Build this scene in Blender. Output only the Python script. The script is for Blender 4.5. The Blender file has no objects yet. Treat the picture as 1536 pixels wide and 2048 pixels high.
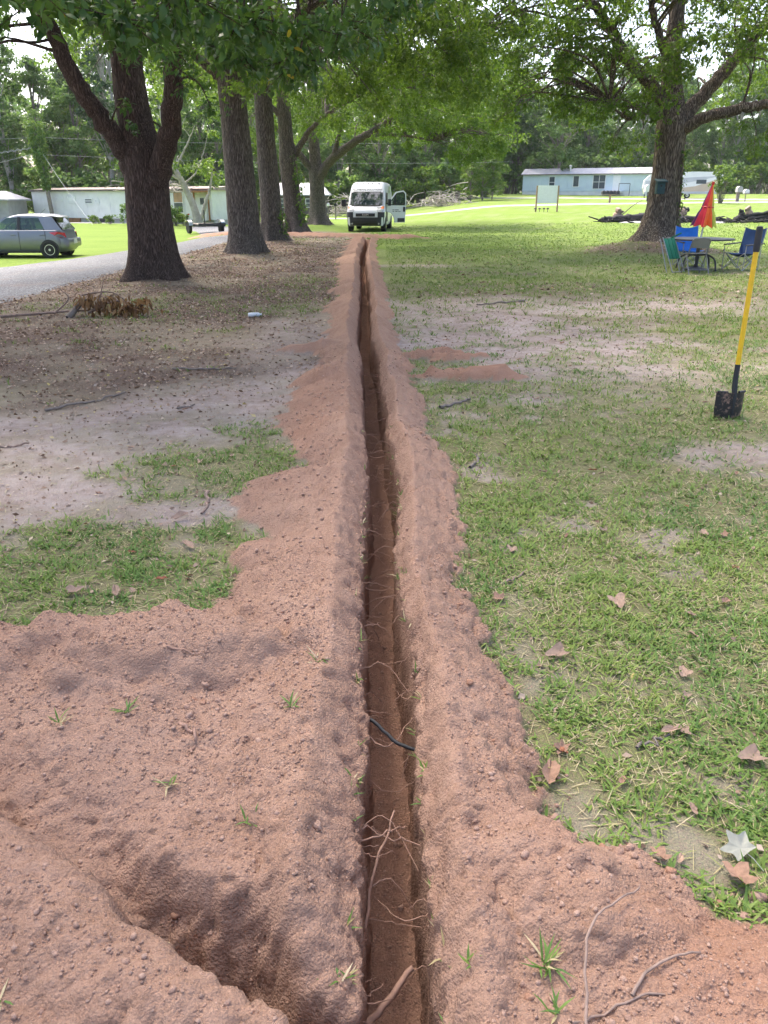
import bpy, bmesh, math, random
import numpy as np
from mathutils import Vector, Matrix, Euler

# ------------------------------------------------------------------ camera, sky, sun, exposure
scene = bpy.context.scene
R = math.radians
PI = math.pi
CAM_H = 1.6
cam_data = bpy.data.cameras.new('camera')
cam_data.sensor_fit = 'VERTICAL'
cam_data.sensor_height = 24.0
cam_data.lens = 24.0 * 1540.0 / 2048.0
cam_data.clip_start = 0.05
cam_data.clip_end = 2000.0
cam = bpy.data.objects.new('camera', cam_data)
scene.collection.objects.link(cam)
cam.location = (0.0, 0.0, CAM_H)
cam.rotation_euler = (R(90.0 - 22.1), 0.0, 0.0)
scene.camera = cam

SUN_ELEV = 60.0
SUN_AZ = -34.0          # compass from +Y towards +X: ahead and to the left of the camera
world = bpy.data.worlds.new('World')
scene.world = world
world.use_nodes = True
wn = world.node_tree
wn.nodes.clear()
sky = wn.nodes.new('ShaderNodeTexSky')
sky.sky_type = 'NISHITA'
sky.sun_disc = False
sky.sun_elevation = R(SUN_ELEV)
sky.sun_rotation = R(SUN_AZ)
sky.air_density = 0.75
sky.dust_density = 5.0
sky.ozone_density = 0.2
bg = wn.nodes.new('ShaderNodeBackground')
bg.inputs['Strength'].default_value = 0.15
wo = wn.nodes.new('ShaderNodeOutputWorld')
wn.links.new(sky.outputs[0], bg.inputs['Color'])
wn.links.new(bg.outputs[0], wo.inputs['Surface'])

sun_data = bpy.data.lights.new('sun', 'SUN')
sun_data.energy = 1.1
sun_data.angle = R(10.0)
sun_data.color = (1.0, 0.94, 0.84)
sun = bpy.data.objects.new('sun', sun_data)
scene.collection.objects.link(sun)
sdir = Vector((math.sin(R(SUN_AZ)) * math.cos(R(SUN_ELEV)), math.cos(R(SUN_AZ)) * math.cos(R(SUN_ELEV)), math.sin(R(SUN_ELEV))))
sun.rotation_euler = sdir.to_track_quat('Z', 'Y').to_euler()
sun.location = (-20, 30, 50)

scene.view_settings.view_transform = 'Standard'
scene.view_settings.look = 'None'
scene.view_settings.exposure = 2.0
scene.view_settings.gamma = 1.0
scene.view_settings.use_curve_mapping = False
scene.render.engine = 'CYCLES'
scene.cycles.use_denoising = True
scene.cycles.max_bounces = 7
scene.cycles.diffuse_bounces = 3
scene.cycles.glossy_bounces = 3
scene.cycles.transmission_bounces = 4
scene.cycles.transparent_max_bounces = 8
scene.cycles.sample_clamp_indirect = 6.0
scene.cycles.caustics_reflective = False
scene.cycles.caustics_refractive = False

rng = np.random.default_rng(7)
random.seed(11)
COL = scene.collection

# ------------------------------------------------------------------ noise (numpy)
def _hash(ix, iy, iz, seed):
    h = (ix.astype(np.int64) * 374761393 + iy.astype(np.int64) * 668265263 + iz.astype(np.int64) * 2147483647 + seed * 974634777) & 0xFFFFFFFF
    h = ((h ^ (h >> 13)) * 1274126177) & 0xFFFFFFFF
    h = (h ^ (h >> 16)) & 0xFFFFFFFF
    h = (h * 2246822519) & 0xFFFFFFFF
    h = h ^ (h >> 15)
    return (h & 0xFFFFFF) / float(0xFFFFFF)

def vnoise2(x, y, seed=0):
    x = np.asarray(x, dtype=np.float64); y = np.asarray(y, dtype=np.float64)
    x, y = np.broadcast_arrays(x, y)
    ix = np.floor(x); iy = np.floor(y)
    fx = x - ix; fy = y - iy
    u = fx * fx * fx * (fx * (fx * 6 - 15) + 10); v = fy * fy * fy * (fy * (fy * 6 - 15) + 10)
    z = np.zeros_like(ix)
    a = _hash(ix, iy, z, seed); b = _hash(ix + 1, iy, z, seed); c = _hash(ix, iy + 1, z, seed); d = _hash(ix + 1, iy + 1, z, seed)
    return (a + (b - a) * u + (c - a) * v + (a - b - c + d) * u * v) * 2 - 1

def fbm(x, y, scale, octv=4, seed=0, gain=0.5):
    s = 0.0; a = 1.0; f = 1.0 / scale; t = 0.0
    for o in range(octv):
        # rotate each octave to hide the lattice
        c, sn = math.cos(0.6 * o + 0.3), math.sin(0.6 * o + 0.3)
        s = s + a * vnoise2((x * c - y * sn) * f + 17.3 * o, (x * sn + y * c) * f - 9.1 * o, seed + o)
        t += a; a *= gain; f *= 2.03
    return s / t

def fbm3(x, y, z, scale, octv=3, seed=0):
    s_ = 0.0; a = 1.0; f = 1.0 / scale; t = 0.0
    for o in range(octv):
        X, Y, Z = x * f + 11.1 * o, y * f - 7.7 * o, z * f + 3.3 * o
        iz = np.floor(Z); fz = Z - iz; w = fz * fz * (3 - 2 * fz)
        # slices along z, each shifted so that neighbouring slices are unrelated
        a0 = vnoise2(X + iz * 37.17, Y + iz * 17.31, seed + o); a1 = vnoise2(X + (iz + 1) * 37.17, Y + (iz + 1) * 17.31, seed + o)
        s_ = s_ + a * (a0 * (1 - w) + a1 * w); t += a; a *= 0.5; f *= 2.03
    return s_ / t

def sstep(a, b, x):
    t = np.clip((x - a) / (b - a), 0, 1)
    return t * t * (3 - 2 * t)

# ------------------------------------------------------------------ object helpers
def tag(o, label=None, cat=None, group=None, kind=None):
    if label: o['label'] = label
    if cat: o['category'] = cat
    if group: o['group'] = group
    if kind: o['kind'] = kind
    return o

def link(o, parent=None):
    COL.objects.link(o)
    if parent is not None: o.parent = parent
    return o

def empty(name, loc=(0, 0, 0), rz=0.0):
    o = bpy.data.objects.new(name, None)
    o.empty_display_size = 0.2
    o.location = loc; o.rotation_euler = (0, 0, rz)
    return link(o)

def np_obj(name, V, F, mat, parent=None, attrs=None, smooth=False, mats=None, midx=None):
    """V (n,3); F (m,k) int array or list of such arrays (tris / quads)."""
    V = np.ascontiguousarray(V, dtype=np.float32)
    Fs = F if isinstance(F, list) else [F]
    Fs = [np.asarray(f, dtype=np.int32) for f in Fs if len(f)]
    me = bpy.data.meshes.new(name)
    me.vertices.add(len(V)); me.vertices.foreach_set('co', V.ravel())
    loops = np.concatenate([f.ravel() for f in Fs])
    cnt = np.concatenate([np.full(len(f), f.shape[1], dtype=np.int32) for f in Fs])
    st = np.zeros(len(cnt), dtype=np.int32); st[1:] = np.cumsum(cnt)[:-1]
    me.loops.add(len(loops)); me.loops.foreach_set('vertex_index', loops)
    me.polygons.add(len(cnt)); me.polygons.foreach_set('loop_start', st); me.polygons.foreach_set('loop_total', cnt)
    if smooth: me.polygons.foreach_set('use_smooth', np.ones(len(cnt), dtype=bool))
    me.materials.append(mat)
    if mats:
        for m_ in mats: me.materials.append(m_)
    if midx is not None: me.polygons.foreach_set('material_index', np.asarray(midx, dtype=np.int32))
    me.update(calc_edges=True)
    if attrs:
        for k, a in attrs.items():
            at = me.attributes.new(k, 'FLOAT', 'POINT')
            at.data.foreach_set('value', np.ascontiguousarray(a, dtype=np.float32).ravel())
    me.validate()
    o = bpy.data.objects.new(name, me)
    return link(o, parent)

def copy_tree(o, parent=None):
    c = o.copy(); COL.objects.link(c); c.parent = parent
    for ch in list(o.children): copy_tree(ch, c)
    return c

class MB:
    """collects shapes of ONE piece; build() makes one mesh object of them"""
    def __init__(self): self.v = []; self.f = []; self.sm = []
    def add(self, vs, fs, smooth=False):
        b = len(self.v)
        self.v += [tuple(p) for p in vs]
        self.f += [tuple(i + b for i in f) for f in fs]
        self.sm += [smooth] * len(fs)
        return self
    def box(self, c, s, rot=None, bev=0.0):
        hx, hy, hz = s[0] / 2, s[1] / 2, s[2] / 2
        if bev <= 0:
            vs = [(x, y, z) for x in (-hx, hx) for y in (-hy, hy) for z in (-hz, hz)]
            fs = [(0, 1, 3, 2), (4, 6, 7, 5), (0, 4, 5, 1), (2, 3, 7, 6), (0, 2, 6, 4), (1, 5, 7, 3)]
        else:
            b = min(bev, hx * .9, hy * .9, hz * .9)
            bm = bmesh.new(); bmesh.ops.create_cube(bm, size=1.0)
            for v in bm.verts: v.co = Vector((v.co.x * s[0], v.co.y * s[1], v.co.z * s[2]))
            bmesh.ops.bevel(bm, geom=bm.edges[:], offset=b, segments=2, affect='EDGES', profile=0.5)
            bm.verts.ensure_lookup_table(); bm.verts.index_update()
            vs = [tuple(v.co) for v in bm.verts]; fs = [tuple(v.index for v in f.verts) for f in bm.faces]; bm.free()
        M = Matrix.Translation(c) @ (Euler(rot).to_matrix().to_4x4() if rot else Matrix.Identity(4))
        return self.add([M @ Vector(p) for p in vs], fs, bev > 0)
    def tube(self, pts, rad, n=8, cap=True):
        pts = [Vector(p) for p in pts]
        if not hasattr(rad, '__len__'): rad = [rad] * len(pts)
        vs = []; prev = None
        for i, p in enumerate(pts):
            t = (pts[min(i + 1, len(pts) - 1)] - pts[max(i - 1, 0)]).normalized()
            if prev is None:
                up = Vector((0, 0, 1)) if abs(t.z) < 0.9 else Vector((1, 0, 0))
                a = t.cross(up).normalized()
            else:
                a = (prev - t * prev.dot(t)).normalized()
            prev = a; b = t.cross(a)
            for k in range(n):
                an = 2 * PI * k / n
                vs.append(p + (a * math.cos(an) + b * math.sin(an)) * rad[i])
        fs = []
        for i in range(len(pts) - 1):
            for k in range(n):
                k2 = (k + 1) % n
                fs.append((i * n + k, i * n + k2, (i + 1) * n + k2, (i + 1) * n + k))
        if cap:
            fs.append(tuple(range(n - 1, -1, -1))); m = (len(pts) - 1) * n
            fs.append(tuple(m + k for k in range(n)))
        return self.add(vs, fs, True)
    def lathe(self, prof, n=24, c=(0, 0, 0), M=None):
        vs = []; fs = []
        for (r, z) in prof:
            for k in range(n):
                a = 2 * PI * k / n
                vs.append(Vector((r * math.cos(a), r * math.sin(a), z)))
        for i in range(len(prof) - 1):
            for k in range(n):
                k2 = (k + 1) % n
                fs.append((i * n + k, i * n + k2, (i + 1) * n + k2, (i + 1) * n + k))
        if prof[0][0] > 1e-4: fs.append(tuple(range(n - 1, -1, -1)))
        if prof[-1][0] > 1e-4: fs.append(tuple((len(prof) - 1) * n + k for k in range(n)))
        M = (Matrix.Translation(c) @ M) if M is not None else Matrix.Translation(c)
        return self.add([M @ v for v in vs], fs, True)
    def prism(self, poly, axis, a0, a1):
        """poly 2D extruded along axis ('x': poly=(y,z), 'y': poly=(x,z), 'z': poly=(x,y))"""
        n = len(poly)
        def p3(p, a): return (a, p[0], p[1]) if axis == 'x' else ((p[0], a, p[1]) if axis == 'y' else (p[0], p[1], a))
        vs = [p3(p, a0) for p in poly] + [p3(p, a1) for p in poly]
        fs = [tuple(range(n)), tuple(range(2 * n - 1, n - 1, -1))]
        for k in range(n): fs.append((k, k + n, (k + 1) % n + n, (k + 1) % n))
        return self.add(vs, fs)
    def zloft(self, levels, n=8, cap=True):
        """levels: (z, x0, x1, halfwidth, corner radius): rounded rectangles in plan lofted over z; long axis x"""
        rings = []
        for (z, x0, x1, w, r) in levels:
            r = min(r, w * .98, (x1 - x0) * .49); ring = []
            for (cx, cy, a0) in ((x1 - r, w - r, 0), (x0 + r, w - r, 90), (x0 + r, -w + r, 180), (x1 - r, -w + r, 270)):
                for k in range(n + 1):
                    a = R(a0 + 90 * k / n); ring.append((cx + r * math.cos(a), cy + r * math.sin(a), z))
            rings.append(ring)
        m = len(rings[0]); vs = [p for r_ in rings for p in r_]; fs = []
        for i in range(len(rings) - 1):
            for k in range(m):
                k2 = (k + 1) % m
                fs.append((i * m + k, i * m + k2, (i + 1) * m + k2, (i + 1) * m + k))
        if cap:
            fs.append(tuple(range(m - 1, -1, -1))); fs.append(tuple((len(rings) - 1) * m + k for k in range(m)))
        return self.add(vs, fs, True)
    def build(self, name, mat, parent=None, loc=None, rot=None):
        me = bpy.data.meshes.new(name)
        me.from_pydata(self.v, [], self.f)
        me.polygons.foreach_set('use_smooth', self.sm)
        me.materials.append(mat); me.update()
        if any(self.sm):
            try: me.set_sharp_from_angle(angle=R(38))
            except Exception: pass
        o = bpy.data.objects.new(name, me)
        if loc: o.location = loc
        if rot: o.rotation_euler = rot
        return link(o, parent)

def text_obj(name, txt, size, mat, parent, M, extrude=0.004):
    cu = bpy.data.curves.new(name, 'FONT'); cu.body = txt; cu.size = size; cu.extrude = extrude
    cu.align_x = 'CENTER'; cu.align_y = 'CENTER'; cu.resolution_u = 2
    tmp = bpy.data.objects.new('tmp', cu); COL.objects.link(tmp)
    dg = bpy.context.evaluated_depsgraph_get()
    me = bpy.data.meshes.new_from_object(tmp.evaluated_get(dg))
    bpy.data.objects.remove(tmp); me.name = name
    me.materials.clear(); me.materials.append(mat); me.transform(M)
    o = bpy.data.objects.new(name, me)
    return link(o, parent)

# ------------------------------------------------------------------ materials
def new_mat(name):
    m = bpy.data.materials.new(name); m.use_nodes = True
    nt = m.node_tree; nt.nodes.clear()
    out = nt.nodes.new('ShaderNodeOutputMaterial')
    b = nt.nodes.new('ShaderNodeBsdfPrincipled')
    nt.links.new(b.outputs[0], out.inputs['Surface'])
    return m, nt, b, out

def N(nt, typ, **kw):
    n = nt.nodes.new(typ)
    for k, v in kw.items():
        if k in n.inputs: n.inputs[k].default_value = v
        else: setattr(n, k, v)
    return n

def ramp(nt, stops):
    n = nt.nodes.new('ShaderNodeValToRGB'); e = n.color_ramp.elements
    while len(e) < len(stops): e.new(0.5)
    for i, (p, c) in enumerate(stops):
        e[i].position = p; e[i].color = (c[0], c[1], c[2], 1)
    return n

def mixc(nt, fac, a, b, blend='MIX'):
    n = nt.nodes.new('ShaderNodeMix'); n.data_type = 'RGBA'; n.blend_type = blend
    for sock, v in ((n.inputs[0], fac), (n.inputs[6], a), (n.inputs[7], b)):
        if hasattr(v, 'is_output'): nt.links.new(v, sock)
        elif isinstance(v, (int, float)): sock.default_value = v
        else: sock.default_value = (v[0], v[1], v[2], 1)
    return n.outputs[2]

def mathn(nt, op, a, b=None, clamp=False):
    n = nt.nodes.new('ShaderNodeMath'); n.operation = op; n.use_clamp = clamp
    for sock, v in ((n.inputs[0], a), (n.inputs[1], b)):
        if v is None: continue
        if hasattr(v, 'is_output'): nt.links.new(v, sock)
        else: sock.default_value = v
    return n.outputs[0]

def attr(nt, name):
    n = nt.nodes.new('ShaderNodeAttribute'); n.attribute_name = name
    return n.outputs['Fac']

def noise(nt, scale, detail=4, rough=0.55, coord=None, vec_scale=None, w=0.0):
    n = N(nt, 'ShaderNodeTexNoise', Scale=scale, Detail=detail, Roughness=rough)
    if coord is not None:
        if vec_scale:
            mp = nt.nodes.new('ShaderNodeMapping'); mp.inputs['Scale'].default_value = vec_scale
            nt.links.new(coord, mp.inputs[0]); coord = mp.outputs[0]
        nt.links.new(coord, n.inputs['Vector'])
    return n.outputs['Fac']

def pos(nt): return nt.nodes.new('ShaderNodeNewGeometry').outputs['Position']
def objco(nt): return nt.nodes.new('ShaderNodeTexCoord').outputs['Object']

def simple(name, col, rough=0.6, var=0.18, scale=6.0, metallic=0.0, bump=0.0, bscale=60.0, spec=0.5, coat=0.0):
    m, nt, b, out = new_mat(name)
    oc = objco(nt)
    f = noise(nt, scale, 5, 0.6, oc)
    r_ = ramp(nt, [(0.3, [c * (1 - var) for c in col]), (0.7, [min(1, c * (1 + var)) for c in col])])
    nt.links.new(f, r_.inputs[0]); nt.links.new(r_.outputs[0], b.inputs['Base Color'])
    b.inputs['Roughness'].default_value = rough; b.inputs['Metallic'].default_value = metallic
    b.inputs['Specular IOR Level'].default_value = spec
    if coat: b.inputs['Coat Weight'].default_value = coat
    if bump:
        f2 = noise(nt, bscale, 5, 0.6, oc)
        bp = N(nt, 'ShaderNodeBump', Strength=bump, Distance=0.01); nt.links.new(f2, bp.inputs['Height'])
        nt.links.new(bp.outputs[0], b.inputs['Normal'])
    return m

def glassy(name, tint, alpha, rough=0.05):
    """thin pane: part see-through, part mirror-like tinted coat"""
    m = bpy.data.materials.new(name); m.use_nodes = True; nt = m.node_tree; nt.nodes.clear()
    out = nt.nodes.new('ShaderNodeOutputMaterial'); t = nt.nodes.new('ShaderNodeBsdfTransparent')
    t.inputs[0].default_value = (0.75, 0.86, 0.82, 1)
    b = nt.nodes.new('ShaderNodeBsdfPrincipled'); b.inputs['Base Color'].default_value = (*tint, 1); b.inputs['Roughness'].default_value = rough
    b.inputs['Specular IOR Level'].default_value = 1.0
    mx = nt.nodes.new('ShaderNodeMixShader'); mx.inputs[0].default_value = alpha
    nt.links.new(t.outputs[0], mx.inputs[1]); nt.links.new(b.outputs[0], mx.inputs[2]); nt.links.new(mx.outputs[0], out.inputs[0])
    return m

def leafmat(name, stops, rough=0.45, transl=0.35, tl_col=(0.25, 0.4, 0.04)):
    m = bpy.data.materials.new(name); m.use_nodes = True; nt = m.node_tree; nt.nodes.clear()
    out = nt.nodes.new('ShaderNodeOutputMaterial')
    r_ = ramp(nt, stops); nt.links.new(attr(nt, 'rnd'), r_.inputs[0])
    b = nt.nodes.new('ShaderNodeBsdfPrincipled'); b.inputs['Roughness'].default_value = rough
    b.inputs['Specular IOR Level'].default_value = 0.35
    nt.links.new(r_.outputs[0], b.inputs['Base Color'])
    if transl > 0:
        t = nt.nodes.new('ShaderNodeBsdfTranslucent')
        c = mixc(nt, 0.5, r_.outputs[0], tl_col); nt.links.new(c, t.inputs[0])
        mx = nt.nodes.new('ShaderNodeMixShader'); mx.inputs[0].default_value = transl
        nt.links.new(b.outputs[0], mx.inputs[1]); nt.links.new(t.outputs[0], mx.inputs[2]); nt.links.new(mx.outputs[0], out.inputs[0])
    else: nt.links.new(b.outputs[0], out.inputs[0])
    return m

M = {}
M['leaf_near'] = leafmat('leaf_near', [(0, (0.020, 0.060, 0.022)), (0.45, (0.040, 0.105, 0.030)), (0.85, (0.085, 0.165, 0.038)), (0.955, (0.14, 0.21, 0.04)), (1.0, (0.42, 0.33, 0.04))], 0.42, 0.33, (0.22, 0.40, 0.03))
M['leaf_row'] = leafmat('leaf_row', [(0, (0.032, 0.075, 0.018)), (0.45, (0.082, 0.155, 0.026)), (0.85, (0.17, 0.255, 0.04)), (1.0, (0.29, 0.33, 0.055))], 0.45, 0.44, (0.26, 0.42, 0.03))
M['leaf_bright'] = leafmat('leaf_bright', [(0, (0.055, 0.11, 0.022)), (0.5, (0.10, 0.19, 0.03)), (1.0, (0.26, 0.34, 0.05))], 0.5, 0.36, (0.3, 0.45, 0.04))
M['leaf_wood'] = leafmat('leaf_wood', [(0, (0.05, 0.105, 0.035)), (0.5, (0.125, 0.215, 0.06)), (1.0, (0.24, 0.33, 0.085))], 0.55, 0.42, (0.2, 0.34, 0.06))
M['leaf_pine'] = leafmat('leaf_pine', [(0, (0.04, 0.08, 0.04)), (0.5, (0.075, 0.14, 0.06)), (1.0, (0.13, 0.20, 0.08))], 0.6, 0.36, (0.14, 0.24, 0.05))
M['vine_leaf'] = leafmat('vine_leaf', [(0, (0.05, 0.12, 0.03)), (0.5, (0.10, 0.20, 0.035)), (1.0, (0.20, 0.30, 0.05))], 0.5, 0.3, (0.28, 0.42, 0.05))
M['grass'] = leafmat('grass', [(0, (0.07, 0.15, 0.035)), (0.4, (0.135, 0.235, 0.048)), (0.68, (0.22, 0.30, 0.06)), (0.78, (0.27, 0.31, 0.08)), (0.86, (0.46, 0.38, 0.20)), (1.0, (0.58, 0.48, 0.32))], 0.55, 0.25, (0.2, 0.38, 0.05))
M['lawn_blades'] = leafmat('lawn_blades', [(0, (0.07, 0.14, 0.025)), (0.5, (0.14, 0.225, 0.035)), (0.85, (0.21, 0.27, 0.05)), (1.0, (0.40, 0.34, 0.15))], 0.6, 0.25, (0.25, 0.38, 0.05))
M['dead_leaf'] = leafmat('dead_leaf', [(0, (0.13, 0.08, 0.055)), (0.35, (0.28, 0.185, 0.13)), (0.7, (0.42, 0.31, 0.235)), (0.93, (0.55, 0.45, 0.36)), (1.0, (0.52, 0.42, 0.12))], 0.75, 0.1, (0.4, 0.25, 0.1))
M['tan_leaf'] = leafmat('tan_leaf', [(0, (0.09, 0.045, 0.025)), (0.5, (0.20, 0.11, 0.05)), (1.0, (0.40, 0.25, 0.12))], 0.7, 0.2, (0.5, 0.3, 0.1))
M['white_metal'] = simple('white_metal', (0.74, 0.76, 0.78), 0.45, 0.05)
M['black'] = simple('black', (0.018, 0.018, 0.02), 0.55, 0.2)
M['tyre'] = simple('tyre', (0.022, 0.022, 0.024), 0.85, 0.25)
M['wood_post'] = simple('wood_post', (0.36, 0.24, 0.15), 0.85, 0.25, 8)
M['grey_wood'] = simple('grey_wood', (0.22, 0.19, 0.16), 0.9, 0.3, 8, bump=0.4)
M['twig'] = simple('twig', (0.27, 0.19, 0.15), 0.85, 0.3, 25)
M['root'] = simple('root', (0.33, 0.20, 0.145), 0.85, 0.25, 30)
M['grey_twig'] = simple('grey_twig', (0.20, 0.165, 0.14), 0.85, 0.3, 25)
M['chrome'] = simple('chrome', (0.62, 0.63, 0.65), 0.28, 0.08, metallic=0.9)
M['glass_dark'] = simple('glass_dark', (0.02, 0.03, 0.035), 0.04, 0.1, spec=1.0)
M['glass'] = glassy('glass', (0.05, 0.09, 0.09), 0.42)

def bark_mat(name, cols, vs=9.0, bump=0.9, ring=(1, 1, 0.16)):
    m, nt, b, out = new_mat(name)
    p = objco(nt)
    mp = nt.nodes.new('ShaderNodeMapping'); mp.inputs['Scale'].default_value = ring; nt.links.new(p, mp.inputs[0])
    n1 = noise(nt, vs * 2.2, 6, 0.65, mp.outputs[0])
    vo = N(nt, 'ShaderNodeTexVoronoi', Scale=vs * 2.6, Randomness=1.0); vo.feature = 'DISTANCE_TO_EDGE'
    wp = nt.nodes.new('ShaderNodeVectorMath'); wp.operation = 'ADD'
    nn = N(nt, 'ShaderNodeTexNoise', Scale=vs * 1.5, Detail=3.0); nt.links.new(mp.outputs[0], nn.inputs['Vector'])
    sc = nt.nodes.new('ShaderNodeVectorMath'); sc.operation = 'SCALE'; sc.inputs['Scale'].default_value = 0.12; nt.links.new(nn.outputs['Color'], sc.inputs[0])
    nt.links.new(mp.outputs[0], wp.inputs[0]); nt.links.new(sc.outputs[0], wp.inputs[1]); nt.links.new(wp.outputs[0], vo.inputs['Vector'])
    edge = mathn(nt, 'MULTIPLY', vo.outputs['Distance'], 3.2, True)
    h = mathn(nt, 'ADD', mathn(nt, 'MULTIPLY', edge, 0.65), mathn(nt, 'MULTIPLY', n1, 0.5))
    r_ = ramp(nt, [(0.25, cols[0]), (0.6, cols[1]), (0.95, cols[2])]); nt.links.new(h, r_.inputs[0])
    big = noise(nt, 2.2, 4, 0.6, p)
    c2 = mixc(nt, mathn(nt, 'MULTIPLY', mathn(nt, 'SUBTRACT', big, 0.45, True), 1.6, True), r_.outputs[0], cols[3])
    lich = noise(nt, 14.0, 4, 0.7, p)
    c3 = mixc(nt, mathn(nt, 'MULTIPLY', mathn(nt, 'SUBTRACT', lich, 0.62, True), 3.0, True), c2, cols[4])
    nt.links.new(c3, b.inputs['Base Color']); b.inputs['Roughness'].default_value = 0.92; b.inputs['Specular IOR Level'].default_value = 0.2
    bp = N(nt, 'ShaderNodeBump', Strength=bump, Distance=0.03); nt.links.new(h, bp.inputs['Height']); nt.links.new(bp.outputs[0], b.inputs['Normal'])
    return m
M['bark'] = bark_mat('bark', [(0.035, 0.024, 0.020), (0.12, 0.086, 0.072), (0.20, 0.15, 0.125), (0.085, 0.062, 0.048), (0.24, 0.20, 0.17)], 15.0, 0.9, (1, 1, 0.10))
M['bark_grey'] = bark_mat('bark_grey', [(0.045, 0.036, 0.032), (0.15, 0.125, 0.11), (0.29, 0.255, 0.23), (0.13, 0.115, 0.09), (0.33, 0.31, 0.28)], 14.0, 0.8, (1, 1, 0.09))
M['bark_oak'] = bark_mat('bark_oak', [(0.045, 0.035, 0.030), (0.17, 0.135, 0.11), (0.34, 0.285, 0.235), (0.13, 0.11, 0.08), (0.36, 0.33, 0.28)], 9.0, 1.0, (1, 1, 0.13))
M['bark_far'] = simple('bark_far', (0.20, 0.17, 0.145), 0.9, 0.35, 3.0)
M['bark_pale'] = simple('bark_pale', (0.36, 0.33, 0.29), 0.9, 0.3, 3.0)
# ------------------------------------------------------------------ the ground: one height field
TREES_AT = [(-4.75, 16.6), (-4.2, 24.8), (-4.45, 32.8), (-4.45, 41.5), (-4.3, 54.5), (-5.6, 7.6)]
OAK_AT = (8.8, 26.0)

TRX_Y = np.linspace(0, 36, 145)
TRX = np.interp(TRX_Y, [0, 1.1, 4.1, 5.1, 7.75, 9.8, 14.4, 24.3, 34.6, 36], [.04, .03, -.02, -.035, -.135, -.25, -.34, -.64, -.70, -.70])
TRX = np.convolve(np.pad(TRX, 3, mode='edge'), np.ones(7) / 7, mode='valid')
def trench_x(Y):
    Y = np.asarray(Y, dtype=float)
    return np.interp(Y, TRX_Y, TRX) + 0.008 * np.sin(Y * 1.7) + 0.009 * np.sin(Y * 3.1 + 1.0)

def macro(X, Y):
    z = 0.031 * np.clip(Y - 45.0, 0, 75) * sstep(-3, 12, X) - 0.36 * sstep(6.5, 12.0, -X) * sstep(4, 12, Y)
    z = z + 0.02 * fbm(X, Y, 3.0, 3, 5) + 0.05 * fbm(X, Y, 14.0, 2, 6) * sstep(12, 30, Y)
    for (tx, ty) in TREES_AT:
        r2 = (X - tx) ** 2 + (Y - ty) ** 2
        z = z + 0.13 * np.exp(-r2 / 1.3)
    r2 = (X - OAK_AT[0] + 0.4) ** 2 * 0.8 + (Y - OAK_AT[1] + 0.3) ** 2
    z = z + 0.38 * np.exp(-r2 / 3.2)
    return z

RB_X = np.array([0.20, 0.34, 0.46, 0.71, 0.91, 1.5, 3.0]); RB_Y = np.array([2.4, 1.86, 1.62, 1.42, 1.34, 1.27, 1.2])
PILES = [(0.68, 8.35, 0.46, 0.24, 0.11), (0.86, 7.35, 0.54, 0.21, 0.12), (0.95, 35.6, 0.9, 0.45, 0.2), (-0.85, 2.34, 0.55, 0.36, 0.095), (-0.25, 2.6, 0.3, 0.35, 0.02), (0.5, 1.36, 0.3, 0.2, 0.05), (-0.62, 7.0, 0.3, 0.16, 0.07), (-0.85, 8.8, 0.35, 0.2, 0.09)]

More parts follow.
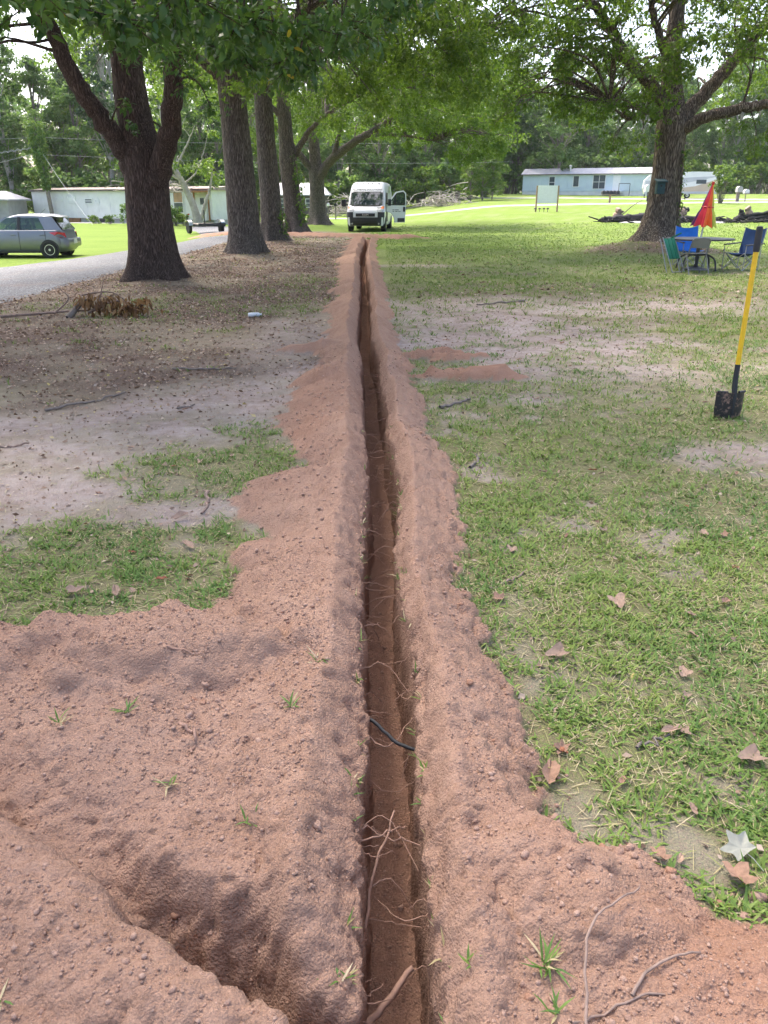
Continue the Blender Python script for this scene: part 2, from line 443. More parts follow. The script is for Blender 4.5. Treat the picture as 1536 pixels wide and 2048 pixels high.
def spoil_height(X, Y):
    xt = trench_x(Y)
    dl = xt - X - 0.085; dr = X - xt - 0.085
    nl = fbm(X * 0 + 3.1, Y, 0.55, 3, 21); nr = fbm(X * 0 + 8.1, Y, 0.45, 3, 22)
    fadefar = 1 - sstep(34.8, 36.0, Y)
    hr = (0.155 + 0.04 * nr); toeR = 0.26 + 0.07 * nr + 0.05 * fbm(X, Y, 0.12, 2, 31) + 0.05 * fbm(X, Y, 0.04, 2, 34)
    inr = 0.085 + 0.025 * nr
    right = np.where(dr < inr, hr * np.clip(dr / inr, 0, 1) ** 0.85, hr * (1 - np.clip((dr - inr) / toeR, 0, 1)) ** 0.95)
    lump = np.clip(fbm(X * 0.15, Y + 0.35 * X, 0.62, 2, 23) * 1.9 + 0.25, 0, 1)
    hl = (0.165 + 0.045 * nl); toeL = 0.31 + 0.10 * nl + (0.34 - 0.12 * sstep(5.5, 8, Y)) * lump + 0.07 * fbm(X, Y, 0.13, 2, 32) + 0.06 * fbm(X, Y, 0.045, 2, 33) + 0.15 * sstep(12, 22, Y)
    inl = 0.135 + 0.04 * nl
    left = np.where(dl < inl, hl * np.clip(dl / inl, 0, 1) ** 0.85, hl * np.clip(1 - np.clip((dl - inl) / toeL, 0, 1), 0, 1) ** 1.5)
    left = left + 0.045 * lump * sstep(0.12, 0.35, dl) * (1 - sstep(toeL * 0.6 + 0.1, toeL + 0.12, dl))
    h = np.where(X > xt, right, left) * fadefar
    # broad spoil at the left of the camera
    edge = 2.72 + 0.10 * fbm(X, Y * 0, 0.5, 3, 41) + 0.09 * fbm(X, Y, 0.16, 3, 47) + 0.06 * sstep(-0.7, -1.4, X) * 0
    hb = (0.125 + 0.03 * fbm(X, Y, 0.5, 3, 42)) * sstep(0, 0.22, edge - Y) * (X < xt - 0.085) * sstep(0.0, 0.12, dl)
    h = np.maximum(h, hb)
    # broad spoil at the right of the camera
    yb = np.interp(X, RB_X, RB_Y) + 0.06 * fbm(X, Y, 0.25, 3, 43)
    hb2 = (0.13 + 0.025 * fbm(X, Y, 0.4, 3, 44)) * sstep(0, 0.30, yb - Y) * (X > xt + 0.085) * sstep(0.0, 0.08, dr)
    h = np.maximum(h, hb2)
    for (px, py, rx, ry, ph) in PILES:
        q = ((X - px) / rx) ** 2 + ((Y - py) / ry) ** 2 + 0.9 * fbm(X, Y, 0.16, 3, 45)
        h = h + ph * np.clip(1 - q, 0, 1) ** 1.2
    # cross ridge at the far end of the trench, running off to the drive
    yr = 36.6 + (-0.6 - X) * 0.62
    e = (Y - yr + 0.5 * fbm(X, Y, 0.9, 3, 46))
    h = np.maximum(h, 0.2 * np.clip(1 - np.abs(e) / 0.75, 0, 1) * sstep(-10.5, -9, X) * (1 - sstep(0.4, 1.0, X)))
    return h, dl, dr

SA = np.array([-1.30, 1.83]); SB = np.array([0.02, 0.92]); SL = np.linalg.norm(SB - SA); SU = (SB - SA) / SL; SN = np.array([-SU[1], SU[0]])

def ground(X, Y, fine=True):
    X = np.asarray(X, dtype=np.float64); Y = np.asarray(Y, dtype=np.float64)
    h, dl, dr = spoil_height(X, Y)
    base = macro(X, Y)
    # second, shallower trench coming in from the left, joining the main one under the camera
    t = ((X - SA[0]) * SU[0] + (Y - SA[1]) * SU[1]) / SL
    wob = 0.035 * fbm(X, Y, 0.22, 3, 51)
    e = (X - SA[0]) * SN[0] + (Y - SA[1]) * SN[1] + wob
    tc = np.clip(t, 0, 1.2)
    depth = -0.06 + 0.52 * sstep(0.32, 1.12, t) ** 1.05
    bank = 0.075 * np.exp(-((e + 0.16) / 0.09) ** 2) * sstep(-0.3, 0.1, t) * (1 - sstep(0.75, 0.95, t))
    lefts = (X < trench_x(Y) - 0.06)
    h = h + bank * lefts
    farrun = 0.09 + 0.13 * (1 - tc) + 0.06 * fbm(X, Y, 0.3, 2, 52)
    c = np.where(e > 0, 1 - sstep(0.015, 0.02 + farrun, e), 1 - sstep(0.015, 0.085, -e)) * sstep(-0.12, 0.12, t) * lefts
    sm = sstep(0.002, 0.03, h)
    inw = 0.016 * fbm(X * 0, Y, 0.16, 4, 61) + 0.012 * fbm(X * 0 + np.sign(X - trench_x(Y)) * 7.7, Y, 0.5, 2, 65)
    wall = 0.022 + 0.012 * fbm(X * 0 + 5, Y, 0.3, 2, 62)
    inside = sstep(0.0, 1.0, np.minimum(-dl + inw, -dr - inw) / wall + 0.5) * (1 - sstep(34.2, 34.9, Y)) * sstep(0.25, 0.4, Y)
    if fine:
        lod = 1 - sstep(5, 14, Y)
        clod = (1 - np.abs(fbm(X, Y, 0.05, 3, 71)) * 2.2)
        lumps = fbm(X, Y, 0.16, 3, 72)
        tiny = fbm(X, Y, 0.020, 2, 73)
        dimp = np.clip(fbm(X, Y, 0.11, 2, 75) - 0.35, 0, 1)
        clod2 = 1 - np.abs(fbm(X, Y, 0.10, 3, 76)) * 2.0
        det = (0.006 * clod + 0.005 * clod2) * lod + 0.011 * lumps + 0.009 * tiny * lod - 0.02 * dimp
        h = h + det * sm
        base = base + (1 - sm) * (0.006 * fbm(X, Y, 0.09, 3, 74) * lod)
    z = base + h
    z = z * (1 - c) + (-depth + 0.05 * fbm(X, Y, 0.13, 4, 53)) * c + ((0.010 * (1 - np.abs(fbm(X, Y, 0.06, 3, 54)) * 2) + 0.009 * tiny) * sstep(0.02, 0.3, c) if fine else 0)
    floor = -0.40 + 0.02 * fbm(X, Y, 0.3, 3, 63) + (0.012 * fbm(X, Y, 0.05, 3, 64) if fine else 0) + 0.45 * sstep(30, 35, Y) * 0
    z = z * (1 - inside) + floor * inside
    near_cut = (1 - sstep(0.10, 0.16, np.maximum(dl, dr))) * (1 - sstep(34.8, 35.5, Y))
    spoil = np.clip(sm + inside + sstep(0.05, 0.3, c) + near_cut, 0, 1)
    return z, spoil, inside

def gz(x, y):
    return float(ground(np.array([x]), np.array([y]))[0][0])

# ---- what grows or lies on the ground (0..1 masks)
def ell(X, Y, cx, cy, rx, ry, rot=0.0, soft=0.35, ns=0.5, amp=0.45, seed=90):
    c, s = math.cos(rot), math.sin(rot)
    u = ((X - cx) * c + (Y - cy) * s) / rx; v = (-(X - cx) * s + (Y - cy) * c) / ry
    q = np.sqrt(u * u + v * v) + amp * fbm(X, Y, ns, 4, seed)
    return 1 - sstep(1 - soft, 1 + soft, q)

def masks(X, Y):
    xt = trench_x(Y)
    n1 = fbm(X, Y, 0.9, 4, 101); n2 = fbm(X, Y, 0.35, 4, 102); n3 = fbm(X, Y, 2.5, 3, 103)
    right = (X > xt)
    # bare pale soil
    bare = ell(X, Y, 1.6, 9.6, 1.9, 2.6, 0.25, 0.35, 0.9, 0.5, 91)
    bare = np.maximum(bare, ell(X, Y, 3.2, 12.6, 3.6, 1.5, 0.0, 0.4, 1.0, 0.6, 92) * 0.8)
    bare = np.maximum(bare, ell(X, Y, 1.2, 6.55, 0.55, 0.22, 0.0, 0.4, 0.3, 0.5, 93))
    bare = np.maximum(bare, ell(X, Y, 2.45, 5.0, 0.5, 0.32, 0.3, 0.5, 0.3, 0.6, 94) * 0.8)
    bare = np.maximum(bare, sstep(0.36, 0.62, n2 + 0.3 * n1) * right * 0.6 * (Y < 11) * (0.35 + 0.65 * sstep(2.6, 4.0, Y)))
    band = 1 - sstep(0.55, 1.05, np.abs((X + 1.9) * -0.72 + (Y - 5.9) * 0.69) / 1.15 + 0.4 * n1)
    bare = np.maximum(bare, band * (X < xt) * sstep(3.2, 4.0, Y + 0.4 * (-X - 1.5)))
    bare = np.maximum(bare, ell(X, Y, -2.3, 4.3, 0.8, 0.6, 0, 0.4, 0.5, 0.5, 95) * (X < xt))
    bare = np.maximum(bare, ell(X, Y, -1.15, 3.95, 0.45, 0.2, 0.2, 0.4, 0.3, 0.5, 96))
    bare = np.maximum(bare, ell(X, Y, -1.1, 9.5, 0.7, 2.6, 0.0, 0.5, 0.6, 0.7, 97) * 0.8)
    bare = np.maximum(bare, ell(X, Y, 0.9, 21.0, 1.2, 0.5, 0, 0.5, 0.8, 0.5, 98) * 0.7)
    # leaf litter under the row of trees
    lit = sstep(5.4, 8.4, Y + 1.5 * n1 + 0.7 * n2 + 0.5 * (xt - X) * 0.3) * (X < xt - 0.5) * (1 - sstep(31, 37, Y + 1.2 * n1)) * sstep(-7.8, -6.2, X + 0.06 * (Y - 12) * (Y < 30) + 0.7 * n1 + 0.02)
    lit = np.maximum(lit, ell(X, Y, -4.4, 40.5, 3.0, 5.0, 0, 0.4, 1.5, 0.5, 111))
    lit = np.maximum(lit, ell(X, Y, OAK_AT[0] - 0.5, OAK_AT[1] - 0.9, 2.3, 1.5, 0, 0.3, 0.8, 0.4, 112))
    lit = np.maximum(lit, 0.55 * ell(X, Y, 4.0, 14.6, 5.2, 1.7, 0, 0.4, 1.0, 0.7, 113))
    lit = np.maximum(lit, 0.5 * sstep(0.15, 0.45, n1) * right * sstep(7, 9, Y) * (1 - sstep(16, 24, Y)))
    lit = lit * (1 - 0.75 * bare) * (0.45 + 0.55 * sstep(-0.35, 0.25, n1 + 0.5 * n2))
    # grass
    bare = bare * (0.5 + 0.5 * sstep(-0.3, 0.2, n2 + 0.6 * fbm(X, Y, 0.18, 3, 104)))
    g = np.where(right, 1.0 - 0.30 * sstep(0.0, 0.5, n2), 0.0)
    gl = 0.9 * ell(X, Y, -1.3, 3.1, 1.45, 0.66, 0.05, 0.5, 0.28, 1.0, 121)
    gl = np.maximum(gl, 0.3 * sstep(0.1, 0.5, n2) * (Y < 8))
    gl = np.maximum(gl, 0.75 * ell(X, Y, -1.05, 4.65, 0.75, 0.55, 0.3, 0.5, 0.3, 0.9, 122))
    gl = np.maximum(gl, 0.65 * ell(X, Y, -0.85, 5.6, 0.35, 0.25, 0, 0.5, 0.25, 0.9, 123))
    gl = np.maximum(gl, 0.55 * ell(X, Y, -2.6, 12.8, 2.2, 1.8, 0.0, 0.5, 0.7, 1.1, 124))
    gl = np.maximum(gl, 0.55 * ell(X, Y, -1.6, 15.6, 1.3, 1.6, 0.0, 0.5, 0.6, 1.0, 125))
    gl = np.maximum(gl, 0.6 * sstep(0.12, 0.4, n2) * sstep(8, 10, Y))
    gl = np.maximum(gl, sstep(36, 42, Y + 1.5 * n1) * (1 - ell(X, Y, -4.4, 40.5, 3.0, 5.0, 0, 0.4, 1.5, 0.5, 111)))
    gl = np.maximum(gl, (1 - sstep(-8.4, -7.2, X + 0.5 * n1 + 0.0 * Y)) * sstep(16, 18, Y))
    g = np.where(right, g, gl)
    g = g * (1 - 0.93 * np.clip(bare, 0, 1)) * (1 - 0.5 * np.clip(lit, 0, 1))
    g = g * np.where((Y > 13) & (Y < 27) & right, 0.8, 1.0)
    return np.clip(g, 0, 1), np.clip(bare, 0, 1), np.clip(lit, 0, 1)

# ---- grid: fine along the trench, growing with distance
def _lines():
    s = [0.0]
    def go(to, st):
        while s[-1] < to - 1e-6: s.append(s[-1] + st)
    go(0.066, 0.0095); go(0.106, 0.002); go(0.12, 0.006); go(0.52, 0.011); go(2.4, 0.0145); go(4.0, 0.04); go(8.0, 0.2); go(20.0, 2.0); go(80, 12.0)
    a = np.array(s); return np.concatenate([-a[:0:-1], a])
S = _lines()
ys = [-60.0, -30.0, -12.0, -5.0, -2.0, -0.5, 0.2, 0.45, 0.6]
while ys[-1] < 1.6: ys.append(ys[-1] + 0.0075)
while ys[-1] < 42: ys.append(ys[-1] * 1.006)
while ys[-1] < 260: ys.append(ys[-1] * 1.025)
YS = np.array(ys)
SS, YY = np.meshgrid(S, YS)
IN = 0.52
kk = np.where(np.abs(SS) <= IN, 1.0, 0.0)
off = np.where(np.abs(SS) <= IN, SS, np.sign(SS) * (IN + (np.abs(SS) - IN) * (0.45 + 0.5 * np.maximum(YY, 1.0))))
XX = trench_x(np.clip(YY, 0, 40)) + off
ZZ, SPO, INS = ground(XX, YY)
GRS, BARE, LIT = masks(XX, YY)
# undercut irregularity of the trench walls
wallm = np.exp(-((np.abs(XX - trench_x(YY)) - 0.088) / 0.035) ** 2) * (YY > 0.4) * (YY < 34.5) * sstep(-0.45, -0.3, ZZ)
XX = XX + wallm * (0.020 * fbm(YY, ZZ, 0.10, 4, 66) + 0.010 * fbm(YY, ZZ, 0.03, 2, 67)) * np.sign(off)

nx, ny = len(S), len(YS)
V = np.stack([XX, YY, ZZ], -1)
# lumps on the steep faces: pushed out along the normal with 3D noise
du = np.gradient(V, axis=1); dv = np.gradient(V, axis=0); nrmv = np.cross(du, dv); nrmv /= np.linalg.norm(nrmv, axis=-1, keepdims=True) + 1e-12
steep = sstep(0.35, 0.8, np.sqrt(np.clip(1 - nrmv[..., 2] ** 2, 0, 1))) * SPO * (1 - sstep(4, 9, YY)) * (YY > 0.6)
rows = np.where(YS < 9.5)[0]; rs = slice(0, rows[-1] + 1); vx, vy, vz = XX[rs], YY[rs], ZZ[rs]
lump_ = (1 - np.abs(fbm3(vx, vy, vz, 0.075, 3, 171)) * 2.2) * 0.012 + fbm3(vx, vy, vz, 0.022, 2, 172) * 0.010
V[rs] += nrmv[rs] * (lump_ * steep[rs] * np.where(INS[rs] > .02, .55, 1))[..., None]
V = V.reshape(-1, 3)
ii = np.arange(nx * ny).reshape(ny, nx)
FQ = np.stack([ii[:-1, :-1], ii[:-1, 1:], ii[1:, 1:], ii[1:, :-1]], -1).reshape(-1, 4)
RED = ell(XX, YY, 1.1, 1.15, 0.45, 0.25, 0, 0.5, 0.2, 0.6, 131) + ell(XX, YY, 0.8, 7.8, 0.6, 1.0, 0, 0.4, 0.2, 0.3, 132) + 0.8 * ell(XX, YY, -0.75, 6.3, 0.45, 1.6, 0, 0.6, 0.3, 0.9, 133) + sstep(28, 36, YY) * 0.7

def ground_mat():
    m, nt, b, out = new_mat('ground')
    p = pos(nt)
    spoil = attr(nt, 'spoil'); grass = attr(nt, 'grass'); bare = attr(nt, 'bare'); lit = attr(nt, 'litter'); red = attr(nt, 'red')
    nf = noise(nt, 75.0, 6, 0.75, p); nm = noise(nt, 9.0, 6, 0.65, p); nb = noise(nt, 1.4, 5, 0.6, p); nff = noise(nt, 190.0, 3, 0.7, p)
    # spoil: pinkish sandy loam
    r1 = ramp(nt, [(0.3, (0.165, 0.092, 0.062)), (0.44, (0.31, 0.188, 0.132)), (0.56, (0.385, 0.245, 0.178)), (0.72, (0.47, 0.315, 0.238))])
    nt.links.new(mathn(nt, 'ADD', mathn(nt, 'MULTIPLY', nm, 0.35), mathn(nt, 'ADD', mathn(nt, 'MULTIPLY', nf, 0.40), mathn(nt, 'MULTIPLY', nff, 0.25))), r1.inputs[0])
    sp = mixc(nt, mathn(nt, 'MULTIPLY', mathn(nt, 'SUBTRACT', nb, 0.42, True), 1.6, True), r1.outputs[0], (0.42, 0.275, 0.205))
    sp = mixc(nt, mathn(nt, 'MULTIPLY', red, 0.42, True), sp, (0.34, 0.175, 0.11))
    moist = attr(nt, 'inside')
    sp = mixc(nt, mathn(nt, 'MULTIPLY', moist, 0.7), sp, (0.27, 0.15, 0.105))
    # grey bare topsoil
    r2 = ramp(nt, [(0.34, (0.14, 0.112, 0.095)), (0.46, (0.29, 0.245, 0.22)), (0.54, (0.39, 0.34, 0.315)), (0.68, (0.50, 0.445, 0.415))])
    nt.links.new(mathn(nt, 'ADD', mathn(nt, 'MULTIPLY', nm, 0.45), mathn(nt, 'ADD', mathn(nt, 'MULTIPLY', nb, 0.35), mathn(nt, 'MULTIPLY', nf, 0.2))), r2.inputs[0])
    wl = noise(nt, 0.6, 3, 0.5, p)
    soil = mixc(nt, mathn(nt, 'MULTIPLY', wl, 0.5), r2.outputs[0], (0.44, 0.32, 0.255))
    # thatch between the blades
    r3 = ramp(nt, [(0.3, (0.10, 0.085, 0.05)), (0.45, (0.22, 0.185, 0.11)), (0.55, (0.18, 0.205, 0.075)), (0.68, (0.36, 0.31, 0.20))])
    nt.links.new(mathn(nt, 'ADD', mathn(nt, 'MULTIPLY', nf, 0.6), mathn(nt, 'MULTIPLY', nff, 0.4)), r3.inputs[0])
    # lawn seen from afar: too far to tell the blades apart
    r4 = ramp(nt, [(0.25, (0.095, 0.155, 0.026)), (0.5, (0.15, 0.225, 0.038)), (0.8, (0.21, 0.27, 0.056))])
    nt.links.new(mathn(nt, 'ADD', mathn(nt, 'MULTIPLY', nm, 0.5), mathn(nt, 'MULTIPLY', noise(nt, 0.35, 5, 0.6, p), 0.5)), r4.inputs[0])
    far = attr(nt, 'farness')
    gr = mixc(nt, far, r3.outputs[0], r4.outputs[0])
    # litter: brown broken leaves
    r5 = ramp(nt, [(0.3, (0.055, 0.038, 0.030)), (0.5, (0.14, 0.098, 0.078)), (0.62, (0.25, 0.185, 0.15)), (0.8, (0.36, 0.28, 0.235))])
    nt.links.new(mathn(nt, 'ADD', mathn(nt, 'MULTIPLY', nf, 0.75), mathn(nt, 'MULTIPLY', nb, 0.25)), r5.inputs[0])
    c = mixc(nt, mathn(nt, 'MULTIPLY', grass, 1.0, True), mixc(nt, 0.5, soil, r3.outputs[0]), gr)
    c = mixc(nt, bare, c, soil)
    c = mixc(nt, mathn(nt, 'MULTIPLY', lit, 0.92), c, r5.outputs[0])
    edge = mathn(nt, 'ADD', spoil, mathn(nt, 'ADD', mathn(nt, 'MULTIPLY', mathn(nt, 'SUBTRACT', nm, 0.5), 1.1), mathn(nt, 'MULTIPLY', mathn(nt, 'SUBTRACT', nf, 0.5), 0.7)))
    mr = nt.nodes.new('ShaderNodeMapRange'); mr.interpolation_type = 'SMOOTHSTEP'; mr.inputs['From Min'].default_value = 0.2; mr.inputs['From Max'].default_value = 0.85
    nt.links.new(edge, mr.inputs['Value'])
    c = mixc(nt, mr.outputs[0], c, sp)
    nt.links.new(c, b.inputs['Base Color']); b.inputs['Roughness'].default_value = 0.95; b.inputs['Specular IOR Level'].default_value = 0.15
    v1 = N(nt, 'ShaderNodeTexVoronoi', Scale=110.0, Randomness=1.0); nt.links.new(p, v1.inputs['Vector'])
    v2 = N(nt, 'ShaderNodeTexVoronoi', Scale=210.0, Randomness=1.0); nt.links.new(p, v2.inputs['Vector'])
    crumb = mathn(nt, 'ADD', mathn(nt, 'MULTIPLY', v1.outputs['Distance'], -0.55), mathn(nt, 'MULTIPLY', v2.outputs['Distance'], -0.3))
    bh = mathn(nt, 'ADD', mathn(nt, 'ADD', mathn(nt, 'MULTIPLY', nf, 0.7), mathn(nt, 'MULTIPLY', nff, 0.3)), crumb)
    bp = N(nt, 'ShaderNodeBump', Strength=0.8, Distance=0.013); nt.links.new(bh, bp.inputs['Height'])
    nt.links.new(bp.outputs[0], b.inputs['Normal'])
    return m
M['ground'] = ground_mat()
FAR = sstep(9, 26, YY + 1.0 * fbm(XX, YY, 2.0, 3, 141))
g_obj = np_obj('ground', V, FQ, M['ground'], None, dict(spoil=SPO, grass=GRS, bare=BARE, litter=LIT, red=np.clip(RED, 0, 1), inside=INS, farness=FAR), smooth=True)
tag(g_obj, 'bare sandy soil, lawn and the reddish spoil banks along the dug trench', None, None, 'structure')

# ---- gravel drive at the left and paved lanes far behind
def strip(name, left, right, mat, lift, n=60, m=8, label=None):
    L = np.array(left, dtype=float); Rr = np.array(right, dtype=float)
    def res(P):
        d = np.concatenate([[0], np.cumsum(np.linalg.norm(np.diff(P, axis=0), axis=1))]); t = np.linspace(0, d[-1], n)
        return np.stack([np.interp(t, d, P[:, 0]), np.interp(t, d, P[:, 1])], -1)
    L, Rr = res(L), res(Rr)
    w = np.linspace(0, 1, m)[None, :, None]
    P = L[:, None, :] * (1 - w) + Rr[:, None, :] * w
    ed = np.minimum(w[..., 0], 1 - w[..., 0]) * np.ones((n, 1))
    wig = 0.35 * fbm(P[..., 0], P[..., 1], 1.2, 3, 151)
    P[:, 0, 0] += wig[:, 0]; P[:, -1, 0] += wig[:, -1]
    Z = macro(P[..., 0], P[..., 1]) + lift * np.where(ed > 0.01, 1, -0.6)
    Vv = np.concatenate([P, Z[..., None]], -1).reshape(-1, 3)
    i2 = np.arange(n * m).reshape(n, m)
    Fq = np.stack([i2[:-1, :-1], i2[:-1, 1:], i2[1:, 1:], i2[1:, :-1]], -1).reshape(-1, 4)
    o = np_obj(name, Vv, Fq, mat, None, None, True)
    o['kind'] = 'structure'
    if label: o['label'] = label
    return o

def gravel_mat(name, a, bcol, c_, sc):
    m, nt, b, out = new_mat(name); p = pos(nt)
    vo = N(nt, 'ShaderNodeTexVoronoi', Scale=sc, Randomness=1.0); nt.links.new(p, vo.inputs['Vector'])
    nb = noise(nt, 0.9, 5, 0.65, p); nf = noise(nt, sc * 1.3, 3, 0.7, p)
    sep = nt.nodes.new('ShaderNodeSeparateColor'); nt.links.new(vo.outputs['Color'], sep.inputs[0])
    r_ = ramp(nt, [(0.1, a), (0.5, bcol), (0.9, c_)]); nt.links.new(mathn(nt, 'ADD', mathn(nt, 'MULTIPLY', sep.outputs[0], 0.65), mathn(nt, 'MULTIPLY', nf, 0.35)), r_.inputs[0])
    c = mixc(nt, mathn(nt, 'MULTIPLY', mathn(nt, 'SUBTRACT', nb, 0.52, True), 2.5, True), r_.outputs[0], (0.22, 0.16, 0.13))
    nt.links.new(c, b.inputs['Base Color']); b.inputs['Roughness'].default_value = 0.9
    bp = N(nt, 'ShaderNodeBump', Strength=0.5, Distance=0.02); nt.links.new(vo.outputs['Distance'], bp.inputs['Height']); nt.links.new(bp.outputs[0], b.inputs['Normal'])
    return m
M['gravel'] = gravel_mat('gravel', (0.06, 0.062, 0.068), (0.135, 0.14, 0.15), (0.28, 0.285, 0.30), 38.0)
M['lane'] = gravel_mat('lane', (0.25, 0.24, 0.23), (0.33, 0.325, 0.32), (0.42, 0.41, 0.40), 18.0)
M['sandy'] = gravel_mat('sandy', (0.36, 0.27, 0.2), (0.46, 0.36, 0.28), (0.55, 0.45, 0.36), 14.0)
strip('gravel_drive', [(-16, 6), (-13.5, 14), (-13.0, 20), (-12.2, 25), (-10.6, 30.5), (-9.2, 34.5), (-9.3, 42), (-12, 52), (-15, 62)],
      [(-7.6, 2), (-6.5, 9), (-6.0, 13), (-5.9, 17.5), (-6.0, 22), (-6.1, 29), (-6.3, 34), (-7.2, 42), (-8.5, 52), (-11, 62)], M['gravel'], 0.03, 90, 10, 'pale grey gravel drive curving in from the left')
strip('side_road', [(-60, 78), (-30, 74.5), (-10, 72.5), (6, 77), (20, 84), (60, 96)], [(-60, 75.5), (-30, 72), (-10, 69.8), (6, 74), (20, 80.5), (60, 91)], M['lane'], 0.04, 80, 4, 'pale paved lane crossing behind the lawn')
strip('lane_to_trailer', [(2, 102), (20, 102), (34, 98), (50, 96)], [(2, 99.5), (20, 99.5), (32, 94.8), (47, 92.0)], M['lane'], 0.06, 40, 4, 'pale lane in front of the light blue mobile home')
# ------------------------------------------------------------------ trees
def catmull(P, n):
    P = np.asarray(P, dtype=float)
    if len(P) == 2: P = np.stack([P[0], P.mean(0), P[1]])
    Q = np.concatenate([[2 * P[0] - P[1]], P, [2 * P[-1] - P[-2]]])
    seg = len(P) - 1; t = np.linspace(0, seg, n); i = np.minimum(t.astype(int), seg - 1); f = (t - i)[:, None]
    a, b, c, d = Q[i], Q[i + 1], Q[i + 2], Q[i + 3]
    return 0.5 * (2 * b + (c - a) * f + (2 * a - 5 * b + 4 * c - d) * f ** 2 + (3 * b - a - 3 * c + d) * f ** 3)

def tube_np(P, r, ns, relief=0.0, seed=0, flare=None):
    """P (n,3) path, r (n,) radii -> vertices, quads (open tube, end pinched)"""
    n = len(P)
    T = np.gradient(P, axis=0); T /= np.linalg.norm(T, axis=1, keepdims=True) + 1e-9
    A = np.zeros_like(P); a = np.cross(T[0], [0.0, 1.0, 0.03]); 
    if np.linalg.norm(a) < 1e-3: a = np.array([1.0, 0, 0])
    a /= np.linalg.norm(a)
    for i in range(n):
        a = a - T[i] * np.dot(a, T[i]); a /= np.linalg.norm(a) + 1e-9; A[i] = a
    B = np.cross(T, A)
    th = np.linspace(0, 2 * PI, ns, endpoint=False)
    rr = np.repeat(np.asarray(r, dtype=float)[:, None], ns, 1)
    L = np.concatenate([[0], np.cumsum(np.linalg.norm(np.diff(P, axis=0), axis=1))])
    if flare is not None: rr = rr + flare(L[:, None], th[None, :])
    if relief > 0:
        cx = np.cos(th)[None, :] * rr; cy = np.sin(th)[None, :] * rr
        ridg = 1 - np.abs(fbm(cx * 9 + 0 * L[:, None] + 3.3, cy * 9 + L[:, None] * 1.1, 0.55, 3, seed)) * 2
        big = fbm(cx * 2.5 + 9, cy * 2.5 + L[:, None] * 0.7, 0.8, 3, seed + 7)
        rr = rr + relief * ridg * 0.7 + relief * 2.2 * big * np.minimum(1, rr / 0.3)
    Vv = P[:, None, :] + A[:, None, :] * (np.cos(th)[None, :, None] * rr[..., None]) + B[:, None, :] * (np.sin(th)[None, :, None] * rr[..., None])
    i2 = np.arange(n * ns).reshape(n, ns); j2 = np.roll(i2, -1, 1)
    F = np.stack([i2[:-1], j2[:-1], j2[1:], i2[1:]], -1).reshape(-1, 4)
    return Vv.reshape(-1, 3), F

class Acc:
    def __init__(self): self.V = []; self.F = []; self.A = []; self.n = 0
    def add(self, V, F, a=None):
        self.V.append(V); self.F.append(F + self.n); self.n += len(V)
        if a is not None: self.A.append(a)
    def obj(self, name, mat, parent=None, smooth=False):
        by = {}
        for f in self.F: by.setdefault(f.shape[1], []).append(f)
        return np_obj(name, np.concatenate(self.V), [np.concatenate(v) for v in by.values()], mat, parent, dict(rnd=np.concatenate(self.A)) if self.A else None, smooth)

def leaf_mesh(P, L, ratio, pitch, rnd, fine, g=rng):
    """P (n,3) stalk points, L (n) lengths -> V, [F...], rnd per vertex"""
    n = len(P)
    az = g.uniform(0, 2 * PI, n); pt = g.uniform(pitch[0], pitch[1], n)
    d = np.stack([np.cos(az) * np.cos(pt), np.sin(az) * np.cos(pt), np.sin(pt)], -1)
    r = g.normal(size=(n, 3)) * 0.75 + np.array([0, 0, 1.0]); s = np.cross(d, r); s /= np.linalg.norm(s, axis=1, keepdims=True) + 1e-9
    nn = np.cross(s, d); L = L[:, None]; w = L * ratio * g.uniform(0.8, 1.2, (n, 1))
    if fine:
        pts = [P, P + d * L * .32 + s * w + nn * w * .3, P + d * L * .70 + s * w * .72 + nn * w * .2, P + d * L - nn * L * .10,
               P + d * L * .70 - s * w * .72 + nn * w * .2, P + d * L * .32 - s * w + nn * w * .3]
        Vv = np.stack(pts, 1).reshape(-1, 3); b = np.arange(n)[:, None] * 6
        T = np.concatenate([b + np.array([[0, 5, 1]]), b + np.array([[2, 4, 3]])]); Q = b + np.array([[1, 5, 4, 2]])
        return Vv, [T, Q], np.repeat(rnd, 6)
    pts = [P, P + d * L * .45 + s * w + nn * w * .3, P + d * L, P + d * L * .45 - s * w + nn * w * .3]
    Vv = np.stack(pts, 1).reshape(-1, 3); b = np.arange(n)[:, None] * 4
    T = np.concatenate([b + np.array([[0, 2, 1]]), b + np.array([[0, 3, 2]])])
    return Vv, [T], np.repeat(rnd, 4)

def cluster_points(C, rad, nl, g, spr=14, flat=0.6):
    """C (k,3) cluster centres -> leaf points, cluster index, plus twig segments"""
    pts = []; idx = []; tw = []
    for i in range(len(C)):
        ns = max(3, int(round(nl[i] / spr)))
        o = g.normal(size=(ns, 3)); o /= np.linalg.norm(o, axis=1, keepdims=True); o *= (g.uniform(0.15, 1, (ns, 1)) ** 0.6) * rad[i]; o[:, 2] *= flat
        st = C[i] + o * 0.35; en = C[i] + o; en[:, 2] -= 0.18 * np.linalg.norm(o[:, :2], axis=1)
        tw.append(np.stack([st, en], 1))
        t = g.uniform(0.1, 1.08, (ns, spr, 1))
        p = st[:, None, :] * (1 - t) + en[:, None, :] * t + g.normal(size=(ns, spr, 3)) * rad[i] * 0.085
        pts.append(p.reshape(-1, 3)); idx.append(np.full(ns * spr, i))
    return np.concatenate(pts), np.concatenate(idx), np.concatenate(tw)

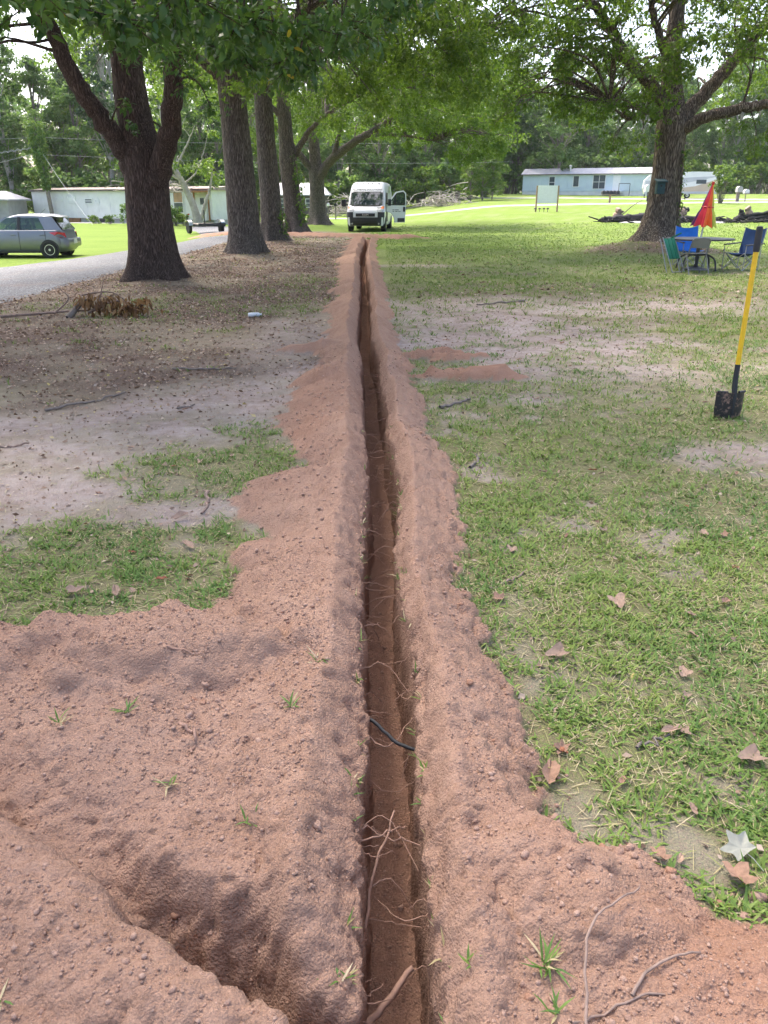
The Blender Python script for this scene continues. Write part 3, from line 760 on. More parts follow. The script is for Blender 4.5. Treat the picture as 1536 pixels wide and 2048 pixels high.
def twig_mesh(acc, tw, r0, r1):
    a, b = tw[:, 0], tw[:, 1]; d = b - a; d /= np.linalg.norm(d, axis=1, keepdims=True) + 1e-9
    s = np.cross(d, [0.3, 0.2, 0.9]); s /= np.linalg.norm(s, axis=1, keepdims=True) + 1e-9; u = np.cross(d, s); n = len(a)
    vs = []
    for (p, r) in ((a, r0), (b, r1)):
        for k in range(3):
            an = 2 * PI * k / 3; vs.append(p + (s * math.cos(an) + u * math.sin(an)) * r)
    Vv = np.stack(vs, 1).reshape(-1, 3); bb = np.arange(n)[:, None] * 6
    acc.add(Vv, np.concatenate([bb + np.array([[k, (k + 1) % 3, 3 + (k + 1) % 3, 3 + k]]) for k in range(3)]))

def make_tree(name, label, cat, base, trunk, rad, limbs, crown, leaf, bark, seed, ns=56, flare=0.28, relief=0.012, group=None, z0=None):
    g = np.random.default_rng(seed)
    z = z0 if z0 is not None else float(macro(np.array([base[0]]), np.array([base[1]]))[0]) - 0.03
    root = empty(name, (base[0], base[1], z)); tag(root, label, cat, group)
    P = catmull(trunk, 90); tt = np.linspace(0, 1, 90); zz = np.concatenate([[0], np.cumsum(np.linalg.norm(np.diff(P, axis=0), axis=1))])
    rr = np.interp(zz, [q[0] for q in rad], [q[1] for q in rad])
    ph = g.uniform(0, 6.28, 3)
    fl = (lambda L, th: flare * (np.exp(-L / 0.30) + 0.35 * np.exp(-L / 0.9)) * (0.75 + 0.45 * np.cos(5 * th + ph[0]) + 0.38 * np.cos(3 * th + ph[1]) + 0.2 * np.cos(8 * th + ph[2])) ) if flare else None
    P[0, 2] -= 0.12
    Vv, F = tube_np(P, rr, ns, relief, seed, fl)
    np_obj('trunk', Vv, F, bark, root, None, True)
    skel = [P[zz > zz[-1] * 0.35]]; skr = [rr[zz > zz[-1] * 0.35]]
    for (lp, ra, rb) in limbs:
        Q = catmull(lp, 40); Q[2:-1] += g.normal(size=(37, 3)) * 0.018
        q = np.linspace(0, 1, 40); r_ = ra * (1 - q) ** 0.75 + rb * q; r_[:4] *= np.array([1.25, 1.15, 1.08, 1.03])
        Vv, F = tube_np(Q, r_, 18, relief * 0.55, seed + 3); np_obj('limb', Vv, F, bark, root, None, True)
        skel.append(Q[6:]); skr.append(r_[6:])
    SK = np.concatenate(skel)
    C = []; Rd = []; NLf = []
    for (x, y, zc, r_, k) in crown.get('explicit', []): C.append((x - base[0], y - base[1], zc - z)); Rd.append(r_); NLf.append(k)
    n = crown['n']; ox, oy = crown.get('off', (0, 0)); rx, ry = crown['R']
    k = 0
    while k < n:
        a = g.uniform(0, 2 * PI); q = math.sqrt(g.uniform(0.05, 1.0)); x = ox + rx * q * math.cos(a); y = oy + ry * q * math.sin(a)
        zb = crown['zin'] + (crown['zout'] - crown['zin']) * q ** 1.5; zt = zb + (crown['top'] - zb) * math.sqrt(max(0.0, 1 - q * q * 0.92))
        zc = zb + g.uniform(0, 1.6) if g.uniform() < crown.get('skirt', 0.42) else g.uniform(zb, zt)
        if 'keep' in crown and not crown['keep'](base[0] + x, base[1] + y, zc + z): 
            if g.uniform() < 0.97: continue
        C.append((x, y, zc)); Rd.append(g.uniform(0.75, 1.35)); NLf.append(crown['leaves'] * g.uniform(0.6, 1.35)); k += 1
    C = np.array(C); Rd = np.array(Rd); NLf = np.array(NLf)
    pts, idx, tw = cluster_points(C, Rd, NLf, g, 14)
    ctone = np.clip(g.normal(0.45, 0.17, len(C)), 0, 1)
    rnd = np.clip(0.5 * ctone[idx] + 0.5 * g.uniform(0, 1, len(pts)) ** 1.15 + (g.uniform(0, 1, len(pts)) > 0.996) * 0.6, 0, 1)
    L = crown['L'] * g.uniform(0.65, 1.25, len(pts)); hi = C[idx, 2] + z > crown.get('zbig', 10.0); L = np.where(hi, L * 1.9, L)
    Vv, Fs, ra = leaf_mesh(pts, L, crown.get('ratio', 0.24), crown.get('pitch', (R(-80), R(12))), rnd, crown.get('fine', False), g)
    co = np_obj('crown', Vv, Fs, leaf, root, dict(rnd=ra)); co['kind'] = 'stuff'
    acc = Acc()
    for i in range(len(C)):
        dd = SK - C[i]; cost = np.linalg.norm(dd, axis=1) + 0.8 * np.maximum(0, SK[:, 2] - C[i, 2] - 0.6)
        j = int(np.argmin(cost)); s = SK[j]; e = C[i]; ln = np.linalg.norm(e - s)
        if ln < 0.25: continue
        m1 = s * .66 + e * .34 + np.array([0, 0, 0.16 * ln]) + g.normal(size=3) * 0.06 * ln; m2 = s * .3 + e * .7 + np.array([0, 0, 0.12 * ln]) + g.normal(size=3) * 0.05 * ln
        Q = catmull([s, m1, m2, e], 9); r0 = 0.014 + 0.0095 * ln
        Vv, F = tube_np(Q, np.linspace(r0, 0.008, 9), 5); acc.add(Vv, F)
    if crown.get('twigs', True): twig_mesh(acc, tw, 0.007, 0.003)
    bo = acc.obj('branches', bark, root, True); bo['kind'] = 'stuff'
    return root

def rel(base, z, pts): return [(p[0] - base[0], p[1] - base[1], p[2] - z) for p in pts]

# --- the row along the drive, nearest first
# off the frame to the left: its low branches hang into the top of the view
gx = np.random.default_rng(3)
ex0 = []
for (x, y, z, n) in [(-2.55, 6.7, 2.95, 190), (-2.0, 6.9, 2.85, 220), (-1.6, 7.2, 3.1, 220), (-2.3, 7.6, 3.2, 240), (-1.25, 7.8, 3.05, 200), (-2.9, 7.4, 3.35, 200), (-1.9, 8.3, 3.3, 240), (-1.35, 8.6, 3.2, 230), (-0.85, 8.8, 3.15, 220),
                     (-1.6, 9.4, 3.05, 260), (-0.95, 9.7, 3.0, 260), (-0.45, 9.6, 3.35, 220), (-2.3, 9.2, 3.4, 230), (-1.2, 10.5, 3.15, 260), (-0.5, 10.8, 3.45, 240), (-1.9, 10.6, 3.5, 240), (-3.4, 8.4, 3.75, 200), (-0.2, 8.6, 3.55, 180), (-3.1, 6.9, 3.2, 160),
                     (-1.5, 6.5, 3.35, 180), (-0.9, 7.2, 3.45, 180), (-2.6, 6.2, 3.1, 120), (0.15, 10.4, 3.75, 200), (0.3, 9.4, 3.7, 180), (-0.1, 11.8, 3.8, 220), (-1.0, 11.6, 3.5, 240), (-1.7, 11.9, 3.6, 240), (-2.4, 11.2, 3.9, 200)]:
    ex0.append((x, y, z, gx.uniform(0.42, 0.62), n))
B0 = TREES_AT[5]
make_tree('shade_tree', 'near tree whose drooping leafy branches hang into the top left of the view', 'tree', B0,
          [(0, 0, 0), (0.02, 0.0, 2.0), (0.1, 0.05, 4.5), (0.0, 0.1, 8.0), (0.1, 0.1, 14.5)], [(0, 0.45), (2.5, 0.40), (5, 0.30), (10, 0.17), (15, 0.05)],
          [([(0.1, 0, 2.6), (1.6, 0.1, 3.9), (3.4, 0.4, 4.4), (5.2, 0.9, 4.6)], 0.15, 0.03), ([(0, 0, 3.0), (1.0, -1.4, 4.4), (2.6, -3.2, 5.2), (4.0, -5.0, 5.6)], 0.13, 0.03), ([(0, 0, 3.4), (-1.5, 1.0, 5.5), (-3.6, 2.0, 8.0)], 0.14, 0.04), ([(0, 0, 5), (1.4, 2.0, 7.4), (3, 4, 9.5)], 0.13, 0.04), ([(0, 0, 6), (-0.5, -2.4, 8.6), (-1, -5, 10.5)], 0.12, 0.04)],
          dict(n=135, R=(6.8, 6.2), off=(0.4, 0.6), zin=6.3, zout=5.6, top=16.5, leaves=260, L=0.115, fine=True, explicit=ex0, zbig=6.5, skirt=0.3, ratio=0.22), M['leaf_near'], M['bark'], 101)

# tree 1: three-way fork low down
B1 = TREES_AT[0]; z1 = float(macro(np.array([B1[0]]), np.array([B1[1]]))[0]) - 0.03
ex1 = []
for (x, y, z, n) in [(-7.2, 15.4, 4.6, 200), (-6.8, 14.6, 4.3, 200), (-6.4, 15.2, 5.0, 180), (-7.6, 14.8, 4.0, 160), (-7.7, 15.6, 3.6, 90), (-6.9, 15.0, 3.7, 110), (-5.6, 14.6, 4.8, 200), (-5.0, 14.2, 4.7, 200), (-5.3, 15.4, 4.9, 180), (-3.9, 13.6, 3.9, 240), (-3.2, 13.4, 3.7, 240),
                     (-2.6, 13.2, 3.9, 240), (-3.5, 14.4, 4.3, 220), (-2.9, 14.6, 4.2, 230), (-2.2, 14.2, 4.0, 230), (-4.4, 14.0, 4.6, 200), (-2.0, 13.2, 4.3, 220), (-1.4, 13.8, 4.0, 230), (-0.8, 14.0, 4.2, 230), (-2.8, 15.6, 4.5, 200), (-6.1, 16.8, 5.3, 160), (-7.9, 16.6, 5.1, 150), (-4.7, 16.0, 3.25, 24), (-4.6, 16.0, 2.9, 14), (-3.3, 15.2, 3.5, 90), (-3.0, 14.9, 3.1, 70), (-0.2, 14.4, 4.5, 200), (-8.6, 15.8, 4.3, 140)]:
    ex1.append((x, y, z, gx.uniform(0.5, 0.75) if n > 40 else 0.3, n))
make_tree('shade_tree', 'big dark tree with a low three way fork, nearest trunk beside the drive', 'tree', B1,
          [(0, 0, 0), (0.02, 0, 1.2), (0.04, 0, 2.1), (-0.09, 0.08, 3.2), (-0.12, 0.12, 4.2), (-0.1, 0.1, 8.0), (0.1, 0.2, 14.5)], [(0, 0.50), (0.5, 0.445), (1.2, 0.42), (2.0, 0.41), (2.4, 0.39), (2.75, 0.315), (4.2, 0.29), (8, 0.2), (15, 0.05)],
          [(rel(B1, z1, [(-4.88, 16.55, 2.05), (-5.13, 16.4, 2.62), (-5.48, 16.2, 3.25), (-5.82, 16.1, 4.0), (-6.12, 16.0, 4.9), (-6.9, 15.8, 7.2), (-8.2, 15.4, 9.6)]), 0.205, 0.05),
           (rel(B1, z1, [(-4.48, 16.45, 1.95), (-4.13, 16.2, 2.6), (-3.86, 15.9, 3.2), (-3.74, 15.7, 3.9), (-3.5, 15.4, 5.2), (-2.6, 14.8, 7.5), (-1.4, 14.2, 9.5)]), 0.215, 0.05),
           (rel(B1, z1, [(-4.75, 16.5, 4.0), (-5.15, 16.2, 4.6), (-5.7, 15.9, 5.1), (-6.5, 15.4, 6.0)]), 0.12, 0.03),
           (rel(B1, z1, [(-3.72, 15.7, 4.2), (-3.1, 14.6, 4.9), (-2.3, 13.4, 5.0), (-1.3, 12.6, 4.8)]), 0.08, 0.02)],
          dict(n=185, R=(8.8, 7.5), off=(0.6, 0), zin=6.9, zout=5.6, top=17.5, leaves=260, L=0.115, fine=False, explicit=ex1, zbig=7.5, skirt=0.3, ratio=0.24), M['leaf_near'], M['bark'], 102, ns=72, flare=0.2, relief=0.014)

def skirt_boxes(lst, g):
    out = []
    for (x0, x1, y0, y1, za, zb, n, r0, r1, k) in lst:
        for _ in range(n): out.append((g.uniform(x0, x1), g.uniform(y0, y1), g.uniform(za, zb), g.uniform(r0, r1), k * g.uniform(0.7, 1.3)))
    return out
B2 = TREES_AT[1]
make_tree('shade_tree', 'straight grey trunked tree, second from the front in the row', 'tree', B2,
          [(0, 0, 0), (-0.05, 0, 1.5), (-0.12, 0, 4.0), (-0.2, 0, 8.0), (-0.2, 0.2, 15)], [(0, 0.50), (0.6, 0.45), (2, 0.42), (4, 0.39), (8, 0.27), (15.5, 0.05)],
          [([(-0.1, 0, 4.6), (1.2, -0.6, 5.6), (3.0, -1.2, 6.6), (5.0, -1.5, 7.4)], 0.15, 0.03), ([(-0.1, 0, 4.4), (-1.5, -0.3, 5.6), (-3.5, -0.5, 7.4)], 0.14, 0.03), ([(-0.1, 0, 5.4), (0.6, -2, 6.6), (1.2, -4.5, 7.2)], 0.13, 0.03), ([(-0.1, 0, 5.4), (0.6, 2, 7.2), (1.2, 4.5, 9)], 0.13, 0.03)],
          dict(n=150, R=(8.6, 6.5), off=(0.8, 0), zin=6.2, zout=5.0, top=18, leaves=240, L=0.125, explicit=skirt_boxes([(-3.6, 2.6, 20, 24.5, 4.1, 5.6, 34, 0.6, 0.9, 240), (-8.0, -5.0, 21, 24, 5.0, 6.2, 9, 0.6, 0.9, 200)], gx), zbig=9.0, ratio=0.26, twigs=False), M['leaf_row'], M['bark_grey'], 103, flare=0.2)
B3 = TREES_AT[2]
make_tree('shade_tree', 'dark slim trunked tree, third from the front in the row', 'tree', B3,
          [(0, 0, 0), (-0.02, 0, 1.5), (-0.1, 0, 4.0), (-0.15, 0, 8.0), (-0.2, 0.2, 15)], [(0, 0.46), (0.6, 0.41), (2, 0.38), (4, 0.35), (8, 0.25), (15.5, 0.05)],
          [([(-0.1, 0, 5.2), (1.4, -0.6, 6.2), (3.2, -1.0, 7.0), (5.4, -1.2, 7.6)], 0.14, 0.03), ([(-0.1, 0, 5.0), (-1.5, -0.3, 6.2), (-3.5, -0.5, 8)], 0.13, 0.03), ([(-0.1, 0, 6), (0.6, -2, 7.6), (1.2, -4.5, 8.6)], 0.12, 0.03)],
          dict(n=140, R=(8.6, 6.5), off=(0.8, 0), zin=7.0, zout=5.6, top=18, leaves=230, L=0.135, explicit=skirt_boxes([(-3.8, 4.4, 28, 33, 4.6, 6.6, 38, 0.65, 1.0, 230)], gx), zbig=10.0, ratio=0.26, twigs=False), M['leaf_row'], M['bark_grey'], 104, flare=0.24)
B4 = TREES_AT[3]
make_tree('shade_tree', 'ivy draped tree, fourth from the front in the row', 'tree', B4,
          [(0, 0, 0), (-0.12, 0, 1.5), (-0.3, 0, 4.0), (-0.4, 0, 8.0), (-0.4, 0.2, 15)], [(0, 0.50), (0.6, 0.45), (2, 0.42), (3.4, 0.43), (4, 0.36), (8, 0.25), (15.5, 0.05)],
          [([(-0.1, 0, 3.3), (0.5, -0.2, 4.1), (1.0, -0.4, 4.7), (2.4, -1.0, 5.6), (4.6, -1.4, 6.4)], 0.16, 0.03), ([(-0.3, 0, 5.0), (-1.5, -0.3, 6.2), (-3.5, -0.5, 8)], 0.13, 0.03), ([(-0.3, 0, 6), (0.6, -2, 7.6), (1.6, -4, 8.6)], 0.12, 0.03)],
          dict(n=130, R=(8.6, 6.5), off=(1.2, 0), zin=7.0, zout=5.6, top=18, leaves=220, L=0.15, explicit=skirt_boxes([(-3.6, 6.6, 36, 43, 4.9, 7.4, 36, 0.7, 1.05, 230)], gx), zbig=11.5, ratio=0.27, twigs=False), M['leaf_row'], M['bark_grey'], 105, flare=0.3)
B5 = TREES_AT[4]; 
make_tree('shade_tree', 'low forked tree at the far end of the row, long limb reaching over the van', 'tree', B5,
          [(0, 0, 0), (-0.05, 0, 1.5), (-0.1, 0, 3.4), (-0.2, 0, 5.5), (-0.3, 0.1, 9.0), (-0.2, 0.2, 15)], [(0, 0.58), (0.8, 0.50), (2, 0.47), (3.2, 0.47), (3.7, 0.36), (8, 0.22), (15.5, 0.05)],
          [([(0.1, -0.1, 2.9), (1.0, -0.6, 3.9), (2.6, -1.4, 4.9), (4.4, -2.2, 5.8), (6.2, -3.0, 6.8), (9.5, -4.0, 8.2)], 0.30, 0.05), ([(-0.1, 0, 3.0), (-1.1, -0.3, 4.2), (-2.4, -0.5, 5.6), (-4, -0.8, 7.5)], 0.24, 0.05), ([(1.0, -0.6, 3.9), (1.5, -1.2, 5.2), (2.0, -1.8, 7.0)], 0.16, 0.04), ([(-0.2, 0, 6), (0.8, -2, 8), (2, -4, 9.5)], 0.14, 0.04), ([(3.4, -1.8, 5.2), (5.2, -3.2, 5.1), (7.2, -4.6, 4.7)], 0.12, 0.03)],
          dict(n=120, R=(9.5, 7.5), off=(2.4, -1), zin=5.6, zout=5.2, top=18, leaves=230, L=0.17, explicit=skirt_boxes([(1.5, 7.2, 46, 53, 4.4, 8.2, 44, 0.8, 1.2, 250), (-2.6, 2.5, 47, 53, 5.2, 8.0, 22, 0.8, 1.2, 230), (3.0, 8.0, 45, 51, 3.6, 5.0, 14, 0.7, 1.0, 190), (-8, -3.6, 50, 54, 4.6, 7.5, 14, .8, 1.1, 200)], gx), zbig=13.0, ratio=0.28, twigs=False), M['leaf_row'], M['bark_grey'], 106, flare=0.35)

# --- the lone oak at the right
zo = float(macro(np.array([OAK_AT[0]]), np.array([OAK_AT[1]]))[0]) - 0.05
exo = skirt_boxes([(4.6, 8.2, 23.5, 27, 4.3, 7.6, 40, 0.55, 0.9, 150), (9.2, 13.4, 22.5, 27, 5.0, 8.0, 38, 0.6, 0.95, 170), (10.2, 13.6, 22, 25.5, 3.0, 4.6, 22, 0.55, 0.85, 170), (3.4, 6.6, 24, 28, 3.9, 5.4, 20, 0.55, 0.85, 130), (6.4, 8.0, 24, 27, 3.0, 4.6, 13, 0.45, 0.7, 110), (2.2, 5, 24, 28, 5.4, 8.2, 22, .7, 1.0, 160), (5.4, 12.4, 22.6, 25.2, 5.2, 7.6, 34, .5, .8, 130), (9.5, 13, 27, 31, 4.5, 8, 18, .7, 1.0, 150), (4, 8.5, 27, 31, 4.5, 8, 18, .7, 1.0, 150)], gx)
make_tree('oak_tree', 'lone spreading oak with rough bark standing behind the table', 'tree', OAK_AT,
          rel(OAK_AT, zo, [(8.70, 26, zo), (8.74, 26, 1.3), (8.74, 26, 2.6), (8.70, 26, 3.8), (8.52, 26.1, 5.2), (8.55, 26.3, 7.0), (8.6, 26.5, 13)]), [(0, 0.55), (0.5, 0.48), (1.3, 0.43), (2.6, 0.40), (3.3, 0.44), (4.0, 0.31), (5.2, 0.24), (7, 0.19), (13.5, 0.05)],
          [(rel(OAK_AT, zo, [(8.55, 26, 4.1), (7.9, 25.9, 4.75), (7.1, 25.8, 5.4), (6.4, 25.7, 6.3), (5.6, 25.6, 7.0), (3.8, 25.4, 8.6)]), 0.19, 0.05),
           (rel(OAK_AT, zo, [(8.75, 26, 3.5), (9.35, 25.9, 4.3), (10.1, 25.8, 5.2), (11.1, 25.7, 6.5), (12.6, 25.4, 8.6)]), 0.235, 0.06),
           (rel(OAK_AT, zo, [(8.8, 26, 3.35), (9.3, 25.5, 3.75), (10.2, 25.0, 4.02), (11.0, 24.6, 4.15), (12.6, 24.0, 4.7), (14, 23.5, 5.2)]), 0.175, 0.06),
           (rel(OAK_AT, zo, [(8.52, 26, 5.0), (8.1, 25.8, 5.7), (7.6, 25.6, 6.6), (7.2, 25.4, 7.6)]), 0.13, 0.04),
           (rel(OAK_AT, zo, [(8.4, 25.9, 3.95), (7.7, 25.5, 4.0), (7.1, 25.2, 3.8), (6.5, 25.0, 4.2)]), 0.075, 0.02)],
          dict(n=70, R=(7.5, 6.5), off=(0.5, 0), zin=7.4, zout=5.8, top=15, leaves=190, L=0.125, explicit=exo, zbig=9.0, ratio=0.27), M['leaf_row'], M['bark_oak'], 107, flare=0.42, relief=0.022, z0=zo)
# spreading surface root of the oak, running to the left
# --- background woods: prototypes, then copies
def bg_tree(name, kind, seed):
    g = np.random.default_rng(seed)
    root = empty(name, (0, 0, -5))
    if kind == 'broad':
        h, R0, n, lm, bk, zb, L = 15.0, 4.2, 70, M['leaf_wood'], M['bark_far'], 3.0, 0.36
    elif kind == 'bright':
        h, R0, n, lm, bk, zb, L = 11.0, 3.8, 60, M['leaf_bright'], M['bark_far'], 2.0, 0.34
    elif kind == 'tall':
        h, R0, n, lm, bk, zb, L = 20.0, 3.0, 60, M['leaf_wood'], M['bark_pale'], 5.0, 0.36
    else:
        h, R0, n, lm, bk, zb, L = 22.0, 2.6, 60, M['leaf_pine'], M['bark_pale'], 8.0, 0.34
    P = catmull([(0, 0, -0.2), (g.normal() * .2, g.normal() * .2, h * .4), (g.normal() * .5, g.normal() * .5, h * .95)], 16)
    Vv, F = tube_np(P, np.linspace(0.24, 0.04, 16) * h / 15, 8); np_obj('trunk', Vv, F, bk, root, None, True)
    C = []
    for _ in range(n):
        q = math.sqrt(g.uniform(0.02, 1)); a = g.uniform(0, 6.283); zc = g.uniform(zb, h)
        f = math.sin(min(1, max(0.08, (zc - zb + 0.8) / (h - zb + 0.8))) ** 0.75 * PI) ** 0.6 if kind in ('broad', 'bright') else 0.5 + 0.5 * math.sin((zc - zb) / (h - zb) * PI)
        C.append((q * R0 * f * math.cos(a), q * R0 * f * math.sin(a), zc))
    C = np.array(C); Rd = g.uniform(0.8, 1.5, n) * (0.85 if kind == 'pine' else 1)
    pts, idx, tw = cluster_points(C, Rd, np.full(n, 105.0), g, 12)
    tone = np.clip(g.normal(0.48, 0.2, n), 0, 1)
    rnd = np.clip(0.6 * tone[idx] + 0.4 * g.uniform(0, 1, len(pts)), 0, 1)
    Vv, Fs, ra = leaf_mesh(pts, L * g.uniform(.6, 1.3, len(pts)), 0.34, (R(-75), R(30)), rnd, False, g)
    co = np_obj('crown', Vv, Fs, lm, root, dict(rnd=ra)); co['kind'] = 'stuff'
    acc = Acc()
    for i in range(0, n, 2):
        j = min(15, max(2, int(C[i, 2] / h * 14) - 1)); e = C[i]; s = P[j]
        Vv, F = tube_np(catmull([s, (s + e) / 2 + np.array([0, 0, .3]), e], 5), np.linspace(0.07, 0.02, 5), 4); acc.add(Vv, F)
    b_ = acc.obj('branches', bk, root); b_['kind'] = 'stuff'
    return root

def bush_proto(name, h, rad, n, mat, seed, L=0.22, stems=True, k=90):
    g = np.random.default_rng(seed); root = empty(name, (0, 0, -5))
    C = np.stack([g.normal(size=n) * rad * .45, g.normal(size=n) * rad * .45, g.uniform(0.2, 1, n) ** 0.8 * h], -1)
    pts, idx, tw = cluster_points(C, g.uniform(.35, .7, n) * rad * .6, np.full(n, float(k)), g, 10, 0.9)
    tone = np.clip(g.normal(0.5, 0.2, n), 0, 1); rnd = np.clip(.6 * tone[idx] + .4 * g.uniform(0, 1, len(pts)), 0, 1)
    Vv, Fs, ra = leaf_mesh(pts, L * g.uniform(.6, 1.3, len(pts)), 0.32, (R(-60), R(50)), rnd, False, g)
    co = np_obj('foliage', Vv, Fs, mat, root, dict(rnd=ra)); co['kind'] = 'stuff'
    acc = Acc()
    for i in range(n):
        Vv, F = tube_np(catmull([(C[i, 0] * .15, C[i, 1] * .15, -0.1), (C[i, 0] * .5, C[i, 1] * .5, C[i, 2] * .6), C[i]], 5), np.linspace(0.03, 0.008, 5), 4); acc.add(Vv, F)
    s_ = acc.obj('stems', M['bark_far'], root); s_['kind'] = 'stuff'
    return root

protos = {k: [bg_tree({'broad': 'broadleaf_tree', 'bright': 'broadleaf_tree', 'tall': 'slender_tree', 'pine': 'pine_tree'}[k], k, 200 + 10 * i + j) for j in range(2)] for i, k in enumerate(['broad', 'bright', 'tall', 'pine'])}
used = set()
def put(proto, x, y, s, label, cat, group, rz=None, z=None, sz=1.0):
    if id(proto) not in used: o = proto; used.add(id(proto))
    else: o = copy_tree(proto)
    zz = float(macro(np.array([x]), np.array([y]))[0]) if z is None else z
    o.location = (x, y, zz - 0.05); o.rotation_euler = (0, 0, random.uniform(0, 6.28) if rz is None else rz); o.scale = (s, s, s * sz)
    tag(o, label, cat, group); return o

KIND = {'broad': 'dense leafy tree', 'bright': 'bright yellow green tree', 'tall': 'slender pale trunked tree', 'pine': 'tall bare stemmed pine'}
gw = np.random.default_rng(77)
ORD = ['leftmost', 'second', 'third', 'fourth', 'fifth', 'sixth', 'seventh', 'eighth', 'ninth', 'tenth', 'eleventh', 'twelfth', 'thirteenth', 'fourteenth', 'fifteenth', 'sixteenth', 'seventeenth', 'eighteenth', 'nineteenth', 'twentieth']
def ordinal_labels(group, text):
    os_ = sorted([o for o in COL.objects if o.parent is None and o.get('group') == group], key=lambda o: o.location.x / o.location.y)
    for i, o in enumerate(os_):
        o['label'] = (f'leftmost {text}' if i == 0 else f'{ORD[i]} {text}, counting from the left') if i < len(ORD) else f'{text} far to the right'
def wood(x0, x1, ya, yb, n, kinds, where, smin=0.85, smax=1.2):
    xs = np.linspace(x0, x1, n) + gw.uniform(-0.35, 0.35, n) * (x1 - x0) / n
    for i in range(n):
        k = kinds[gw.integers(len(kinds))]
        put(protos[k][gw.integers(2)], float(xs[i]), float(gw.uniform(ya, yb)), float(gw.uniform(smin, smax)), f'{KIND[k]} in the woods {where}', 'tree', f'{KIND[k]}s {where}')
wood(-62, -17, 84, 90, 18, ['broad', 'broad', 'pine', 'tall', 'bright'], 'behind the white mobile home', 0.8, 1.0)
wood(-74, -22, 96, 108, 18, ['broad', 'pine', 'tall'], 'behind the white mobile home', 0.95, 1.2)
wood(-20, 12, 102, 110, 14, ['bright', 'broad', 'tall', 'broad'], 'behind the parked van', 0.75, 1.0)
wood(-24, 24, 118, 128, 16, ['broad', 'tall', 'pine'], 'behind the parked van', 0.95, 1.2)
wood(20, 80, 126, 134, 20, ['tall', 'broad', 'pine', 'tall', 'broad'], 'behind the light blue mobile home', 0.85, 1.05)
wood(18, 96, 142, 156, 20, ['tall', 'pine', 'broad'], 'behind the light blue mobile home', 1.0, 1.25)
def far_wood(n, seed):
    g = np.random.default_rng(seed); a = g.uniform(R(-46), R(46), n); d = g.uniform(165, 205, n); ht = 18 + 5 * vnoise2(a * 25, a * 0, 9)
    zc = g.uniform(0, 1, n) ** 0.9 * ht; P = np.stack([np.sin(a) * d, np.cos(a) * d, zc], -1)
    rnd = np.clip(0.4 + 0.35 * vnoise2(a * 60, zc * 0.35, 10) + 0.3 * g.uniform(-.5, .5, n), 0, 1)
    Vv, Fs, ra = leaf_mesh(P, g.uniform(0.8, 1.9, n), 0.42, (R(-70), R(30)), rnd, False, g)
    o = np_obj('far_woods', Vv, Fs, M['leaf_wood'], None, dict(rnd=ra)); tag(o, 'far mass of woods closing off the view behind everything', 'woods', None, 'stuff')
far_wood(34000, 991)
bush_a = bush_proto('shrub', 2.4, 1.6, 22, M['leaf_wood'], 301, 0.26)
bush_b = bush_proto('shrub', 1.9, 1.5, 20, M['leaf_bright'], 302, 0.22)
def shrubs(lst, label, group):
    for (x, y, s, k) in lst: put(bush_a if k == 0 else bush_b, x, y, s, label, 'shrub', group)
shrubs([(float(x), float(gw.uniform(81, 84)), float(gw.uniform(1.1, 1.9)), int(gw.integers(2))) for x in np.linspace(-48, -16, 15)], 'green shrub in the undergrowth behind the white mobile home', 'shrubs behind the white mobile home')
shrubs([(float(x), float(gw.uniform(98, 103)), float(gw.uniform(1.1, 2.0)), int(gw.integers(2))) for x in np.linspace(-16, 12.5, 15)], 'green shrub at the wood edge behind the van', 'shrubs behind the van')
shrubs([(float(x), float(gw.uniform(123, 126)), float(gw.uniform(1.5, 2.6)), int(gw.integers(2))) for x in np.linspace(15, 74, 19)], 'green shrub at the wood edge behind the light blue mobile home', 'shrubs behind the light blue mobile home')

for k_ in KIND.values():
    for w_ in ('behind the white mobile home', 'behind the parked van', 'behind the light blue mobile home'): ordinal_labels(f'{k_}s {w_}', f'{k_} {w_}')
ordinal_labels('shrubs behind the white mobile home', 'green shrub behind the white mobile home')
ordinal_labels('shrubs behind the van', 'green shrub at the wood edge behind the van')
ordinal_labels('shrubs behind the light blue mobile home', 'green shrub behind the light blue mobile home')
# ------------------------------------------------------------------ buildings
def G0(x, y): return float(macro(np.array([float(x)]), np.array([float(y)]))[0])
M['siding_white'] = simple('siding_white', (0.70, 0.71, 0.72), 0.6, 0.08, 1.5)
M['siding_blue'] = simple('siding_blue', (0.56, 0.66, 0.74), 0.6, 0.04, 1.5)
M['roof_metal'] = simple('roof_metal', (0.42, 0.42, 0.46), 0.5, 0.12, 2.0)
M['roof_dark'] = simple('roof_dark', (0.10, 0.085, 0.08), 0.8, 0.3, 3.0)
M['roof_rust'] = simple('roof_rust', (0.30, 0.24, 0.21), 0.8, 0.35, 2.5)
M['brown_wood'] = simple('brown_wood', (0.30, 0.15, 0.07), 0.8, 0.25, 5)
M['concrete'] = simple('concrete', (0.40, 0.39, 0.36), 0.85, 0.15, 3)
M['board'] = simple('board', (0.42, 0.27, 0.16), 0.8, 0.2, 4)
M['window_pane'] = simple('window_pane', (0.06, 0.08, 0.10), 0.08, 0.2, spec=0.9)

def frame_at(p0, p1, z):
    """empty at p0 whose local x runs along the wall to p1; local -y faces the camera side"""
    return (p0[0], p0[1], z), math.atan2(p1[1] - p0[1], p1[0] - p0[0]), math.hypot(p1[0] - p0[0], p1[1] - p0[1])

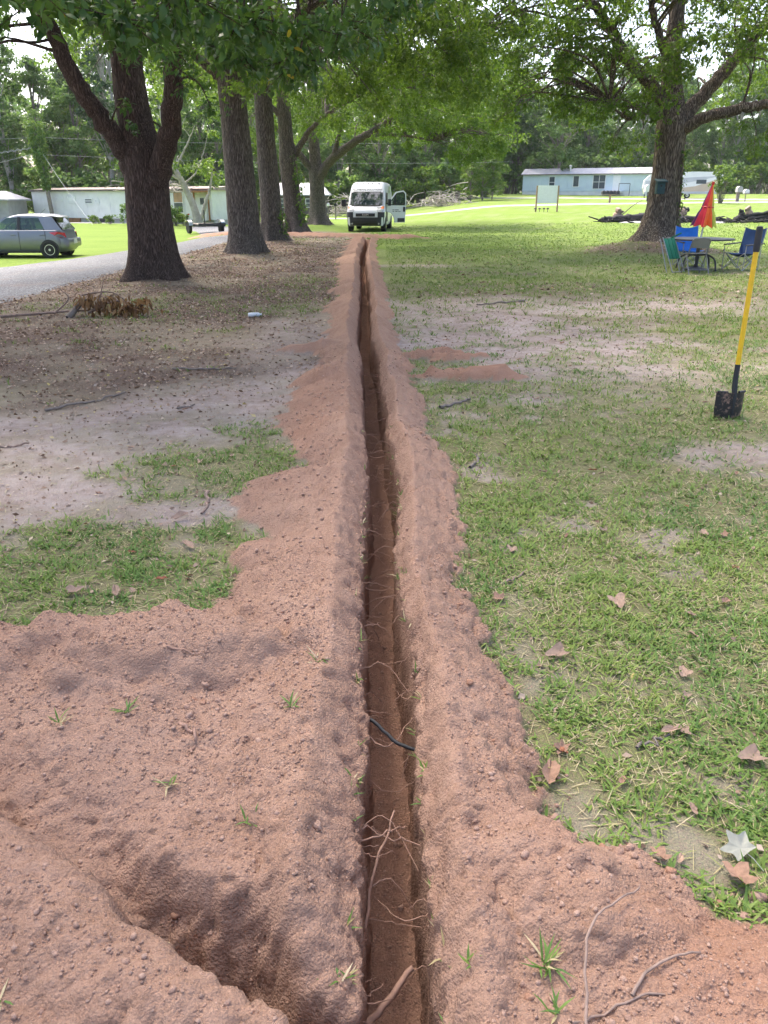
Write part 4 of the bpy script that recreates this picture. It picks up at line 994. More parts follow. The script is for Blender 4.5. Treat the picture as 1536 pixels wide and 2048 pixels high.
def window(parent, x, z, w, h, cols=1, rows=2, pane=None, frame_mat=None):
    fm = frame_mat or M['white_metal']; t = 0.05
    f = MB()
    f.box((x, -0.03, z + h / 2), (w + 0.1, 0.05, 0.07)).box((x, -0.03, z - h / 2), (w + 0.1, 0.06, 0.07))
    f.box((x - w / 2, -0.031, z), (0.07, 0.05, h - 0.07)).box((x + w / 2, -0.031, z), (0.07, 0.05, h - 0.07))
    win = f.build('window', fm, parent)
    cw, ch = (w - 0.07) / cols, (h - 0.07) / rows
    for i in range(cols):
        for j in range(rows):
            m_ = pane[j] if isinstance(pane, list) else (pane or M['window_pane'])
            MB().box((x - w / 2 + 0.035 + cw * (i + .5), -0.022, z - h / 2 + 0.035 + ch * (j + .5)), (cw - t, 0.02, ch - t)).build('pane', m_, win)
    for i in range(1, cols): MB().box((x - w / 2 + 0.035 + cw * i, -0.03, z), (t, 0.045, h - 0.08)).build('bar', fm, win)
    for j in range(1, rows): MB().box((x, -0.034, z - h / 2 + 0.035 + ch * j), (w - 0.08, 0.045, t)).build('bar', fm, win)
    return win

# white mobile home at the left
loc, rz, LEN = frame_at((-33.0, 78.0), (-14.0, 67.5), G0(-20, 70) - 0.05)
home = tag(empty('mobile_home', loc, rz), 'long white mobile home with a flat dark edged roof behind the gravel drive', 'mobile home')
seg = LEN / 15
for i in range(15):
    MB().box((seg * (i + .5), 2.0, 1.55), (seg - 0.015, 4.0, 2.25)).build('wall_panel', M['siding_white'], home)
MB().box((LEN / 2, 2.05, 1.55), (LEN - 0.1, 3.9, 2.2)).build('wall_core', M['siding_white'], home)
MB().box((LEN / 2, 2.08, 0.22), (LEN - 0.1, 3.8, 0.42)).build('skirting', M['concrete'], home)
MB().box((LEN * .24, 0.12, 0.28), (1.5, 0.08, 0.5)).build('skirting_board', M['brown_wood'], home)
MB().box((LEN * .42, 0.13, 0.25), (1.3, 0.1, 0.42)).build('skirting_hole', M['black'], home)
rf = MB(); rf.prism([(-0.18, 2.68), (4.18, 2.68), (4.18, 2.80), (2.0, 3.02), (-0.18, 2.80)], 'x', -0.2, LEN + 0.2)
rfo = rf.build('roof', M['roof_rust'], home)
MB().box((LEN / 2, -0.2, 2.74), (LEN + 0.42, 0.035, 0.15)).build('roof_trim', M['roof_dark'], rfo)
window(home, LEN * .345, 1.85, 0.95, 0.42, 1, 3)
window(home, LEN * .245, 2.0, 1.0, 0.5, 1, 1, M['white_metal'])
window(home, LEN * .17, 2.05, 0.8, 0.25, 1, 1, M['white_metal'])
window(home, LEN * .395, 1.85, 0.4, 0.3, 1, 1, M['white_metal'])
window(home, LEN * .835, 1.75, 1.05, 1.65, 1, 2, [M['window_pane'], M['board']])
d = MB().box((LEN * .955, -0.03, 1.35), (0.85, 0.06, 1.95)).build('door', M['siding_white'], home)
MB().box((LEN * .955, -0.065, 1.85), (0.4, 0.02, 0.5)).build('door_window', M['window_pane'], d)
MB().box((LEN * .92 - 0.1, -0.04, 1.5), (0.12, 0.08, 2.3)).box((LEN * .985, -0.04, 1.5), (0.12, 0.08, 2.3)).box((LEN * .952, -0.4, 2.58), (1.9, 0.9, 0.14)).build('porch_frame', M['brown_wood'], home)
# brush lying on its roof
# pale blue mobile home at the right
zb = G0(27, 110) + 0.0
loc, rz, LEN = frame_at((19.3, 116.5), (37.6, 109.0), zb)
home2 = tag(empty('mobile_home', loc, rz), 'light blue mobile home with a grey ribbed roof beyond the lawn', 'mobile home')
seg = LEN / 16
for i in range(16): MB().box((seg * (i + .5), 2.2, 1.65), (seg - 0.015, 4.4, 2.1)).build('wall_panel', M['siding_blue'], home2)
MB().box((LEN / 2, 2.25, 1.6), (LEN - 0.08, 4.3, 2.05)).build('wall_core', M['siding_blue'], home2)
for i in range(8): MB().box((LEN / 8 * (i + .5), 2.2, 0.28), (LEN / 8 - 0.02, 4.3, 0.6)).build('skirting_panel', M['siding_white'], home2)
rf = MB(); rf.prism([(-0.25, 2.7), (4.65, 2.7), (4.65, 2.78), (2.2, 3.55), (-0.25, 2.78)], 'x', -0.25, LEN + 0.25)
rfo = rf.build('roof', M['roof_metal'], home2)
for i in range(int(LEN / 0.6)):
    MB().tube([(0.3 + i * 0.6, -0.24, 2.80), (0.3 + i * 0.6, 2.15, 3.555)], 0.03, 4).build('roof_rib', M['roof_metal'], rfo)
MB().box((LEN / 2, -0.26, 2.72), (LEN + 0.5, 0.03, 0.1)).build('gutter', M['roof_dark'], rfo)
MB().tube([(LEN * .315, 1.0, 3.0), (LEN * .315, 1.0, 3.75)], 0.14, 10).lathe([(0.24, 3.75), (0.24, 3.82), (0.02, 3.95)], 12, (LEN * .315, 1.0, 0)).build('flue_pipe', M['chrome'], rfo)
window(home2, LEN * .205, 1.75, 0.8, 1.45, 1, 2); window(home2, LEN * .37, 1.85, 0.8, 1.4, 1, 1)
window(home2, LEN * .525, 1.75, 1.65, 1.75, 2, 2)
d = MB().box((LEN * .64, -0.03, 1.55), (0.95, 0.06, 2.0)).build('door', M['white_metal'], home2)
MB().box((LEN * .64 + 0.33, -0.075, 1.55), (0.06, 0.05, 0.12)).build('door_handle', M['chrome'], d)
st = MB().box((LEN * .62, -1.0, 0.5), (2.6, 1.9, 0.1)).build('porch_deck', M['siding_white'], home2)
MB().tube([(LEN * .67, -1.9, 0.55), (LEN * .67, -1.9, 1.5)], 0.04, 6).tube([(LEN * .67, -1.9, 1.5), (LEN * .74, -1.9, 1.5)], 0.04, 6).tube([(LEN * .74, -1.9, 0.0), (LEN * .74, -1.9, 1.5)], 0.04, 6).build('porch_rail', M['black'], st)

# small outbuilding far left, low house behind the tree row
def small_house(name, label, p0, p1, depth, hw, hr, wall, roofm, z, hip=0.8):
    loc, rz, L_ = frame_at(p0, p1, z); o = tag(empty(name, loc, rz), label, 'building')
    MB().box((L_ / 2, depth / 2, hw / 2), (L_, depth, hw)).build('wall', wall, o)
    m_ = MB(); e = 0.35
    vs = [(-e, -e, hw + .01), (L_ + e, -e, hw + .01), (L_ + e, depth + e, hw + .01), (-e, depth + e, hw + .01), (hip, depth / 2, hw + hr), (L_ - hip, depth / 2, hw + hr),
          (-e, -e, hw - .12), (L_ + e, -e, hw - .12), (L_ + e, depth + e, hw - .12), (-e, depth + e, hw - .12)]
    m_.add(vs, [(0, 1, 5, 4), (1, 2, 5), (2, 3, 4, 5), (3, 0, 4), (6, 7, 1, 0), (7, 8, 2, 1), (8, 9, 3, 2), (9, 6, 0, 3), (9, 8, 7, 6)]); m_.build('roof', roofm, o)
    return o
M['grey_wall'] = simple('grey_wall', (0.42, 0.41, 0.40), 0.8, 0.15, 2)
M['dark_wall'] = simple('dark_wall', (0.13, 0.11, 0.10), 0.8, 0.2, 2)
sh = small_house('shed', 'small grey shed with a dark roof at the far left edge', (-37.5, 74.0), (-33.6, 74.0), 4, 2.0, 0.7, M['grey_wall'], M['roof_metal'], -0.4)
MB().box((1.2, -0.03, 0.95), (0.9, 0.06, 1.85)).build('door', M['dark_wall'], sh)
hs = small_house('house', 'low dark house with a grey hip roof beyond the tree row', (-14.0, 96), (-6.6, 96), 6, 2.1, 1.3, M['dark_wall'], M['roof_metal'], 0.0)
window(hs, 2.0, 1.2, 0.9, 0.9, 1, 2); window(hs, 5.4, 1.2, 0.9, 0.9, 1, 2)

# travel trailer behind the oak
M['rv_white'] = simple('rv_white', (0.76, 0.76, 0.78), 0.4, 0.04, 1)
M['rv_tan'] = simple('rv_tan', (0.52, 0.42, 0.33), 0.45, 0.06, 1)
M['rv_grey'] = simple('rv_grey', (0.50, 0.51, 0.56), 0.45, 0.06, 1)
rv = tag(empty('travel_trailer', (35.6, 100.0, G0(35.6, 100)), R(-14)), 'white camper with tan and grey swoosh half hidden behind the oak trunk', 'camper'); rv.scale = (.92, .92, .88)
b_ = MB(); prof = [(-4.6, 0.55), (4.2, 0.55), (4.75, 1.2), (4.95, 2.2), (4.7, 2.9), (3.9, 3.25), (1.0, 3.3), (-2.5, 3.15), (-4.1, 2.95), (-4.75, 2.3), (-4.85, 1.3)]
b_.prism(prof, 'y', -1.2, 1.2); b_.build('body', M['rv_white'], rv)
def swoosh(pts, mat, off):
    MB().prism(pts, 'y', -1.2 - off, -1.19).build('stripe', mat, rv)
swoosh([(-4.5, 1.0), (-1.5, 1.15), (1.5, 1.5), (4.6, 2.5), (4.85, 2.2), (4.4, 1.0), (2, 0.8), (-4.5, 0.8)], M['rv_tan'], 0.012)
swoosh([(-4.6, 1.5), (-1.0, 1.75), (2.0, 2.2), (4.3, 2.75), (1.0, 2.6), (-2.2, 2.3), (-4.6, 2.2)], M['rv_grey'], 0.014)
swoosh([(-4.6, 0.56), (4.2, 0.56), (4.4, 0.85), (-4.7, 0.85)], M['rv_grey'], 0.02)
for x in (-0.6, 0.4, -4.4):
    if x > -2:
        w_ = MB(); w_.lathe([(0.2, -0.11), (0.36, -0.11), (0.38, 0), (0.36, 0.11), (0.2, 0.11)], 20, (x + 0.3, -1.0, 0.36), Matrix.Rotation(R(90), 4, 'X')); wo_ = w_.build('wheel', M['tyre'], rv)
        MB().lathe([(0.0, 0.1), (0.2, 0.1), (0.2, 0.13), (0.0, 0.14)], 14, (x + 0.3, -1.0, 0.36), Matrix.Rotation(R(90), 4, 'X')).build('rim', M['chrome'], wo_)
for x, w in ((-2.8, 0.9), (2.2, 1.2)): MB().box((x, -1.215, 2.05), (w, 0.03, 0.5)).build('window', M['window_pane'], rv)
MB().tube([(-4.5, 0, 0.02), (-4.5, 0, 0.56)], 0.05, 8).build('jack', M['black'], rv)

# ------------------------------------------------------------------ vehicles
def wheel(parent, x, y, r, w, side, rimr, spokes=7, turn=0):
    Mx = Matrix.Rotation(R(90 * side), 4, 'X')
    t = MB(); t.lathe([(rimr, -w * .45), (r * .93, -w * .5), (r, -w * .32), (r, w * .32), (r * .93, w * .5), (rimr, w * .45)], 28, (x, y, r), Mx)
    o = t.build('wheel', M['tyre'], parent)
    m_ = MB(); m_.lathe([(rimr, w * .30), (rimr, w * .46), (rimr * .9, w * .46), (rimr * .9, w * .30)], 24, (x, y, r), Mx)
    for k in range(spokes):
        a = 2 * PI * k / spokes
        m_.add([Mx.to_3x3() @ Vector((math.cos(a + s_) * q, math.sin(a + s_) * q, w * .42)) + Vector((x, y, r)) for (q, s_) in ((rimr * .12, -1.0), (rimr * .92, -.17), (rimr * .92, .17), (rimr * .12, 1.0))], [(0, 1, 2, 3)])
    m_.lathe([(0.0, w * .2), (rimr * .22, w * .2), (rimr * .22, w * .47), (0.0, w * .48)], 14, (x, y, r), Mx); m_.build('rim', M['chrome'], o)
    MB().lathe([(0.0, w * .18), (rimr, w * .18), (rimr, w * .2), (0.0, w * .2)], 20, (x, y, r), Mx).build('brake_disc', M['black'], o)
    return o

def carpaint(name, col):
    m, nt, b, out = new_mat(name); b.inputs['Base Color'].default_value = (*col, 1); b.inputs['Metallic'].default_value = 0.55; b.inputs['Roughness'].default_value = 0.38
    b.inputs['Coat Weight'].default_value = 0.5
    n_ = noise(nt, 3.0, 4, 0.6, objco(nt)); r_ = ramp(nt, [(0.3, [c * .92 for c in col]), (0.7, col)]); nt.links.new(n_, r_.inputs[0]); nt.links.new(r_.outputs[0], b.inputs['Base Color'])
    return m
M['paint_grey'] = carpaint('paint_grey', (0.20, 0.215, 0.24)); M['paint_red'] = carpaint('paint_red', (0.5, 0.02, 0.03))
M['tail_red'] = simple('tail_red', (0.55, 0.015, 0.02), 0.15, 0.2, 12, spec=0.8); M['seat_dark'] = simple('seat_dark', (0.03, 0.03, 0.035), 0.9, 0.2)
M['plate'] = simple('plate', (0.6, 0.62, 0.62), 0.5, 0.1, 20)

def hatchback(loc, rz, label, paint, detail=True):
    """front at local -x; wheels at x = -1.23 and 1.22; width along y"""
    o = tag(empty('parked_car', loc, rz), label, 'car')
    lv = [(0.20, -1.72, 1.66, 0.74, .3), (0.32, -1.86, 1.80, 0.81, .36), (0.48, -1.90, 1.84, 0.835, .38), (0.62, -1.89, 1.83, 0.835, .36), (0.76, -1.80, 1.77, 0.825, .34), (0.86, -1.55, 1.74, 0.81, .32), (0.94, -1.05, 1.72, 0.79, .28), (0.955, -0.95, 1.70, 0.77, .26)]
    MB().zloft(lv, 8).build('body', paint, o)
    # roof shell with a rear spoiler
    rl = [(1.36, -0.30, 1.35, 0.60, .2), (1.43, -0.12, 1.42, 0.59, .22), (1.475, 0.10, 1.30, 0.53, .24), (1.495, 0.35, 1.05, 0.42, .22)]
    rf_ = MB().zloft(rl, 6).build('roof', paint, o)
    MB().box((1.46, 0, 1.405), (0.34, 1.04, 0.035), (0, R(8), 0), 0.012).build('spoiler', paint, rf_)
    if detail: MB().tube([(0.75, 0.0, 1.49), (0.98, 0, 1.66)], 0.005, 5).build('antenna', M['black'], rf_)
    def pillar(a, b, wa, wb, nm='pillar', mt=None):
        for s in (-1, 1):
            m_ = MB(); (ax, ay, az), (bx, by, bz) = a, b
            m_.add([(ax - wa, s * ay, az), (ax + wa, s * ay, az), (bx + wb, s * by, bz), (bx - wb, s * by, bz), (ax - wa, s * (ay - .05), az), (ax + wa, s * (ay - .05), az), (bx + wb, s * (by - .05), bz), (bx - wb, s * (by - .05), bz)],
                   [(0, 1, 2, 3), (7, 6, 5, 4), (0, 4, 5, 1), (1, 5, 6, 2), (2, 6, 7, 3), (3, 7, 4, 0)]); m_.build(nm, mt or paint, o)
    pillar((-0.93, .765, .94), (-0.22, .60, 1.40), .045, .045); pillar((0.18, .775, .94), (0.20, .605, 1.40), .055, .045, 'pillar', M['black']); pillar((1.42, .765, .94), (1.12, .60, 1.40), .30, .24)
    for s in (-1, 1):
        for (q, nm) in (([(-0.86, .94), (0.13, .94), (0.16, 1.38), (-0.2, 1.38)], 'side_window'), ([(0.23, .94), (1.14, .99), (0.92, 1.37), (0.24, 1.38)], 'side_window')):
            yy = lambda z: s * (.768 + (.602 - .768) * (z - .94) / .46 - 0.012)
            m_ = MB(); m_.add([(x, yy(z), z) for x, z in q] + [(x, yy(z) - s * .008, z) for x, z in q], [(0, 1, 2, 3), (7, 6, 5, 4)]); m_.build(nm, M['glass'], o)
    m_ = MB(); m_.add([(-0.98, -.72, .95), (-0.98, .72, .95), (-0.24, .56, 1.40), (-0.24, -.56, 1.40)], [(0, 1, 2, 3)]); m_.build('windscreen', M['glass'], o)
    m_ = MB(); m_.add([(1.735, -.66, .97), (1.735, .66, .97), (1.43, .52, 1.37), (1.43, -.52, 1.37)], [(3, 2, 1, 0)]); m_.build('rear_window', M['glass_dark'], o)
    for y in (-.36, .36):
        for x in (-0.05, 0.95):
            MB().box((x + .12, y, 0.98), (0.16, 0.46, 0.30), (0, R(12), 0), .04).box((x + .17, y, 1.22), (0.09, 0.26, 0.18), (0, R(8), 0), .04).build('seat', M['seat_dark'], o)
    if detail:
        sw = MB(); sw.tube([(-0.45 + .06 * math.cos(a), -.36 + .17 * math.sin(a), 1.0 + .15 * math.cos(a)) for a in np.linspace(0, 2 * PI, 17)], .015, 6, False); sw.build('steering_wheel', M['black'], o)
    for (x, nm) in ((-1.23, 'f'), (1.22, 'r')):
        for s in (-1, 1):
            MB().lathe([(0.335, -0.02), (0.345, 0.0), (0.33, 0.012), (0.0, 0.012)], 28, (x, s * 0.828, .30), Matrix.Rotation(R(-90 * s), 4, 'X')).build('wheel_arch', M['black'], o)
            wheel(o, x, s * 0.77, 0.285, 0.18, -s, 0.185)
    for s in (-1, 1):
        t = MB(); t.add([(1.28, s * .822, .88), (1.60, s * .80, .90), (1.77, s * .62, .86), (1.80, s * .58, .70), (1.66, s * .79, .70), (1.45, s * .825, .78)], [(0, 1, 2, 3, 4, 5) if s < 0 else (5, 4, 3, 2, 1, 0)]); t.v = [(x, y * 1.012, z) for x, y, z in t.v]; t.build('tail_light', M['tail_red'], o)
        for x in (-0.02, 1.02): MB().box((x + .0, s * .838, .80), (0.2, .03, .035), None, .01).build('door_handle', paint, o)
        MB().box((0.19, s * .836, .60), (0.012, .012, .62)).build('door_seam', M['black'], o); MB().box((-0.86, s * .836, .60), (0.012, .012, .62)).build('door_seam', M['black'], o); MB().box((1.13, s * .832, .72), (0.012, .012, .40)).build('door_seam', M['black'], o)
        MB().box((0.0, s * .80, .215), (1.75, .05, .07)).build('sill', M['black'], o)
        mr = MB().box((-0.78, s * .90, 1.0), (0.11, .2, .13), None, .03).build('mirror', paint, o)
        MB().box((1.68, s * .72, .50), (.05, .10, .05), (0, 0, s * .6)).build('reflector', M['tail_red'], o)
        hl = MB(); hl.box((-1.70, s * .62, .74), (.24, .26, .12), (0, 0, -s * .5), .04); hl.build('headlight', M['chrome'], o)
    bp = MB().zloft([(0.36, 1.5, 1.87, .78, .34), (0.44, 1.5, 1.90, .80, .36), (0.60, 1.5, 1.90, .80, .36), (0.66, 1.5, 1.86, .79, .34)], 8).build('bumper', paint, o)
    MB().box((1.905, 0.0, .56), (0.012, .34, .17)).build('number_plate', M['plate'], bp)
    return o
car_y = 30.2
hatchback((-13.35, car_y, G0(-12.8, car_y)), R(2), 'silver grey hatchback parked at the edge of the gravel drive', M['paint_grey'])
hatchback((-16.2, 84.0, G0(-16, 84)), R(4), 'red car far behind, mostly hidden by the tree trunks', M['paint_red'], False)

# --- white cargo van with its driver door open
M['van_white'] = simple('van_white', (0.74, 0.76, 0.79), 0.35, 0.03, 1.0, coat=0.4)
M['cladding'] = simple('cladding', (0.035, 0.037, 0.042), 0.7, 0.15, 8)
M['lamp_glass'] = simple('lamp_glass', (0.45, 0.46, 0.46), 0.12, 0.3, 14, spec=0.9); M['amber'] = simple('amber', (0.6, 0.16, 0.04), 0.2, 0.2)
M['text_dark'] = simple('text_dark', (0.05, 0.06, 0.08), 0.6, 0.1)
VL = [(.30, .10, 5.85, .93, .22), (.45, .03, 5.93, 1.0, .26), (.75, 0, 5.95, 1.02, .28), (1.0, .05, 5.97, 1.02, .28), (1.15, .16, 5.98, 1.02, .26), (1.27, .40, 5.98, 1.01, .22), (1.6, .70, 5.97, .985, .18), (2.0, 1.08, 5.96, .945, .16), (2.3, 1.36, 5.94, .90, .2), (2.44, 1.58, 5.9, .85, .26), (2.52, 1.95, 5.8, .74, .3)]
def van_front(z, y):
    zs = [l[0] for l in VL]; x0, w, r = (np.interp(z, zs, [l[i] for l in VL]) for i in (1, 3, 4)); q = abs(y) - (w - r)
    return float(x0 if q <= 0 else x0 + r - math.sqrt(max(0, r * r - min(q, r) ** 2)))
def van_half(z): return float(np.interp(z, [l[0] for l in VL], [l[3] for l in VL]))
van = tag(empty('cargo_van', (-1.0, 44.2, G0(-1, 46)), R(90 - 5)), 'white high roofed work van with its driver door standing open', 'van')
vb = MB().zloft(VL, 7); vb.build('body', M['van_white'], van)
def vpanel(nm, z0, z1, y0, y1, mat, off=0.012, parent=None, y0t=None, y1t=None, nz=6, ny=10):
    m_ = MB(); y0t = y0 if y0t is None else y0t; y1t = y1 if y1t is None else y1t; vs = []
    for i in range(nz + 1):
        f = i / nz; z = z0 + (z1 - z0) * f; a = y0 + (y0t - y0) * f; b2 = y1 + (y1t - y1) * f
        for j in range(ny + 1): y = a + (b2 - a) * j / ny; vs.append((van_front(z, y) - off, y, z))
    fs = [(i * (ny + 1) + j, i * (ny + 1) + j + 1, (i + 1) * (ny + 1) + j + 1, (i + 1) * (ny + 1) + j) for i in range(nz) for j in range(ny)]
    m_.add(vs, [f[::-1] for f in fs], True); return m_.build(nm, mat, parent or van)
bmp = vpanel('bumper', .31, .74, -.99, .99, M['cladding'], .03)
vpanel('lower_intake', .36, .56, -.62, .62, M['black'], .045, bmp)
for s in (-1, 1):
    y0, y1 = sorted((s * .66, s * 1.012)); vpanel('corner_cladding', .74, 1.0, y0, y1, M['cladding'], .02)
    y0, y1 = sorted((s * .62, s * .97)); h_ = vpanel('headlight', 1.01, 1.25, y0, y1, M['lamp_glass'], .02)
    y0, y1 = sorted((s * .82, s * .98)); vpanel('indicator', 1.17, 1.29, y0, y1, M['amber'], .03, h_)
    MB().lathe([(0.0, 0), (0.05, 0), (0.05, 0.02), (0, 0.02)], 10, (van_front(.42, s * .72) - .05, s * .72, .42), Matrix.Rotation(R(-90), 4, 'Y')).build('fog_lamp', M['lamp_glass'], bmp)
gr = vpanel('grille', .78, .94, -.52, .52, M['black'], .03)
text_obj('lettering', 'RAM', 0.17, M['chrome'], gr, Matrix.Translation((van_front(.86, 0) - .045, 0, .86)) @ Matrix(((0, 0, -1, 0), (-1, 0, 0, 0), (0, 1, 0, 0), (0, 0, 0, 1))))
ws = vpanel('windscreen_seal', 1.29, 2.03, -.94, .94, M['black'], .012, None, -.87, .87)
vpanel('windscreen', 1.33, 1.99, -.89, .89, M['glass_dark'], .02, ws, -.83, .83)
vpanel('roof_seam', 2.40, 2.405, -.8, .8, M['grey_wall'], .008)
for y in (-.6, -.25, 0, .25, .6): MB().box((van_front(2.42, y) - .01, y, 2.42), (.05, .07, .05), None, .012).build('marker_lamp', M['black'], van)
nrm = Vector((.28, 0, .3)).normalized(); zc = 2.12
text_obj('lettering', 'PLUMBING SOLUTIONS', 0.155, M['text_dark'], van, Matrix.Translation((van_front(zc, 0) - .016, 0, zc)) @ Matrix(((0, nrm.x, -nrm.z, 0), (-1, 0, 0, 0), (0, nrm.z, nrm.x, 0), (0, 0, 0, 1))))
MB().box((van_front(1.26, 0) - .03, .3, 1.32), (.03, .75, .02), (0, 0, .05)).box((van_front(1.26, 0) - .03, -.4, 1.33), (.03, .75, .02), (0, 0, -.05)).build('wiper', M['black'], van)
for x in (.95, 4.75):
    for s in (-1, 1):
        wheel(van, x, s * .88, .34, .22, -s, .2, 8)
        MB().lathe([(0.40, -0.02), (0.42, 0.0), (0.40, 0.012), (0.0, 0.012)], 24, (x, s * 1.012, .38), Matrix.Rotation(R(-90 * s), 4, 'X')).build('wheel_arch', M['black'], van)
# dark door opening on the driver side
MB().prism([(1.0, .5), (2.05, .5), (2.08, 1.3), (2.0, 1.95), (1.55, 1.98), (1.05, 1.35)], 'y', -1.035, -1.0).build('door_opening', M['black'], van)
MB().box((3.9, -1.0, 2.15), (.9, .05, .35)).build('side_graphic', simple('graphic', (.55, .62, .45), .5, .1), van); MB().box((5.3, -.98, 2.25), (.3, .05, .14)).build('side_vent', M['cladding'], van)
dr = empty('door', (0.98, -1.03, 0)); dr.parent = van; dr.rotation_euler = (0, 0, R(-62))
ms = MB(); ms.prism([(0.02, 1.02), (.30, .93), (.46, .72), (.50, .45), (1.12, .45), (1.18, 1.32), (0.02, 1.34)], 'y', -.035, .035); ms.build('door_skin', M['van_white'], dr)
fr = MB(); fr.tube([(0.03, 0, 1.32), (.60, 0, 1.98), (1.02, 0, 2.05), (1.15, 0, 1.95), (1.17, 0, 1.33)], .04, 6); fr.build('window_frame', M['van_white'], dr)
MB().tube([(0.09, -.01, 1.36), (.62, -.01, 1.92), (1.0, -.01, 1.99), (1.1, -.01, 1.9), (1.12, -.01, 1.4), (.5, -.01, 1.35), (.09, -.01, 1.36)], .022, 5).tube([(.52, -.01, 1.36), (.56, -.01, 1.86)], .03, 5).build('window_seal', M['black'], dr)
pn = MB(); pn.add([(.1, 0, 1.36), (1.12, 0, 1.36), (1.1, 0, 1.92), (1.0, 0, 1.98), (.6, 0, 1.92)], [(0, 1, 2, 3, 4)]); pn.build('window', M['glass'], dr)
MB().box((1.06, -.05, 1.13), (.13, .04, .25), None, .02).build('door_handle', M['black'], dr)
MB().box((.88, -.045, .58), (.42, .03, .2)).build('trim_strip', M['cladding'], dr)
MB().box((.42, -.04, 1.10), (.12, .008, .03)).box((.62, -.04, 1.10), (.22, .008, .035)).box((.42, -.04, 1.02), (.1, .008, .028)).box((.60, -.04, 1.02), (.14, .008, .032)).box((.78, -.04, 1.02), (.14, .008, .028)).build('small_lettering', M['text_dark'], dr)
mr = MB().box((.12, -.2, 1.48), (.14, .22, .34), None, .04).box((.06, -.08, 1.42), (.07, .2, .06)); mr.build('mirror', M['black'], dr)
MB().box((.95, 1.28, 1.45), (.15, .26, .36), None, .05).tube([(1.0, 1.0, 1.36), (.97, 1.2, 1.36)], .04, 6).tube([(1.0, 1.0, 1.54), (.97, 1.2, 1.54)], .035, 6).build('mirror', M['black'], van)

# --- small utility trailer on the grass by the drive
ut = tag(empty('utility_trailer', (-11.0, 50.5, G0(-11.0, 50.5)), R(33)), 'small black flatbed trailer with silver mudguards on the grass', 'trailer')
for (y, ln) in ((-1.15, 1.7), (1.15, 1.7), (0, 1.7)): MB().box((0, y, .48), (ln, .07, .12)).build('frame_rail', M['black'], ut)
for x in (-.82, .82): MB().box((x, 0, .48), (.06, 2.3, .12)).build('frame_rail', M['black'], ut)
for x in (-.6, -.2, .2, .6): MB().box((x, 0, .555), (.36, 2.25, .03)).build('deck_board', M['grey_wood'], ut)
MB().box((0, -1.2, .56), (1.7, .04, .12)).build('front_board', M['cladding'], ut)
for s in (-1, 1):
    wheel(ut, s * 1.02, 0, .32, .18, 0, .18) if False else None
    w_ = MB(); w_.lathe([(0.17, -.09), (.30, -.09), (.32, 0), (.30, .09), (.17, .09)], 22, (s * 1.03, 0, .32), Matrix.Rotation(R(90), 4, 'Y')); w2 = w_.build('wheel', M['tyre'], ut)
    MB().lathe([(0.0, s * .05), (.17, s * .05), (.17, s * .06), (0, s * .07)], 14, (s * 1.03, 0, .32), Matrix.Rotation(R(90), 4, 'Y')).build('rim', M['chrome'], w2)
    f_ = MB(); f_.prism([(-.42, .48), (-.36, .68), (-.22, .78), (.22, .78), (.36, .68), (.42, .48), (.38, .48), (.33, .65), (.2, .74), (-.2, .74), (-.33, .65), (-.38, .48)], 'x', s * .92, s * 1.16); f_.build('mudguard', M['chrome'], ut)
MB().tube([(-.45, -1.15, .55), (-.45, -1.15, 1.35)], .03, 6).build('stake', M['black'], ut)
MB().tube([(.3, 1.15, .48), (.0, 2.1, .46)], .04, 6).tube([(-.3, 1.15, .48), (0, 2.1, .46)], .04, 6).build('tongue', M['black'], ut)
MB().tube([(.4, -1.15, .55), (.4, -1.15, .85)], .07, 8).build('winch_post', M['grey_wall'], ut)

# ------------------------------------------------------------------ posts, signs, mailboxes, poles and wires
def mailbox(parent, x, z, mat, w=.2, h=.22, d=.45, rot=0):
    a = [(-w / 2, 0), (w / 2, 0), (w / 2, h * .55)] + [(w / 2 * math.cos(t), h * .55 + h * .45 * math.sin(t)) for t in np.linspace(0.3, PI - .3, 6)] + [(-w / 2, h * .55)]
    m_ = MB(); m_.prism([(x + p[0], z + p[1]) for p in a], 'y', -d / 2, d / 2); o = m_.build('mailbox', mat, parent)
    MB().box((x, -d / 2 - .012, z + h * .45), (w * .85, .02, h * .75)).build('mailbox_door', mat, o); return o
M['mail_black'] = simple('mail_black', (.03, .03, .035), .5, .1)
for (px, y, mt, lb) in ((-5.25, 71, M['siding_white'], 'white mailbox on a post, leftmost of three by the far lane'), (-4.75, 70.5, M['siding_white'], 'white mailbox on a post, middle of three by the far lane'), (-4.1, 70, M['mail_black'], 'black mailbox on a post beside the van')):
    o = tag(empty('post_mailbox', (px, y, G0(px, y))), lb, 'mailbox'); MB().box((0, 0, .5), (.1, .1, 1.06)).build('post', M['grey_wood'], o); mailbox(o, 0, 1.04, mt, .22, .25)
o = tag(empty('mailbox_row', (23.1, 85, G0(23.1, 85))), 'row of five black mailboxes on one wooden post', 'mailboxes')
MB().box((0, 0, .4), (.16, .16, .9)).build('post', M['wood_post'], o); MB().box((0, 0, .80), (1.85, .45, .06)).build('plank', M['grey_wood'], o)
for k in range(5): mailbox(o, -.72 + .36 * k, .84, M['mail_black'], .3, .34, .5)
o = tag(empty('post_mailbox', (28.5, 90, G0(28.5, 90))), 'white box mailbox on a dark post just left of the oak trunk', 'mailbox'); MB().box((0, 0, .45), (.12, .12, .95)).build('post', M['black'], o); mailbox(o, 0, .92, M['siding_white'], .8, .75, .6)
o = tag(empty('post_mailbox', (37.4, 88, G0(37.4, 88))), 'grey mailbox on a thick post at the right by the yellow green bush', 'mailbox'); MB().box((0, 0, .45), (.3, .2, 1.0)).build('post', M['grey_wood'], o); mailbox(o, .05, .95, M['grey_wall'], .55, .6, .6)
